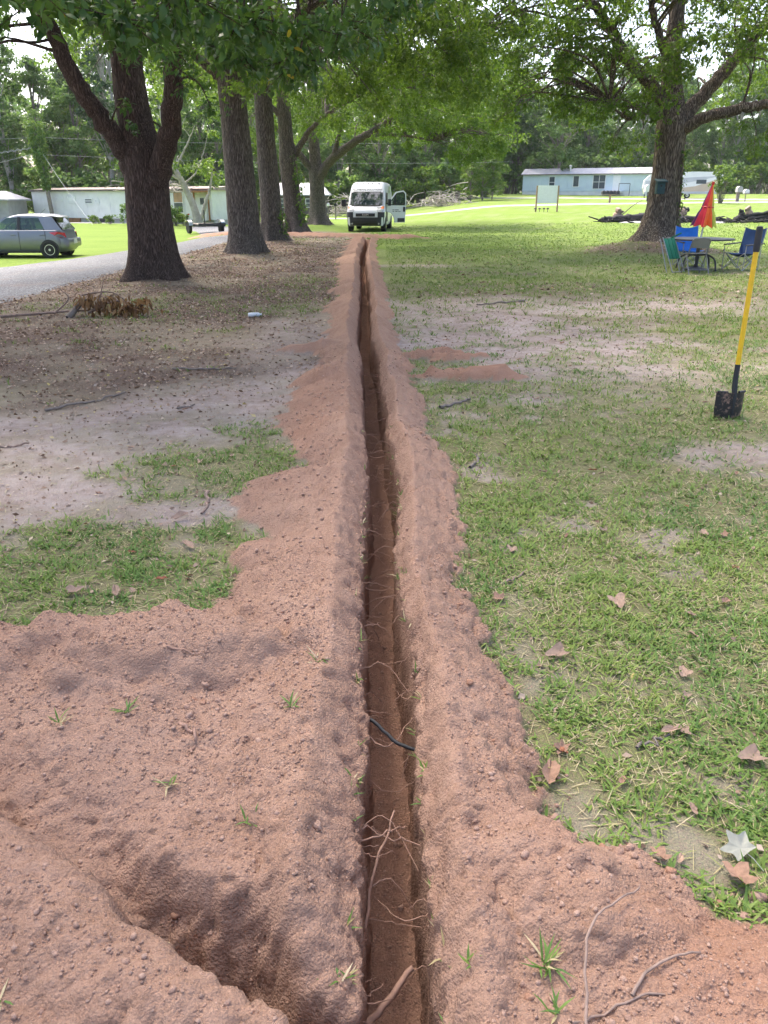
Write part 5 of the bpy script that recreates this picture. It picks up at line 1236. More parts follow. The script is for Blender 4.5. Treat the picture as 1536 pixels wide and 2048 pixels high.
o = tag(empty('post_mailbox', (38.4, 88.4, G0(38.4, 88.4))), 'small white mailbox on a thin post at the far right', 'mailbox'); MB().box((0, 0, .4), (.07, .07, .85)).build('post', M['grey_wood'], o); mailbox(o, 0, .84, M['siding_white'], .5, .42, .5)

sg = tag(empty('sign_board', (13.15, 67.0, G0(13.1, 67))), 'blank white board held between two wooden posts on the lawn', 'sign')
for s in (-1, 1): MB().box((s * .86, 0, .95), (.11, .11, 2.0)).build('post', M['wood_post'], sg)
MB().box((0, 0, 1.3), (1.6, .04, 1.32)).build('board', M['siding_blue'] if False else M['white_metal'], sg)
for k, x in enumerate((12.1, 12.45, 12.8, 13.1)):
    o = tag(empty('garden_light', (x, 66.2, G0(x, 66.2))), ['leftmost', 'second', 'third', 'rightmost'][k] + ' of four small black lawn lights by the blank sign', 'lawn light', 'lawn lights by the sign')
    MB().tube([(0, 0, -.02), (0, 0, .22)], .02, 6).build('stake', M['black'], o); MB().lathe([(.03, .2), (.12, .22), (.11, .27), (.02, .33)], 10).build('lamp_head', M['black'], o)
o = tag(empty('marker_post', (-15.2, 64.5, G0(-15.2, 64.5)), 0), 'leaning white marker with a red top near the white mobile home', 'marker'); MB().box((0, 0, .4), (.2, .05, .8), (0, R(-14), 0)).build('plate', M['white_metal'], o); MB().box((-.11, -.0, .84), (.2, .05, .1), (0, R(-14), 0)).build('cap', M['tail_red'], o)

PX, PY = -31.0, 76.0; PZ = G0(PX, PY)
up = tag(empty('utility_pole', (PX, PY, PZ)), 'leaning wooden utility pole smothered in green vines', 'utility pole')
MB().tube([(0.5, 0, -.2), (.3, 0, 3.5), (0, 0, 8.2)], [.19, .17, .14], 10).build('pole', M['grey_wood'], up)
gv = np.random.default_rng(5); n = 2600; t = gv.uniform(0.28, 1.03, n) ** .8; zc = t * 8.2; rad = (.30 + .42 * np.clip((t - .45) * 2, 0, 1)) * gv.uniform(.5, 1.1, n); a = gv.uniform(0, 6.28, n)
P = np.stack([.5 - t * .5 + rad * np.cos(a), rad * np.sin(a), zc + gv.normal(size=n) * .1], -1)
Vv, Fs, ra = leaf_mesh(P, gv.uniform(.14, .34, n), .34, (R(-85), R(0)), gv.uniform(0.2, 1, n), False, gv); c_ = np_obj('vine', Vv, Fs, M['vine_leaf'], up, dict(rnd=ra)); c_['kind'] = 'stuff'
M['wire'] = simple('wire', (.30, .32, .34), .5, .1)
def wire(a, b, sag, r, label, wrap=False):
    A_, B_ = np.array(a, float), np.array(b, float); t = np.linspace(0, 1, 25)[:, None]; P = A_ * (1 - t) + B_ * t; P[:, 2] -= (4 * sag * t * (1 - t))[:, 0]
    o = tag(empty('cable', tuple(P[0])), label, 'cable'); Vv, F = tube_np(P - P[0], np.full(25, r), 5); np_obj('line', Vv, F, M['wire'], o, None, True)
    if wrap:
        tt = np.linspace(0, 1, 320)[:, None]; Q = A_ * (1 - tt) + B_ * tt; Q[:, 2] -= (4 * sag * tt * (1 - tt))[:, 0]; ph = tt[:, 0] * 2 * PI * 45; Q[:, 2] += .11 * np.sin(ph); Q[:, 1] += .11 * np.cos(ph)
        Vv, F = tube_np(Q - P[0], np.full(320, r * .8), 4); np_obj('wrap', Vv, F, M['wire'], o, None, True)
wire((PX + .1, PY, PZ + 6.3), (-56, 74, 5.5), .9, .022, 'pale cable wrapped in a spiral running left from the pole', True)
wire((PX + .1, PY, PZ + 5.9), (-52, 70, 3.4), 1.1, .02, 'lowest pale cable sagging left from the pole')
wire((PX + .1, PY, PZ + 7.1), (-56, 78, 7.4), .5, .012, 'topmost thin wire running left from the pole')
wire((PX + .1, PY, PZ + 7.1), (14, 92, 7.6), .5, .009, 'upper thin wire running right from the pole past the tree trunks')
wire((PX + .1, PY, PZ + 5.7), (14, 92, 5.4), .4, .009, 'lower thin wire running right from the pole past the tree trunks')
wire((PX + .3, PY, PZ + 6.0), (-23.6, 66.5, G0(-23.6, 66.5)), .2, .014, 'guy wire slanting from the vine covered pole to the grass')

# ------------------------------------------------------------------ brush piles, bare tree, vines
def stick_pile(name, label, cat, x, y, rx, ry, h, n, mat, seed, rad=.03, ln=2.2):
    g = np.random.default_rng(seed); o = tag(empty(name, (x, y, G0(x, y))), label, cat); acc = Acc()
    for _ in range(n):
        c = np.array([g.normal() * rx * .5, g.normal() * ry * .5, abs(g.normal()) * h * .4]); a = g.uniform(0, 6.28); e = g.uniform(-.25, .55); L_ = g.uniform(.4, 1) * ln
        d = np.array([math.cos(a) * math.cos(e), math.sin(a) * math.cos(e), math.sin(e)]); P = catmull([c - d * L_ / 2, c + g.normal(size=3) * .12 * L_, c + d * L_ / 2], 5); P[:, 2] = np.maximum(P[:, 2], .03)
        Vv, F = tube_np(P, np.linspace(rad, rad * .4, 5) * g.uniform(.5, 1.3), 4); acc.add(Vv, F)
    s_ = acc.obj('sticks', mat, o); s_['kind'] = 'stuff'; return o
stick_pile('brush_pile', 'heap of bare grey branches on the grass right of the van', 'brush pile', 6.2, 88, 2.6, 1.4, 1.7, 150, M['bark_pale'], 11, .04, 2.4)
stick_pile('brush_pile', 'heap of bare grey branches between the last tree and the van', 'brush pile', -3.4, 84, 2.4, 1.2, 2.3, 120, M['bark_pale'], 12, .045, 2.8)
stick_pile('brush_pile', 'dead branches tangled over the roof end of the white mobile home', 'brush pile', -18.2, 67.2, 2.6, .8, 1.0, 90, M['bark_pale'], 13, .03, 2.2).location.z = 2.1
gd = np.random.default_rng(21)
make_tree('bare_tree', 'half bare grey forked tree in front of the white mobile home', 'tree', (-14.3, 63.5), [(0, 0, 0), (-.3, 0, 1.5), (-1.0, 0, 3.2), (-1.9, .1, 5.2), (-2.2, .1, 8.4)], [(0, .34), (1, .27), (3, .22), (6, .13), (9, .04)],
          [([(0.1, 0, .3), (.6, 0, 1.6), (1.1, 0, 2.8), (1.4, .2, 4.6)], .17, .03), ([(-1.0, 0, 3.2), (-2.4, -.4, 4.1), (-4.2, -.6, 4.6), (-5.4, -.5, 4.2)], .10, .02), ([(-1.4, 0, 4.2), (-.4, -.3, 5.6), (.4, -.4, 7.0)], .09, .02), ([(-1.9, 0, 5.2), (-3.4, 0, 6.6), (-4.8, .2, 7.0)], .08, .02), ([(-.8, 0, 2.8), (-2.2, .3, 3.0), (-3.4, .4, 2.5)], .07, .015), ([(-.9, 0, 3.0), (.2, .2, 4.0), (.9, .2, 5.6)], .08, .02)],
          dict(n=26, R=(4.2, 2.2), off=(-1.4, 0), zin=3.4, zout=3.0, top=8.5, leaves=85, L=.26, zbig=99, ratio=.3, skirt=.3), M['leaf_bright'], M['bark_pale'], 131, ns=16, flare=.1, relief=.004)
shrubs([(-20.2, 66.6, .62, 0), (-19.2, 66.0, .5, 1), (-17.4, 65.2, .6, 0), (-16.4, 64.8, .55, 0), (-15.6, 64.4, .45, 1), (-24.5, 69.6, .35, 1), (-22.8, 68.4, .3, 0)], 'low weedy bush along the foot of the white mobile home', 'bushes along the white mobile home')
ordinal_labels('bushes along the white mobile home', 'low weedy bush at the foot of the white mobile home')
yb_ = bush_proto('yellow_bush', 3.4, 1.5, 30, M['leaf_bright'], 305, .2, True, 80); put(yb_, 34.0, 84.0, 1.0, 'bright yellow green bush in front of the camper', 'bush', None)
for (x, y, s_, lb) in ((9.6, 92, .42, 'leftmost small vine wrapped tree beyond the lawn, right of the brush heap'), (11.0, 93, .5, 'middle small vine wrapped tree beyond the lawn, right of the brush heap'), (12.2, 94, .45, 'rightmost small vine wrapped tree beyond the lawn, right of the brush heap'), (-36.8, 73, .7, 'bright leafy tree beside the small grey shed')):
    put(protos['bright'][0], x, y, s_, lb, 'tree', None)

def ivy(name, label, base, path, n, spread, size, seed, mat=None, cat='ivy'):
    g = np.random.default_rng(seed); P = catmull(path, 40); o = tag(empty(name, tuple(P[0])), label, cat)
    Q = P + g.normal(size=P.shape) * .01; Vv, F = tube_np(Q - P[0], np.full(40, .012), 5); np_obj('stem', Vv, F, M['twig'], o, None, True)
    i = g.integers(0, 40, n); pp = P[i] + g.normal(size=(n, 3)) * np.array([spread, spread * .6, spread]); pp[:, 1] -= .02
    Vv, Fs, ra = leaf_mesh(pp - P[0], size * g.uniform(.6, 1.3, n), .38, (R(-80), R(10)), g.uniform(0, 1, n), False, g); c_ = np_obj('leaves', Vv, Fs, mat or M['vine_leaf'], o, dict(rnd=ra)); c_['kind'] = 'stuff'
ivy('ivy', 'ivy climbing the right side of the oak trunk', None, [(9.28, 25.75, .35), (9.17, 25.72, 1.1), (9.18, 25.74, 1.7), (9.14, 25.74, 2.4), (9.1, 25.7, 3.0)], 150, .06, .10, 31)
ivy('ivy', 'ivy hanging down the right side of the fourth tree in the row', None, [(-4.0, 41.05, .6), (-4.1, 41.05, 1.6), (-4.2, 41.05, 2.6), (-4.3, 41.05, 3.4)], 210, .11, .16, 32)
ivy('ivy', 'ivy at the foot of the third tree in the row', None, [(-4.0, 32.5, .2), (-3.98, 32.45, .8), (-4.05, 32.45, 1.3)], 90, .09, .13, 33)

# burn pile across the lawn
M['char'] = simple('char', (.022, .021, .022), .85, .4, 6, bump=.6, bscale=18); M['ash'] = simple('ash', (.36, .35, .36), .95, .3, 3); M['burnt_wood'] = simple('burnt_wood', (.30, .22, .17), .9, .35, 5)
gb = np.random.default_rng(41)
def log(name, label, pts, r0, r1, mat, cat='log', group=None):
    P = catmull(pts, 14); P[1:-1] += gb.normal(size=(12, 3)) * r0 * .12; o = tag(empty(name, tuple(P[0])), label, cat, group)
    Vv, F = tube_np(P - P[0], np.linspace(r0, r1, 14) * (1 + .12 * gb.normal(size=14)), 9, r0 * .12, 3); n_ = 9
    i0 = len(Vv); Vv = np.concatenate([Vv, [(P[0] - P[0]), P[-1] - P[0]]]); k = np.arange(n_); cap = np.concatenate([np.stack([np.full(n_, i0), (k + 1) % n_, k], -1), np.stack([np.full(n_, i0 + 1), 13 * n_ + k, 13 * n_ + (k + 1) % n_], -1)])
    np_obj('wood', Vv, [F, cap], mat, o, None, True); return o
def bz(x, y, z): return (x, y, G0(x, y) + z)
log('charred_log', 'long charred log lying at the left end of the burn pile', [bz(14.0, 53.0, .12), bz(15.6, 53.2, .2), bz(17.4, 53.4, .32)], .2, .26, M['char'])
log('charred_log', 'charred log slanting behind the oak trunk in the burn pile', [bz(16.6, 53.8, .35), bz(18.2, 53.6, .4), bz(19.8, 53.8, .75)], .2, .16, M['char'])
log('charred_log', 'thick charred log with a raised end in the middle of the burn pile', [bz(19.0, 53.4, .15), bz(20.0, 53.3, .2), bz(21.4, 53.2, .15)], .18, .14, M['char'])
log('charred_log', 'forked black log end standing up left of the pale stump', [bz(22.6, 53.0, .1), bz(23.0, 53.1, .35), bz(22.95, 53.1, .75)], .2, .13, M['char'])
log('charred_log', 'black limb curling upward at the right end of the burn pile', [bz(23.4, 53.0, .15), bz(24.6, 53.0, .35), bz(25.6, 53.0, .55), bz(26.0, 53.0, .95)], .17, .13, M['char'])
log('charred_log', 'black limb propped across the right end of the burn pile', [bz(22.6, 53.2, .15), bz(23.9, 53.0, .45), bz(24.9, 52.8, .65)], .14, .1, M['char'])
log('charred_log', 'short black log lying at the foot of the right end of the burn pile', [bz(24.3, 52.6, .1), bz(25.2, 52.7, .18), bz(25.9, 52.8, .2)], .12, .1, M['char'])
log('pale_stump', 'pale unburnt stump standing in the burn pile', [bz(23.6, 53.2, .1), bz(23.55, 53.2, .5), bz(23.35, 53.2, .9)], .2, .17, M['burnt_wood'], 'stump')
log('pale_stump', 'pale grey stump at the left end of the burn pile', [bz(15.1, 53.6, .2), bz(15.3, 53.6, .5), bz(15.2, 53.6, .72)], .28, .2, M['burnt_wood'], 'stump')
log('pale_stump', 'pinkish stump right of the oak trunk in the burn pile', [bz(19.1, 53.7, .2), bz(19.3, 53.7, .5), bz(19.5, 53.7, .66)], .3, .22, M['burnt_wood'], 'stump')
log('dry_stick', 'long thin stick jutting from the left of the burn pile', [bz(15.4, 53.4, .4), bz(15.9, 53.3, .9), bz(16.5, 53.2, 1.3)], .03, .015, M['grey_twig'], 'stick')
gm = []
for k in range(420):
    q = gb.uniform(0, 1); x = 13.8 + 12.5 * q; y = 52.9 + gb.normal() * .45; gm.append((x, y))
acc = Acc()
for (x, y) in gm:
    L_ = gb.uniform(.15, .8); a = gb.uniform(0, 6.28); h_ = G0(x, y) + abs(gb.normal()) * .1; d = np.array([math.cos(a), math.sin(a) * .6, gb.uniform(-.15, .3)]) * L_
    Vv, F = tube_np(np.stack([np.array([x, y, h_]), np.array([x, y, h_]) + d]), np.array([.05, .03]) * gb.uniform(.5, 1.4), 5); acc.add(Vv, F)
o = acc.obj('charcoal', M['char'], None); tag(o, 'scatter of burnt sticks and charcoal in the burn pile', 'charcoal', None, 'stuff')
for k, (x, y, rx) in enumerate(((15.9, 52.2, .9), (17.6, 52.3, .8), (20.6, 52.4, 1.3))):
    m_ = MB(); pts = [(rx * (1 + .25 * gb.normal()) * math.cos(a), .3 * (1 + .25 * gb.normal()) * math.sin(a)) for a in np.linspace(0, 2 * PI, 15)[:-1]]
    m_.add([(p[0], p[1], -.02) for p in pts] + [(p[0] * .6, p[1] * .6, .06) for p in pts] + [(0, 0, .09)], [(i, (i + 1) % 14, 14 + (i + 1) % 14, 14 + i) for i in range(14)] + [(14 + i, 14 + (i + 1) % 14, 28) for i in range(14)], True)
    tag(m_.build('ash_heap', M['ash'], None, (x, y, G0(x, y) + .01)), ['low pale ash heap at the left of the burn pile', 'low pale ash heap just left of the oak trunk', 'low pale ash heap right of the oak trunk'][k], 'ash')
# ------------------------------------------------------------------ the table under the oak
M['table_grey'] = simple('table_grey', (.19, .19, .19), .5, .08); M['table_edge'] = simple('table_edge', (.035, .035, .04), .5, .1)
M['steel_grey'] = simple('steel_grey', (.20, .20, .20), .4, .08, metallic=.3); M['blue_cloth'] = simple('blue_cloth', (.015, .16, .58), .8, .12, 9); M['navy_cloth'] = simple('navy_cloth', (.012, .045, .14), .85, .2, 9)
M['green_cloth'] = simple('green_cloth', (.01, .16, .09), .7, .15, 9); M['tube_grey'] = simple('tube_grey', (.34, .35, .37), .4, .1, metallic=.5)
TX, TY = 7.66, 19.8; TZ = G0(TX, TY)
tb = tag(empty('patio_table', (TX, TY, TZ)), 'round grey patio table with black curved legs under the closed umbrella', 'table')
tp = MB().lathe([(.0, .70), (.76, .70), (.78, .715), (.76, .73), (.0, .732)], 40).build('tabletop', M['table_grey'], tb)
MB().lathe([(.755, .695), (.79, .70), (.795, .717), (.785, .734), (.765, .734)], 40).build('rim', M['table_edge'], tp)
MB().tube([(0, 0, .06), (0, 0, .70)], .045, 10).build('column', M['table_edge'], tb)
for k in range(4):
    a = R(35 + 90 * k); c, s = math.cos(a), math.sin(a)
    P = catmull([(0.03 * c, .03 * s, .34), (.25 * c, .25 * s, .36), (.48 * c, .48 * s, .26), (.55 * c, .55 * s, .0)], 12); MB().tube([tuple(p) for p in P], .022, 8).build('leg', M['table_edge'], tb)
MB().lathe([(.0, 0), (.24, .0), (.23, .04), (.06, .08), (.05, .1)], 24).build('umbrella_base', M['table_edge'], tb)

um = tag(empty('patio_umbrella', (TX + .02, TY, TZ + .735)), 'closed patio umbrella in purple, red, orange and lime panels', 'umbrella')
um.rotation_euler = (0, R(5), 0)
MB().tube([(0, 0, -.60), (0, 0, 1.27)], .02, 8).build('pole', M['white_metal'], um)
cols = [('panel_purple', (.10, .012, .10)), ('panel_red', (.62, .02, .04)), ('panel_orange', (.80, .13, .015)), ('panel_lime', (.48, .52, .05)), ('panel_lime', (.42, .50, .06)), ('panel_orange', (.80, .30, .02)), ('panel_red', (.62, .02, .04)), ('panel_purple', (.10, .012, .10))]
for k in range(8):
    a0, a1 = R(180 + 22 + 45 * k - 45), R(180 + 22 + 45 * (k + 1) - 45); vs = []; nz, na = 12, 6
    for i in range(nz + 1):
        f = i / nz; z = 1.22 - f * .95; r = .02 + .235 * f ** 1.05 * (1 - .16 * math.exp(-((f - .55) / .07) ** 2))
        for j in range(na + 1):
            a = a0 + (a1 - a0) * j / na; w = 1 + (.22 * math.cos(2 * PI * j / na * 1.0) + .06 * math.sin(5 * PI * j / na + k)) * f
            vs.append((r * w * math.cos(a), r * w * math.sin(a), z - .03 * f * math.cos(2 * PI * j / na)))
    fs = [(i * (na + 1) + j, i * (na + 1) + j + 1, (i + 1) * (na + 1) + j + 1, (i + 1) * (na + 1) + j) for i in range(nz) for j in range(na)]
    MB().add(vs, fs, True).build('canopy_panel', simple(cols[k][0], cols[k][1], .65, .12, 10), um)
MB().lathe([(0, 1.27), (.03, 1.26), (.035, 1.2), (.03, 1.19)], 12).build('finial', M['tail_red'], um)
MB().lathe([(.135, .715), (.145, .70), (.135, .685)], 16).build('tie_strap', M['tail_red'], um)

# grey steel folding chair, its back to the camera
fc = tag(empty('folding_chair', (7.22, 18.72, G0(7.22, 18.72)), R(4)), 'grey metal folding chair with its back to the trench side', 'chair')
for s in (-1, 1):
    MB().tube([(s * .215, .20, 0), (s * .215, -.05, .46), (s * .21, -.17, .74), (s * .17, -.185, .775)], .014, 8).build('front_leg', M['steel_grey'], fc)
    MB().tube([(s * .235, -.26, 0), (s * .235, .0, .42)], .013, 8).build('rear_leg', M['steel_grey'], fc)
MB().tube([(-.17, -.185, .775), (0, -.19, .79), (.17, -.185, .775)], .014, 8).build('top_rail', M['steel_grey'], fc)
MB().tube([(-.235, -.20, .10), (.235, -.20, .10)], .01, 6).build('rear_stretcher', M['steel_grey'], fc); MB().tube([(-.215, .14, .11), (.215, .14, .11)], .01, 6).build('front_stretcher', M['steel_grey'], fc)
bk = MB(); vs = [];
for i in range(9):
    for j in range(6):
        u = -1 + 2 * i / 8; v = j / 5; vs.append((u * (.205 - .03 * v ** 3), -.135 - .04 * v - .025 * (1 - u * u), .575 + .21 * v - .03 * u * u * v))
bk.add(vs + [(x, y + .012, z) for x, y, z in vs], [(i * 6 + j, (i + 1) * 6 + j, (i + 1) * 6 + j + 1, i * 6 + j + 1) for i in range(8) for j in range(5)] + [(54 + i * 6 + j, 54 + i * 6 + j + 1, 54 + (i + 1) * 6 + j + 1, 54 + (i + 1) * 6 + j) for i in range(8) for j in range(5)], True); bk.build('backrest', M['steel_grey'], fc)
MB().box((0, .06, .445), (.40, .39, .025), (R(-3), 0, 0), .01).build('seat', M['steel_grey'], fc)

def camp_chair(x, y, rz, cloth, label):
    o = tag(empty('camp_chair', (x, y, G0(x, y)), rz), label, 'chair')   # faces local -y
    ft = [(-.30, -.28, 0), (.30, -.28, 0), (.30, .28, 0), (-.30, .28, 0)]; tpz = .40
    top = [(-.27, -.26, tpz), (.27, -.26, tpz), (.27, .24, tpz), (-.27, .24, tpz)]
    for a, b in ((0, 1), (1, 0), (2, 3), (3, 2), (1, 2), (2, 1), (3, 0), (0, 3)):
        MB().tube([ft[a], top[b]], .010, 6).build('leg', M['tube_grey'], o)
    for s in (-1, 1):
        MB().tube([(s * .30, .28, .02), (s * .29, .29, .55), (s * .30, .37, .97)], .010, 6).build('back_post', M['tube_grey'], o)
        MB().tube([(s * .30, -.27, .02), (s * .31, -.27, .60)], .010, 6).build('arm_post', M['tube_grey'], o)
        arm = MB(); arm.box((s * .31, .02, .60 - .0), (.075, .62, .025), (R(3), 0, 0), .01); arm.build('armrest', M['table_edge'], o)
    vs = []; n1, n2 = 8, 8
    for i in range(n1 + 1):
        for j in range(n2 + 1):
            u = -1 + 2 * i / n1; v = j / n2; vs.append((u * .27, -.26 + .50 * v, tpz - .09 * (1 - u * u) * math.sin(PI * min(1, v * .9 + .1)) - .03 * v))
    MB().add(vs, [(i * 9 + j, (i + 1) * 9 + j, (i + 1) * 9 + j + 1, i * 9 + j + 1) for i in range(8) for j in range(8)], True).build('seat', cloth, o)
    vs = []
    for i in range(9):
        for j in range(9):
            u = -1 + 2 * i / 8; v = j / 8; vs.append((u * (.28 + .02 * v), .22 + .15 * v + .05 * (1 - u * u) * math.sin(PI * v), .37 + .60 * v - .055 * (1 - u * u) * v ** 3))
    MB().add(vs, [(i * 9 + j, i * 9 + j + 1, (i + 1) * 9 + j + 1, (i + 1) * 9 + j) for i in range(8) for j in range(8)], True).build('backrest', cloth, o)
    return o
camp_chair(7.86, 20.85, R(4), M['blue_cloth'], 'bright blue folding camp chair on the far side of the table')
camp_chair(8.72, 19.75, R(-62), M['navy_cloth'], 'navy camp chair on the right side of the table, turned sideways')

gc = tag(empty('folded_lawn_chair', (6.78, 19.3, G0(6.78, 19.3)), R(38)), 'folded green lawn chair leaning on the left edge of the table', 'chair')
for s in (-1, 1):
    MB().tube([(s * .24, -.32, .0), (s * .24, .06, .78)], .011, 6).build('frame_tube', M['tube_grey'], gc); MB().tube([(s * .27, -.18, .0), (s * .27, .10, .74)], .011, 6).build('frame_tube', M['tube_grey'], gc)
MB().tube([(-.24, -.32, .012), (.24, -.32, .012)], .011, 6).build('foot_bar', M['tube_grey'], gc)
for k in range(3):
    MB().box((-.15 + .15 * k, -.055, .52), (.135, .035, .50), (R(-26), 0, 0), .01).build('webbing', M['green_cloth'], gc)
for k in range(4): MB().box((.0, -.115 + .045 * k, .36 + .105 * k), (.46, .02, .06), (R(-26), 0, 0), .006).build('cross_webbing', M['green_cloth'], gc)
MB().box((.25, .03, .80), (.05, .3, .03), (R(-26), 0, 0), .01).build('armrest', M['green_cloth'], gc)

# bird box on the oak
M['teal'] = simple('teal', (.03, .075, .085), .7, .2, 8)
bx_ = tag(empty('birdhouse', (8.42, 25.48, 1.93)), 'dark teal birdhouse fixed to the oak trunk', 'birdhouse')
MB().box((0, 0, 0), (.24, .2, .36), None, .006).build('box', M['teal'], bx_)
MB().box((0, -.03, .20), (.32, .34, .03), (R(14), 0, 0)).build('roof', M['teal'], bx_); MB().lathe([(0, 0), (.03, 0), (.03, .01), (0, .012)], 12, (0, -.101, .05), Matrix.Rotation(R(90), 4, 'X')).build('entrance_hole', M['black'], bx_); MB().box((0, .14, 0), (.06, .14, .5)).build('mount', M['grey_wood'], bx_)

# ------------------------------------------------------------------ shovel standing in the ground
M['yellow'] = simple('yellow', (.80, .50, .015), .4, .1, 14); M['rubber'] = simple('rubber', (.025, .027, .03), .65, .15)
def blade_mat():
    m, nt, b, out = new_mat('shovel_steel'); oc = objco(nt); f = noise(nt, 22, 5, .7, oc); r_ = ramp(nt, [(.52, (.015, .015, .017)), (.66, (.30, .19, .14))]); nt.links.new(f, r_.inputs[0]); nt.links.new(r_.outputs[0], b.inputs['Base Color']); b.inputs['Roughness'].default_value = .55; return m
M['shovel_steel'] = blade_mat()
SX, SY = 2.72, 5.9; SZ = gz(SX, SY)
sv = tag(empty('shovel', (SX, SY, SZ), R(8)), 'yellow handled shovel standing upright with its black blade in the ground', 'shovel')
sv.rotation_euler = (R(-3), R(1.2), R(8))
vs = []; na, nb = 12, 14
for j in range(nb + 1):
    v = j / nb; z = .205 - .29 * v; hw = .118 * (1 if v < .45 else math.sqrt(max(.0, 1 - ((v - .45) / .56) ** 2.0)))
    for i in range(na + 1):
        u = -1 + 2 * i / na; vs.append((u * hw, -.035 * (1 - u * u) * (1 - .5 * v) + .035 * u * u, z))
nV = len(vs); fsb = [(j * 13 + i, j * 13 + i + 1, (j + 1) * 13 + i + 1, (j + 1) * 13 + i) for j in range(nb) for i in range(na)]
MB().add(vs + [(x, y + .004, z) for x, y, z in vs], fsb + [tuple(nV + q for q in f[::-1]) for f in fsb], True).build('blade', M['shovel_steel'], sv)
for s in (-1, 1): MB().tube([(s * .045, -.005, .205), (s * .115, .03, .205)], .010, 6).build('footstep', M['shovel_steel'], sv)
MB().tube([(0, -.028, .04), (0, -.025, .17), (0, -.008, .24), (0, 0, .30), (0, 0, .42)], [.006, .018, .022, .0205, .0205], 10).build('socket', M['rubber'], sv)
MB().tube([(0, 0, .41), (0, 0, 1.26)], .0185, 12).build('handle', M['yellow'], sv)
MB().tube([(0, 0, 1.24), (0, 0, 1.26), (0, 0, 1.40), (0, 0, 1.415), (0, 0, 1.42)], [.022, .024, .024, .021, .008], 12).build('grip', M['rubber'], sv)

# ------------------------------------------------------------------ ground cover
gg = np.random.default_rng(55)
def blade_mesh(P, az, L, W, lean, curl, rnd):
    n = len(P); h = np.stack([np.cos(az), np.sin(az), np.zeros(n)], -1); s = np.stack([-np.sin(az), np.cos(az), np.zeros(n)], -1); up = np.array([0, 0, 1.0])
    d1 = h * np.sin(lean)[:, None] + up * np.cos(lean)[:, None]; l2 = lean + curl; d2 = h * np.sin(l2)[:, None] + up * np.cos(l2)[:, None]
    m = P + d1 * (L * .5)[:, None]; t = m + d2 * (L * .5)[:, None]; w = (W / 2)[:, None]
    Vv = np.stack([P - s * w * .7, P + s * w * .7, m + s * w, m - s * w, t], 1).reshape(-1, 3); b = np.arange(n)[:, None] * 5
    return Vv, [b + np.array([[0, 1, 2, 3]]), b + np.array([[3, 2, 4]])], np.repeat(rnd, 5)

def grass_zone(name, label, x0, x1, y0, y1, dens, nb, L, W, mat, seed, lean=(.6, 1.45), straw=.4, fan=True, thr=.12):
    g = np.random.default_rng(seed)
    n = int(dens * (y1 - y0) * (x1 - x0)); X = g.uniform(x0, x1, n); Y = g.uniform(y0, y1, n)
    if fan: k = (np.abs(X) < 0.52 * Y + .35); X, Y = X[k], Y[k]
    m, br, li = masks(X, Y); z, sp, ins = ground(X, Y, True)
    clump = .47 + 1.1 * fbm(X, Y, .16, 3, seed + 1)
    k = (g.uniform(0, 1, len(X)) < np.clip(m * 1.1, .0, 1) * np.clip(clump + .25, 0, 1)) & (m > thr) & (sp < .35 + .35 * g.uniform(0, 1, len(X)))
    dx = -6.0; k &= ~((X < -5.9) & (X > -13.2 + .0 * Y) & (Y < 34))
    X, Y, z = X[k], Y[k], z[k]; n = len(X)
    az0 = g.uniform(0, 6.283, n)[:, None] + np.arange(nb)[None, :] * 6.283 / nb + g.normal(size=(n, nb)) * .5
    tone = np.clip(.55 + .6 * fbm(X, Y, .6, 3, seed + 2), 0, 1)[:, None]
    dry = np.clip(straw + .45 * fbm(X, Y, .45, 3, seed + 3), .04, .8)[:, None]
    is_dry = g.uniform(0, 1, (n, nb)) < dry
    rn = np.where(is_dry, g.uniform(.76, 1, (n, nb)), np.clip(.62 * tone + .28 * g.uniform(0, 1, (n, nb)), 0, .72))
    off_ = g.normal(size=(n, nb, 2)) * L * .35
    P = np.stack([X[:, None] + off_[..., 0], Y[:, None] + off_[..., 1], np.repeat(z[:, None], nb, 1) - .002], -1).reshape(-1, 3)
    ln = g.uniform(lean[0], lean[1], n * nb); ln = np.where(is_dry.ravel(), g.uniform(1.0, 1.5, n * nb), ln)
    LL = L * g.uniform(.5, 1.25, n * nb); WW = W * g.uniform(.7, 1.2, n * nb) * np.where(is_dry.ravel(), .55, 1)
    Vv, Fs, ra = blade_mesh(P, az0.ravel(), LL, WW, ln, g.uniform(-.1, .6, n * nb), rn.ravel())
    o = np_obj(name, Vv, Fs, mat, None, dict(rnd=ra)); return tag(o, label, 'grass', None, 'stuff')
grass_zone('grass', 'thick green turf right of the trench in the foreground', .15, 2.7, 1.15, 4.2, 1500, 6, .050, .0075, M['grass'], 501, straw=.27)
grass_zone('grass', 'patchy turf left of the trench beyond the spoil', -2.9, -.4, 2.5, 6.5, 1250, 6, .048, .0072, M['grass'], 502, straw=.32)
grass_zone('grass', 'patchy turf around the standing shovel', .15, 5.2, 4.2, 9.5, 680, 5, .058, .0085, M['grass'], 503, straw=.32)
grass_zone('grass', 'thin grass around the bare soil right of the trench', .1, 9.6, 9.5, 18, 190, 5, .085, .012, M['lawn_blades'], 504, straw=.25)
grass_zone('grass', 'thin grass streaks between the trench and the nearest tree trunk', -7.5, -.6, 7, 18, 190, 5, .085, .011, M['lawn_blades'], 505, straw=.2)
grass_zone('grass', 'lawn around the table and the oak', .1, 17, 18, 30, 80, 4, .085, .016, M['lawn_blades'], 506, straw=.12)
grass_zone('grass', 'thin grass between the trench and the middle of the tree row', -6, -.6, 18, 40, 60, 4, .10, .018, M['lawn_blades'], 507, straw=.15)
grass_zone('grass', 'sunny lawn between the trench end and the burn pile', -1, 27, 30, 52, 24, 4, .10, .028, M['lawn_blades'], 508, straw=.06)

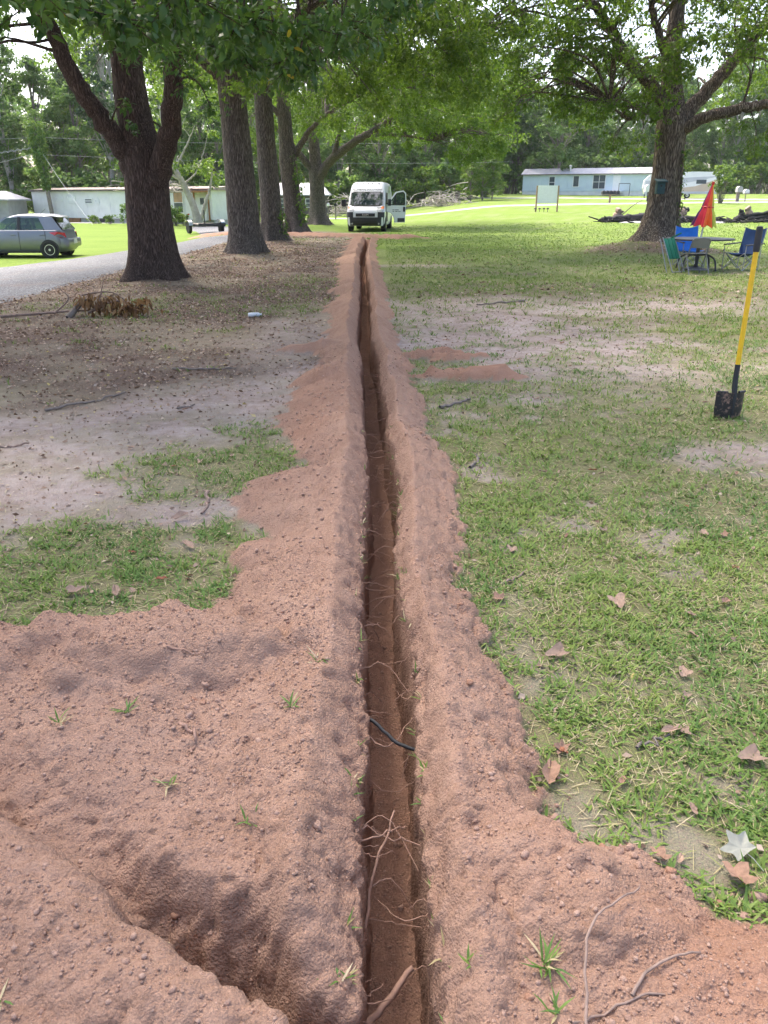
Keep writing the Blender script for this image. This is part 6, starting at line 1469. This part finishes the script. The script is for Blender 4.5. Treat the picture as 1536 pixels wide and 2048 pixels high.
def litter_zone(name, label, x0, x1, y0, y1, n, L, seed, use):
    g = np.random.default_rng(seed); X = g.uniform(x0, x1, n); Y = g.uniform(y0, y1, n); k = np.abs(X) < .52 * Y + .4; X, Y = X[k], Y[k]
    m, br, li = masks(X, Y); z, sp, ins = ground(X, Y, True); w = use(m, br, li); k = (g.uniform(0, 1, len(X)) < w) & (sp < .4) & ~((X < -6.4) & (Y < 34) & (Y > 14)); X, Y, z = X[k], Y[k], z[k]
    P = np.stack([X, Y, z + .006], -1); Vv, Fs, ra = leaf_mesh(P, L * g.uniform(.5, 1.3, len(X)), .30, (R(-8), R(22)), g.uniform(0, 1, len(X)) ** 1.2, False, g)
    o = np_obj(name, Vv, Fs, M['dead_leaf'], None, dict(rnd=ra)); return tag(o, label, 'leaf litter', None, 'stuff')
litter_zone('leaf_litter', 'brown leaf litter under the row of trees', -7.2, -.6, 5.8, 20, 42000, .042, 601, lambda m, b, l: np.clip(l * .75 + .05, 0, 1))
litter_zone('leaf_litter', 'brown leaf litter around the far trunks of the row', -8, -.6, 20, 40, 18000, .06, 602, lambda m, b, l: np.clip(l, 0, 1))
litter_zone('leaf_litter', 'leaf scraps strewn through the turf right of the trench', .2, 5.4, 1.3, 12, 9000, .03, 603, lambda m, b, l: .28 + .4 * l + 0 * m)
litter_zone('leaf_litter', 'leaf scraps strewn over the pale soil left of the trench', -3.6, -.5, 2.7, 7.5, 4200, .032, 604, lambda m, b, l: .30 + .0 * m)
litter_zone('leaf_litter', 'brown leaf litter around the foot of the oak and across the lawn', .5, 14, 12, 30, 12000, .07, 605, lambda m, b, l: np.clip(.12 + l, 0, 1))

litter_zone('leaf_litter', 'fine broken leaf scraps on the pale soil left of the trench', -4.2, -.5, 3.0, 9.5, 15000, .018, 606, lambda m, b, l: .30 + .3 * l + 0 * m)
litter_zone('leaf_litter', 'fine broken leaf scraps on the bare soil right of the trench', .2, 6, 5.5, 14, 14000, .022, 607, lambda m, b, l: .22 + .3 * b + 0 * m)
# crumbs of soil on the banks
def lump_mesh(seed, sub=1):
    bm = bmesh.new(); bmesh.ops.create_icosphere(bm, subdivisions=sub, radius=1.0); g = np.random.default_rng(seed)
    v = np.array([q.co[:] for q in bm.verts]); f = np.array([[q.index for q in fc_.verts] for fc_ in bm.faces]); bm.free()
    v *= (1 + .2 * g.normal(size=(len(v), 1))); v *= np.array([1, g.uniform(.75, 1), g.uniform(.6, .85)]); return v, f
def soil_mat(name, cols):
    m, nt, b, out = new_mat(name); p = pos(nt); n1 = noise(nt, 40, 5, .7, p); r_ = ramp(nt, cols); nt.links.new(n1, r_.inputs[0]); nt.links.new(r_.outputs[0], b.inputs['Base Color']); b.inputs['Roughness'].default_value = .95; b.inputs['Specular IOR Level'].default_value = .15
    bp = N(nt, 'ShaderNodeBump', Strength=.8, Distance=.01); nt.links.new(noise(nt, 160, 4, .7, p), bp.inputs['Height']); nt.links.new(bp.outputs[0], b.inputs['Normal']); return m
M['clod'] = soil_mat('clod', [(.3, (.34, .21, .155)), (.5, (.44, .285, .215)), (.7, (.52, .36, .285))])
M['clod_red'] = soil_mat('clod_red', [(.3, (.31, .165, .105)), (.5, (.41, .23, .155)), (.7, (.48, .30, .21))])
lv = [lump_mesh(700 + i) for i in range(6)]
def crumb_field(label, x0, x1, y0, y1, n, s0, s1, seed, pw=3.0):
    g = np.random.default_rng(seed); X = g.uniform(x0, x1, n); Y = g.uniform(y0, y1, n); k = np.abs(X) < .52 * Y + .4; X, Y = X[k], Y[k]; z, sp, ins = ground(X, Y, True)
    edge_ = np.max([ground(X + a_, Y + b_, False)[1] for a_, b_ in ((.09, 0), (-.09, 0), (0, -.09), (.05, -.05), (-.05, -.05))], axis=0)
    prob = np.where(ins > .5, .25, np.where(sp > .5, .75 + .8 * np.clip(fbm(X, Y, .3, 3, seed), -.5, .5), np.where(edge_ > .5, .22, .0) + .3 * (sp > .1))); k = g.uniform(0, 1, len(X)) < prob; X, Y, z = X[k], Y[k], z[k]; n = len(X)
    sz = s0 + (s1 - s0) * g.uniform(0, 1, n) ** pw; acc = Acc()
    for i in range(6):
        q = np.arange(n) % 6 == i; v, f = lv[i]; a = g.uniform(0, 6.28, q.sum()); c, s = np.cos(a)[:, None], np.sin(a)[:, None]
        vx = v[None, :, 0] * c - v[None, :, 1] * s; vy = v[None, :, 0] * s + v[None, :, 1] * c; vz = np.repeat(v[None, :, 2], q.sum(), 0)
        Vv = np.stack([vx, vy, vz], -1) * sz[q][:, None, None] + np.stack([X[q], Y[q], z[q] + sz[q] * .25], -1)[:, None, :]
        F = (f[None] + (np.arange(q.sum()) * len(v))[:, None, None]).reshape(-1, 3); acc.add(Vv.reshape(-1, 3), F)
    o = acc.obj('soil_crumbs', M['clod'], None, True); tag(o, label, 'soil crumbs', None, 'stuff')
crumb_field('coarser soil crumbs covering the spoil banks close to the camera', -1.6, 1.5, .95, 2.9, 7000, .0028, .0095, 801)
crumb_field('coarser soil crumbs covering the spoil banks further along the trench', -1.3, .8, 2.9, 8.5, 7000, .0035, .012, 802)
ov = np.array([(1, 0, 0), (-1, 0, 0), (0, 1, 0), (0, -1, 0), (0, 0, 1), (0, 0, -1)], dtype=float); of = np.array([(0, 2, 4), (2, 1, 4), (1, 3, 4), (3, 0, 4), (2, 0, 5), (1, 2, 5), (3, 1, 5), (0, 3, 5)])
lv = [(ov * (1 + .25 * np.random.default_rng(740 + i).normal(size=(6, 1))), of) for i in range(6)]
crumb_field('fine soil crumbs covering the spoil banks close to the camera', -1.6, 1.5, .95, 3.2, 60000, .0018, .0052, 803, 2.0)
# dry straw lying over the thin turf
def straw_zone(label, x0, x1, y0, y1, n, L, seed):
    g = np.random.default_rng(seed); X = g.uniform(x0, x1, n); Y = g.uniform(y0, y1, n); m, br, li = masks(X, Y); z, sp, ins = ground(X, Y, True); k = (np.abs(X) < .52 * Y + .4) & (sp < .3) & (g.uniform(0, 1, n) < np.clip(.15 + m, 0, 1)); X, Y, z = X[k], Y[k], z[k]; n = len(X)
    Vv, Fs, ra = blade_mesh(np.stack([X, Y, z + .005], -1), g.uniform(0, 6.28, n), L * g.uniform(.5, 1.4, n), np.full(n, L * .05), g.uniform(1.35, 1.6, n), g.uniform(-.15, .25, n), g.uniform(.76, 1, n))
    tag(np_obj('dry_straw', Vv, Fs, M['grass'], None, dict(rnd=ra)), label, 'straw', None, 'stuff')
straw_zone('dry straw lying in the turf right of the trench', .15, 4.2, 1.2, 8, 23000, .06, 811)
straw_zone('dry straw lying in the turf left of the trench', -2.8, -.4, 2.6, 6, 8000, .055, 812)

def fit(o, x, y, s, rz, dz=0.0, tilt=0.0):
    o.location = (x, y, gz(x, y) + dz); o.rotation_euler = (random.uniform(-tilt, tilt), random.uniform(-tilt, tilt), rz); o.scale = (s, s, s)
# larger clods: each one its own
clod_me = []
for i in range(5):
    v, f = lump_mesh(720 + i, 2); o = np_obj('dirt_clod', v, f, M['clod'] if i != 2 else M['clod_red'], None, None, True); clod_me.append(o)
gcl = np.random.default_rng(61); k = 0
spots = []
for _ in range(46):      # the rolled-down rim of the right-hand bank
    t = gcl.uniform(0, 1); x = .34 + .75 * t + gcl.normal() * .03; y = float(np.interp(x, RB_X, RB_Y)) + gcl.normal() * .03 + .01; spots.append((x, y, gcl.uniform(.006, .017)))
for (x, y, s) in ((.92, 1.40, .026), (.72, 1.45, .02), (.60, 1.50, .021), (.545, 1.54, .019), (1.0, 1.33, .02), (.47, 1.66, .022), (.82, 1.38, .018), (.33, 1.37, .013), (-.17, 1.50, .018), (-.52, 1.88, .017), (.05, 1.72, .013), (.29, 1.06, .013), (1.05, 1.1, .022), (.9, 1.12, .016)): spots.append((x, y, s))
for _ in range(34): spots.append((gcl.uniform(-1.3, -.15), gcl.uniform(1.2, 2.7), gcl.uniform(.007, .015)))
for _ in range(30): y = gcl.uniform(2.5, 6); spots.append((float(trench_x(np.array([y]))[0]) + .36 + gcl.normal() * .04, y, gcl.uniform(.008, .016)))
for _ in range(14): spots.append((-.52 + gcl.normal() * .12, 2.1 + gcl.normal() * .06, gcl.uniform(.009, .019)))
for i, (x, y, s) in enumerate(spots):
    s *= .82
    src = clod_me[i % 5]
    o = src if i < 5 else src.copy()
    if i >= 5: COL.objects.link(o)
    fit(o, x, y, s, gcl.uniform(0, 6.28), s * .12, .4)
    rgt = x > float(trench_x(np.array([y]))[0]); gname = 'clods on the right hand spoil bank' if rgt else 'clods on the left hand spoil bank'
    tag(o, 'rounded reddish clod of soil lying on the ' + ('right' if rgt else 'left') + ' hand spoil bank', 'clod', gname)

# fallen leaves lying singly
def dead_leaf_mesh(seed, lobes):
    g = np.random.default_rng(seed); n = 18; out_ = []
    for i in range(n):
        a = 2 * PI * i / n; r = (.42 + .10 * math.cos(lobes * a) + .05 * g.normal()) if lobes else 0; 
        if lobes: x, y = r * math.cos(a) * 1.05, r * math.sin(a) * .8
        else: x, y = .5 * math.cos(a), .19 * math.sin(a) * (1 + .2 * g.normal())
        out_.append((x, y, .16 * abs(y) / .2 * (.6 if lobes else 1) + .06 * g.normal() * .6 + .24 * x * x))
    vs = out_ + [(p[0] * .5, p[1] * .5, p[2] * .35) for p in out_] + [(0, 0, 0)]
    fs = [(i, (i + 1) % n, n + (i + 1) % n, n + i) for i in range(n)] + [(n + i, n + (i + 1) % n, 2 * n) for i in range(n)]
    return vs, fs
M['leaf_a'] = simple('leaf_a', (.27, .16, .105), .8, .3, 6); M['leaf_b'] = simple('leaf_b', (.33, .225, .16), .8, .25, 6); M['leaf_c'] = simple('leaf_c', (.30, .12, .06), .75, .3, 6); M['leaf_d'] = simple('leaf_d', (.26, .18, .13), .8, .2, 6); M['leaf_white'] = simple('leaf_white', (.30, .305, .25), .7, .08, 8); M['leaf_green'] = simple('leaf_green', (.12, .25, .05), .5, .2, 8)
LV = []
for i, (lb, mt) in enumerate(((0, 'leaf_a'), (3, 'leaf_b'), (0, 'leaf_b'), (5, 'leaf_a'), (0, 'leaf_c'), (0, 'leaf_d'), (3, 'leaf_d'))):
    vs, fs = dead_leaf_mesh(900 + i, lb); LV.append(MB().add(vs, fs, True).build('fallen_leaf', M[mt]))
gl_ = np.random.default_rng(71); cnt = 0
def drop(x, y, s, i, lab, grp, dz=.012):
    global cnt
    src = LV[i]
    if i in drop.first: o = src.copy(); COL.objects.link(o)
    else: o = src; drop.first.add(i)
    fit(o, x, y, s, gl_.uniform(0, 6.28), dz, .25); tag(o, lab, 'leaf', grp); return o
drop.first = set()
BIGL = ['reddish brown leaf in the turf right of the bank, upper of the near group', 'grey brown leaf in the turf close to the right bank', 'tan leaf in the turf level with the black cable, near the middle', 'brown leaf in the turf at the right, level with the tan leaf', 'long twisted brown leaf beside the toe of the right bank', 'upright tan leaf beside the grey stick in the turf',
        'large lobed brown leaf at the right edge above the silvery leaf', 'grey brown leaf touching the large lobed leaf at the right edge', 'tan leaf on the bare soil at the left turf patch', 'large lobed reddish leaf in the left turf patch', 'narrow grey brown leaf in the left turf patch beside the lobed leaf', 'pale tan leaf near the right end of the left turf patch']
for (x, y, s, i) in ((1.08, 2.35, .06, 1), (.65, 2.47, .085, 6), (.99, 2.87, .09, 1), (1.44, 2.87, .07, 0), (.49, 1.82, .11, 0), (.92, 2.02, .075, 2), (1.12, 1.89, .085, 6), (1.16, 1.83, .075, 0), (-1.1, 3.83, .10, 2), (-1.35, 2.98, .08, 6), (-1.17, 2.98, .09, 5), (-.97, 3.47, .09, 2)):
    o = drop(x, y, s, i, BIGL.pop(0), None, .02); o.pop('group', None)
k = 0
while k < 72:
    y = 1.5 + 8 * gl_.uniform(0, 1) ** 1.5; x = gl_.uniform(-.52, .52) * y
    z_, sp_, in_ = ground(np.array([x]), np.array([y])); 
    if sp_[0] > .4: continue
    r_ = x > float(trench_x(np.array([y]))[0])
    drop(x, y, gl_.uniform(.03, .06) * (1 + .03 * y), int(gl_.integers(7)), 'small dry brown leaf lying on the ground ' + ('right' if r_ else 'left') + ' of the trench', 'small dry leaves ' + ('right' if r_ else 'left') + ' of the trench', .014); k += 1
pts = []
for i in range(48):
    a = 2 * PI * i / 48; r = .20 + sum(h_ * math.exp(-(abs(((a - R(c_) + PI) % (2 * PI)) - PI) / w_) ** 1.25) for (c_, h_, w_) in ((90, .34, .34), (30, .34, .34), (150, .36, .34), (-32, .20, .34), (212, .20, .34))); pts.append((r * math.cos(a), r * math.sin(a)))
m_ = MB(); nn_ = 48; zf = lambda p, k_: .10 * math.sin(4.5 * p[0] + 1) * k_ + .14 * (p[0] ** 2 + p[1] ** 2) * k_ + .008 * math.sin(13 * math.atan2(p[1], p[0])) * k_
m_.add([(p[0], p[1], zf(p, 1)) for p in pts] + [(p[0] * .55, p[1] * .55, zf(p, .4)) for p in pts] + [(0, 0, 0)], [(i, (i + 1) % nn_, nn_ + (i + 1) % nn_, nn_ + i) for i in range(nn_)] + [(nn_ + i, nn_ + (i + 1) % nn_, 2 * nn_) for i in range(nn_)], True)
m_.tube([(0, -.1, .03), (.02, -.4, .06), (.0, -.75, .02)], .012, 5)
o = tag(m_.build('fallen_leaf', M['leaf_white']), 'pale silvery lobed leaf lying on the turf at the lower right', 'leaf'); o.location = (.93, 1.53, gz(.93, 1.53) + .028); o.scale = (.095,) * 3; o.rotation_euler = (R(14), R(-10), R(28))
o = tag(LV[3].copy(), 'large pale brown leaf just below the silvery lobed leaf', 'leaf'); COL.objects.link(o); o.location = (.885, 1.445, gz(.885, 1.445) + .022); o.scale = (.09,) * 3; o.rotation_euler = (.15, .1, 2.0); o.pop('group', None)

# twigs and roots
def stick(name, label, pts, r0, r1, mat, cat, group=None, lift=None, jit=.006, side=None, dz=None):
    P = np.array(pts, dtype=float)
    if P.shape[1] == 2:
        P = catmull(np.concatenate([P, np.zeros((len(P), 1))], 1), 14); P[:, 2] = ground(P[:, 0], P[:, 1])[0] + (lift if lift is not None else r0 * 1.2)
    else: P = catmull(P, 14)
    P[1:-1] += gl_.normal(size=(12, 3)) * jit; o = np_obj(name, *tube_np(P - P[0], np.linspace(r0, r1, 14), 6), mat, None, None, True); o.location = tuple(P[0]); return tag(o, label, cat, group)
stick('dead_twig', 'long thin twig arching in a hoop over the right hand mound', [(.385, .97, .12), (.40, 1.06, .17), (.42, 1.14, .20), (.465, 1.20, .20), (.52, 1.24, .19), (.57, 1.275, .18)], .0035, .002, M['twig'], 'twig', jit=.002)
stick('dead_twig', 'straight twig lying across the foot of the right hand mound', [(.36, 1.0), (.45, 1.035), (.56, 1.06)], .003, .0025, M['twig'], 'twig', jit=.002)
stick('dead_twig', 'bent twig rising from the right hand mound', [(.49, 1.05), (.54, 1.11), (.62, 1.14), (.665, 1.15)], .004, .0022, M['twig'], 'twig', lift=.012, jit=.002)
for (a, b, r, mt, lb) in (((.46, 6.2), (.74, 6.5), .014, 'grey_twig', 'dark stick lying beside the right bank near the red soil heaps'), ((.55, 4.67), (.62, 4.93), .010, 'grey_twig', 'short grey stick on the turf right of the trench'), ((.79, 1.95), (.91, 2.01), .0065, 'grey_twig', 'grey stick lying in the turf at the right foreground'), ((-2.76, 6.12), (-2.3, 6.75), .012, 'grey_twig', 'long straight stick on the litter at the left'),
                          ((-2.14, 7.76), (-1.5, 7.8), .012, 'grey_twig', 'dark stick on the bare soil left of the trench'), ((-1.7, 6.2), (-1.6, 6.36), .010, 'grey_twig', 'short forked stick on the pale soil'), ((-2.72, 5.12), (-2.5, 5.2), .009, 'twig', 'twig at the left edge on the pale soil'), ((.46, 3.02), (.64, 3.18), .007, 'twig', 'thin brown twig in the turf right of the trench'), ((2.36, 13.3), (1.5, 12.8), .018, 'grey_twig', 'long dark stick across the bare soil at the right'), ((-1.05, 4.25), (-1.0, 3.9), .010, 'twig', 'short brown stick on bare soil at the left turf patch'), ((-.62, 1.92), (-.55, 1.78), .006, 'root', 'thick root stub on the left spoil'), ((-.72, 2.2), (-.55, 2.16), .004, 'root', 'thin root lying on the left spoil hump')):
    m_ = ((a[0] + b[0]) / 2 + .03, (a[1] + b[1]) / 2); stick('dead_twig', lb, [a, m_, b], r, r * .6, M[mt], 'stick')
gr_ = np.random.default_rng(81)
for i in range(110):
    y = 1.0 + 7.5 * gr_.uniform(0, 1) ** 1.3; xt_ = float(trench_x(np.array([y]))[0]); s = -1 if i % 2 else 1; z0_ = -gr_.uniform(.01, .22); L_ = gr_.uniform(.05, .20); x0_ = xt_ + s * .105
    P = [(x0_, y, z0_), (x0_ - s * L_ * .5, y + gr_.normal() * .03, z0_ + gr_.normal() * .02), (x0_ - s * L_, y + gr_.normal() * .06, z0_ - abs(gr_.normal()) * .05)]
    big_ = gr_.uniform() < .25; stick('root', 'thin pale root poking into the trench from its ' + ('left' if s < 0 else 'right') + ' wall', P, .0034 if big_ else .0018, .001, M['root'], 'root', 'roots from the ' + ('left' if s < 0 else 'right') + ' trench wall', jit=.002)
stick('root', 'thick root crossing the bottom of the trench close to the camera', [(-.08, 1.18, -.20), (-.01, 1.24, -.17), (.07, 1.31, -.12)], .010, .007, M['root'], 'root', jit=.002)
stick('root', 'branching root leaning up out of the trench', [(-.06, 1.42, -.22), (-.03, 1.55, -.10), (.03, 1.72, -.02)], .0055, .003, M['root'], 'root', jit=.004)
stick('root', 'cut root stub in the trench near the bottom of the view', [(-.05, 1.05, -.2), (0, 1.09, -.17)], .012, .010, M['root'], 'root', jit=.001)
stick('root', 'thin root spanning the full trench', [(-.09, 1.70, -.02), (-.01, 1.66, -.05), (.10, 1.60, -.03)], .0026, .0018, M['root'], 'root', jit=.004)
stick('root', 'wiry pale root reaching across the trench from the left', [(-.09, 1.60, -.02), (0, 1.62, -.01), (.06, 1.66, -.02)], .003, .0015, M['root'], 'root', jit=.004)
stick('buried_cable', 'exposed black cable crossing the trench', [(-.11, 2.16, .00), (-.03, 2.12, -.02), (.04, 2.06, -.055), (.12, 2.02, -.06)], .0065, .0065, M['rubber'], 'cable', jit=.001)

# torn sprigs of grass on the spoil and along the trench rim
def sprig(x, y, s, nbl, seed, lab, grp, dry=.25, dz=.0):
    g = np.random.default_rng(seed); az = g.uniform(0, 6.28, nbl); P = g.normal(size=(nbl, 3)) * np.array([.006, .006, .002])
    rn = np.where(g.uniform(0, 1, nbl) < dry, g.uniform(.8, 1, nbl), g.uniform(.05, .55, nbl))
    Vv, Fs, ra = blade_mesh(P, az, s * g.uniform(.6, 1.3, nbl), np.full(nbl, .0055), g.uniform(.5, 1.4, nbl), g.uniform(-.2, .5, nbl), rn)
    o = np_obj('grass_sprig', Vv, Fs, M['grass'], None, dict(rnd=ra)); o.location = (x, y, gz(x, y) + .004 + dz); return tag(o, lab, 'grass sprig', grp)
for i, (x, y, s, nb, lb) in enumerate(((.34, 1.13, .06, 22, 'clump of torn turf with straw on the right hand mound'), (.335, 1.02, .045, 9, 'small green sprig at the bottom edge of the right hand mound'), (.18, 1.13, .035, 7, 'green sprig on the right bank beside the trench'), (-.79, 1.95, .05, 10, 'green sprig on the left spoil, leftmost of the middle row'), (-.97, 1.89, .045, 9, 'straw coloured sprig at the left of the spoil'), (-.28, 1.94, .05, 10, 'green sprig on the left bank beside the trench'), (-.58, 1.64, .045, 9, 'straw and green sprig in the middle of the left spoil'), (-.34, 1.52, .04, 8, 'pale sprig on the crest above the side trench'), (-.5, 1.32, .05, 5, 'long green blade hanging in the side trench'), (-.22, 2.22, .05, 9, 'green sprig on the upper left bank'), (-.76, 1.04, .05, 10, 'green tuft at the lower left edge of the near bank'), (-.36, 1.14, .05, 4, 'two upright green blades at the lip of the side trench'))):
    sprig(x, y, s, nb, 910 + i, lb, None, .35)
gs = np.random.default_rng(91)
for i in range(84):
    y = .98 + 4.6 * gs.uniform(0, 1) ** 1.4; s = 1 if i % 3 else -1; x = float(trench_x(np.array([y]))[0]) + s * gs.uniform(.088, .115)
    sprig(x, y, gs.uniform(.03, .055), int(gs.integers(4, 9)), 950 + i, 'green grass sprig hanging at the ' + ('right' if s > 0 else 'left') + ' rim of the trench', 'sprigs on the ' + ('right' if s > 0 else 'left') + ' trench rim', .3, -.01)

# heap of dry branches with withered leaves near the drive, and a scrap of litter
HX, HY = -4.35, 11.6
hp = tag(empty('branch_heap', (HX, HY, gz(HX, HY))), 'fallen branch with withered tan leaves lying by the drive', 'branch')
for (pts, r0, r1, mt) in (([(-1.25, -.1, .02), (-.7, .0, .05), (-.2, .05, .08), (.6, .1, .10)], .024, .010, 'twig'), ([(-.25, -.15, .0), (-.15, 0, .14), (-.05, .1, .24)], .05, .03, 'grey_twig'), ([(.0, 0, .06), (.4, .1, .22), (.8, .1, .1)], .022, .008, 'twig'), ([(-.5, 0, .05), (-.3, .1, .25), (-.42, .1, .4)], .014, .005, 'twig'), ([(.1, .1, .1), (.2, .1, .36), (.26, .1, .52)], .012, .004, 'twig'), ([(-.1, .1, .3), (.3, .15, .34), (.55, .2, .18)], .014, .008, 'twig')):
    P = catmull(pts, 10); np_obj('stick', *tube_np(P, np.linspace(r0, r1, 10), 6), M[mt], hp, None, True)
for (cx, cz, n, w) in ((-.02, .24, 70, .16), (.30, .22, 60, .14), (.62, .16, 55, .13), (.80, .22, 45, .10), (.4, .10, 60, .35)):
    P = np.stack([cx + gs.normal(size=n) * w * .6, .05 + gs.normal(size=n) * .08, cz + gs.normal(size=n) * .05], -1); Vv, Fs, ra = leaf_mesh(P, gs.uniform(.08, .18, n), .18, (R(-95), R(-25)), gs.uniform(0, 1, n), False, gs)
    c_ = np_obj('withered_leaves', Vv, Fs, M['tan_leaf'], hp, dict(rnd=ra)); c_['kind'] = 'stuff'
o = tag(empty('plastic_bottle', (-1.9, 11.6, gz(-1.9, 11.6) + .035), R(20)), 'crushed clear plastic bottle lying on the soil left of the trench', 'bottle')
MB().tube([(-.10, 0, 0), (-.06, 0, 0), (.0, 0, .005), (.05, 0, 0), (.08, 0, 0)], [.03, .033, .028, .032, .012], 10).build('bottle_body', M['white_metal'], o); MB().tube([(.08, 0, 0), (.1, 0, 0)], .014, 10).build('cap', M['white_metal'], o)

# ------------------------------------------------------------------ thin summer haze that pales the far woods
def haze_box():
    m = bpy.data.materials.new('haze'); m.use_nodes = True; nt = m.node_tree; nt.nodes.clear()
    out = nt.nodes.new('ShaderNodeOutputMaterial'); v = nt.nodes.new('ShaderNodeVolumePrincipled')
    v.inputs['Color'].default_value = (0.90, 0.95, 1.0, 1); v.inputs['Density'].default_value = 0.0002; v.inputs['Anisotropy'].default_value = 0.35
    nt.links.new(v.outputs[0], out.inputs['Volume'])
    o = MB().box((0, 102.5, 14.0), (24000, 345, 34.0)).build('haze', m); tag(o, 'thin pale haze in the summer air', 'haze', None, 'stuff')
haze_box()
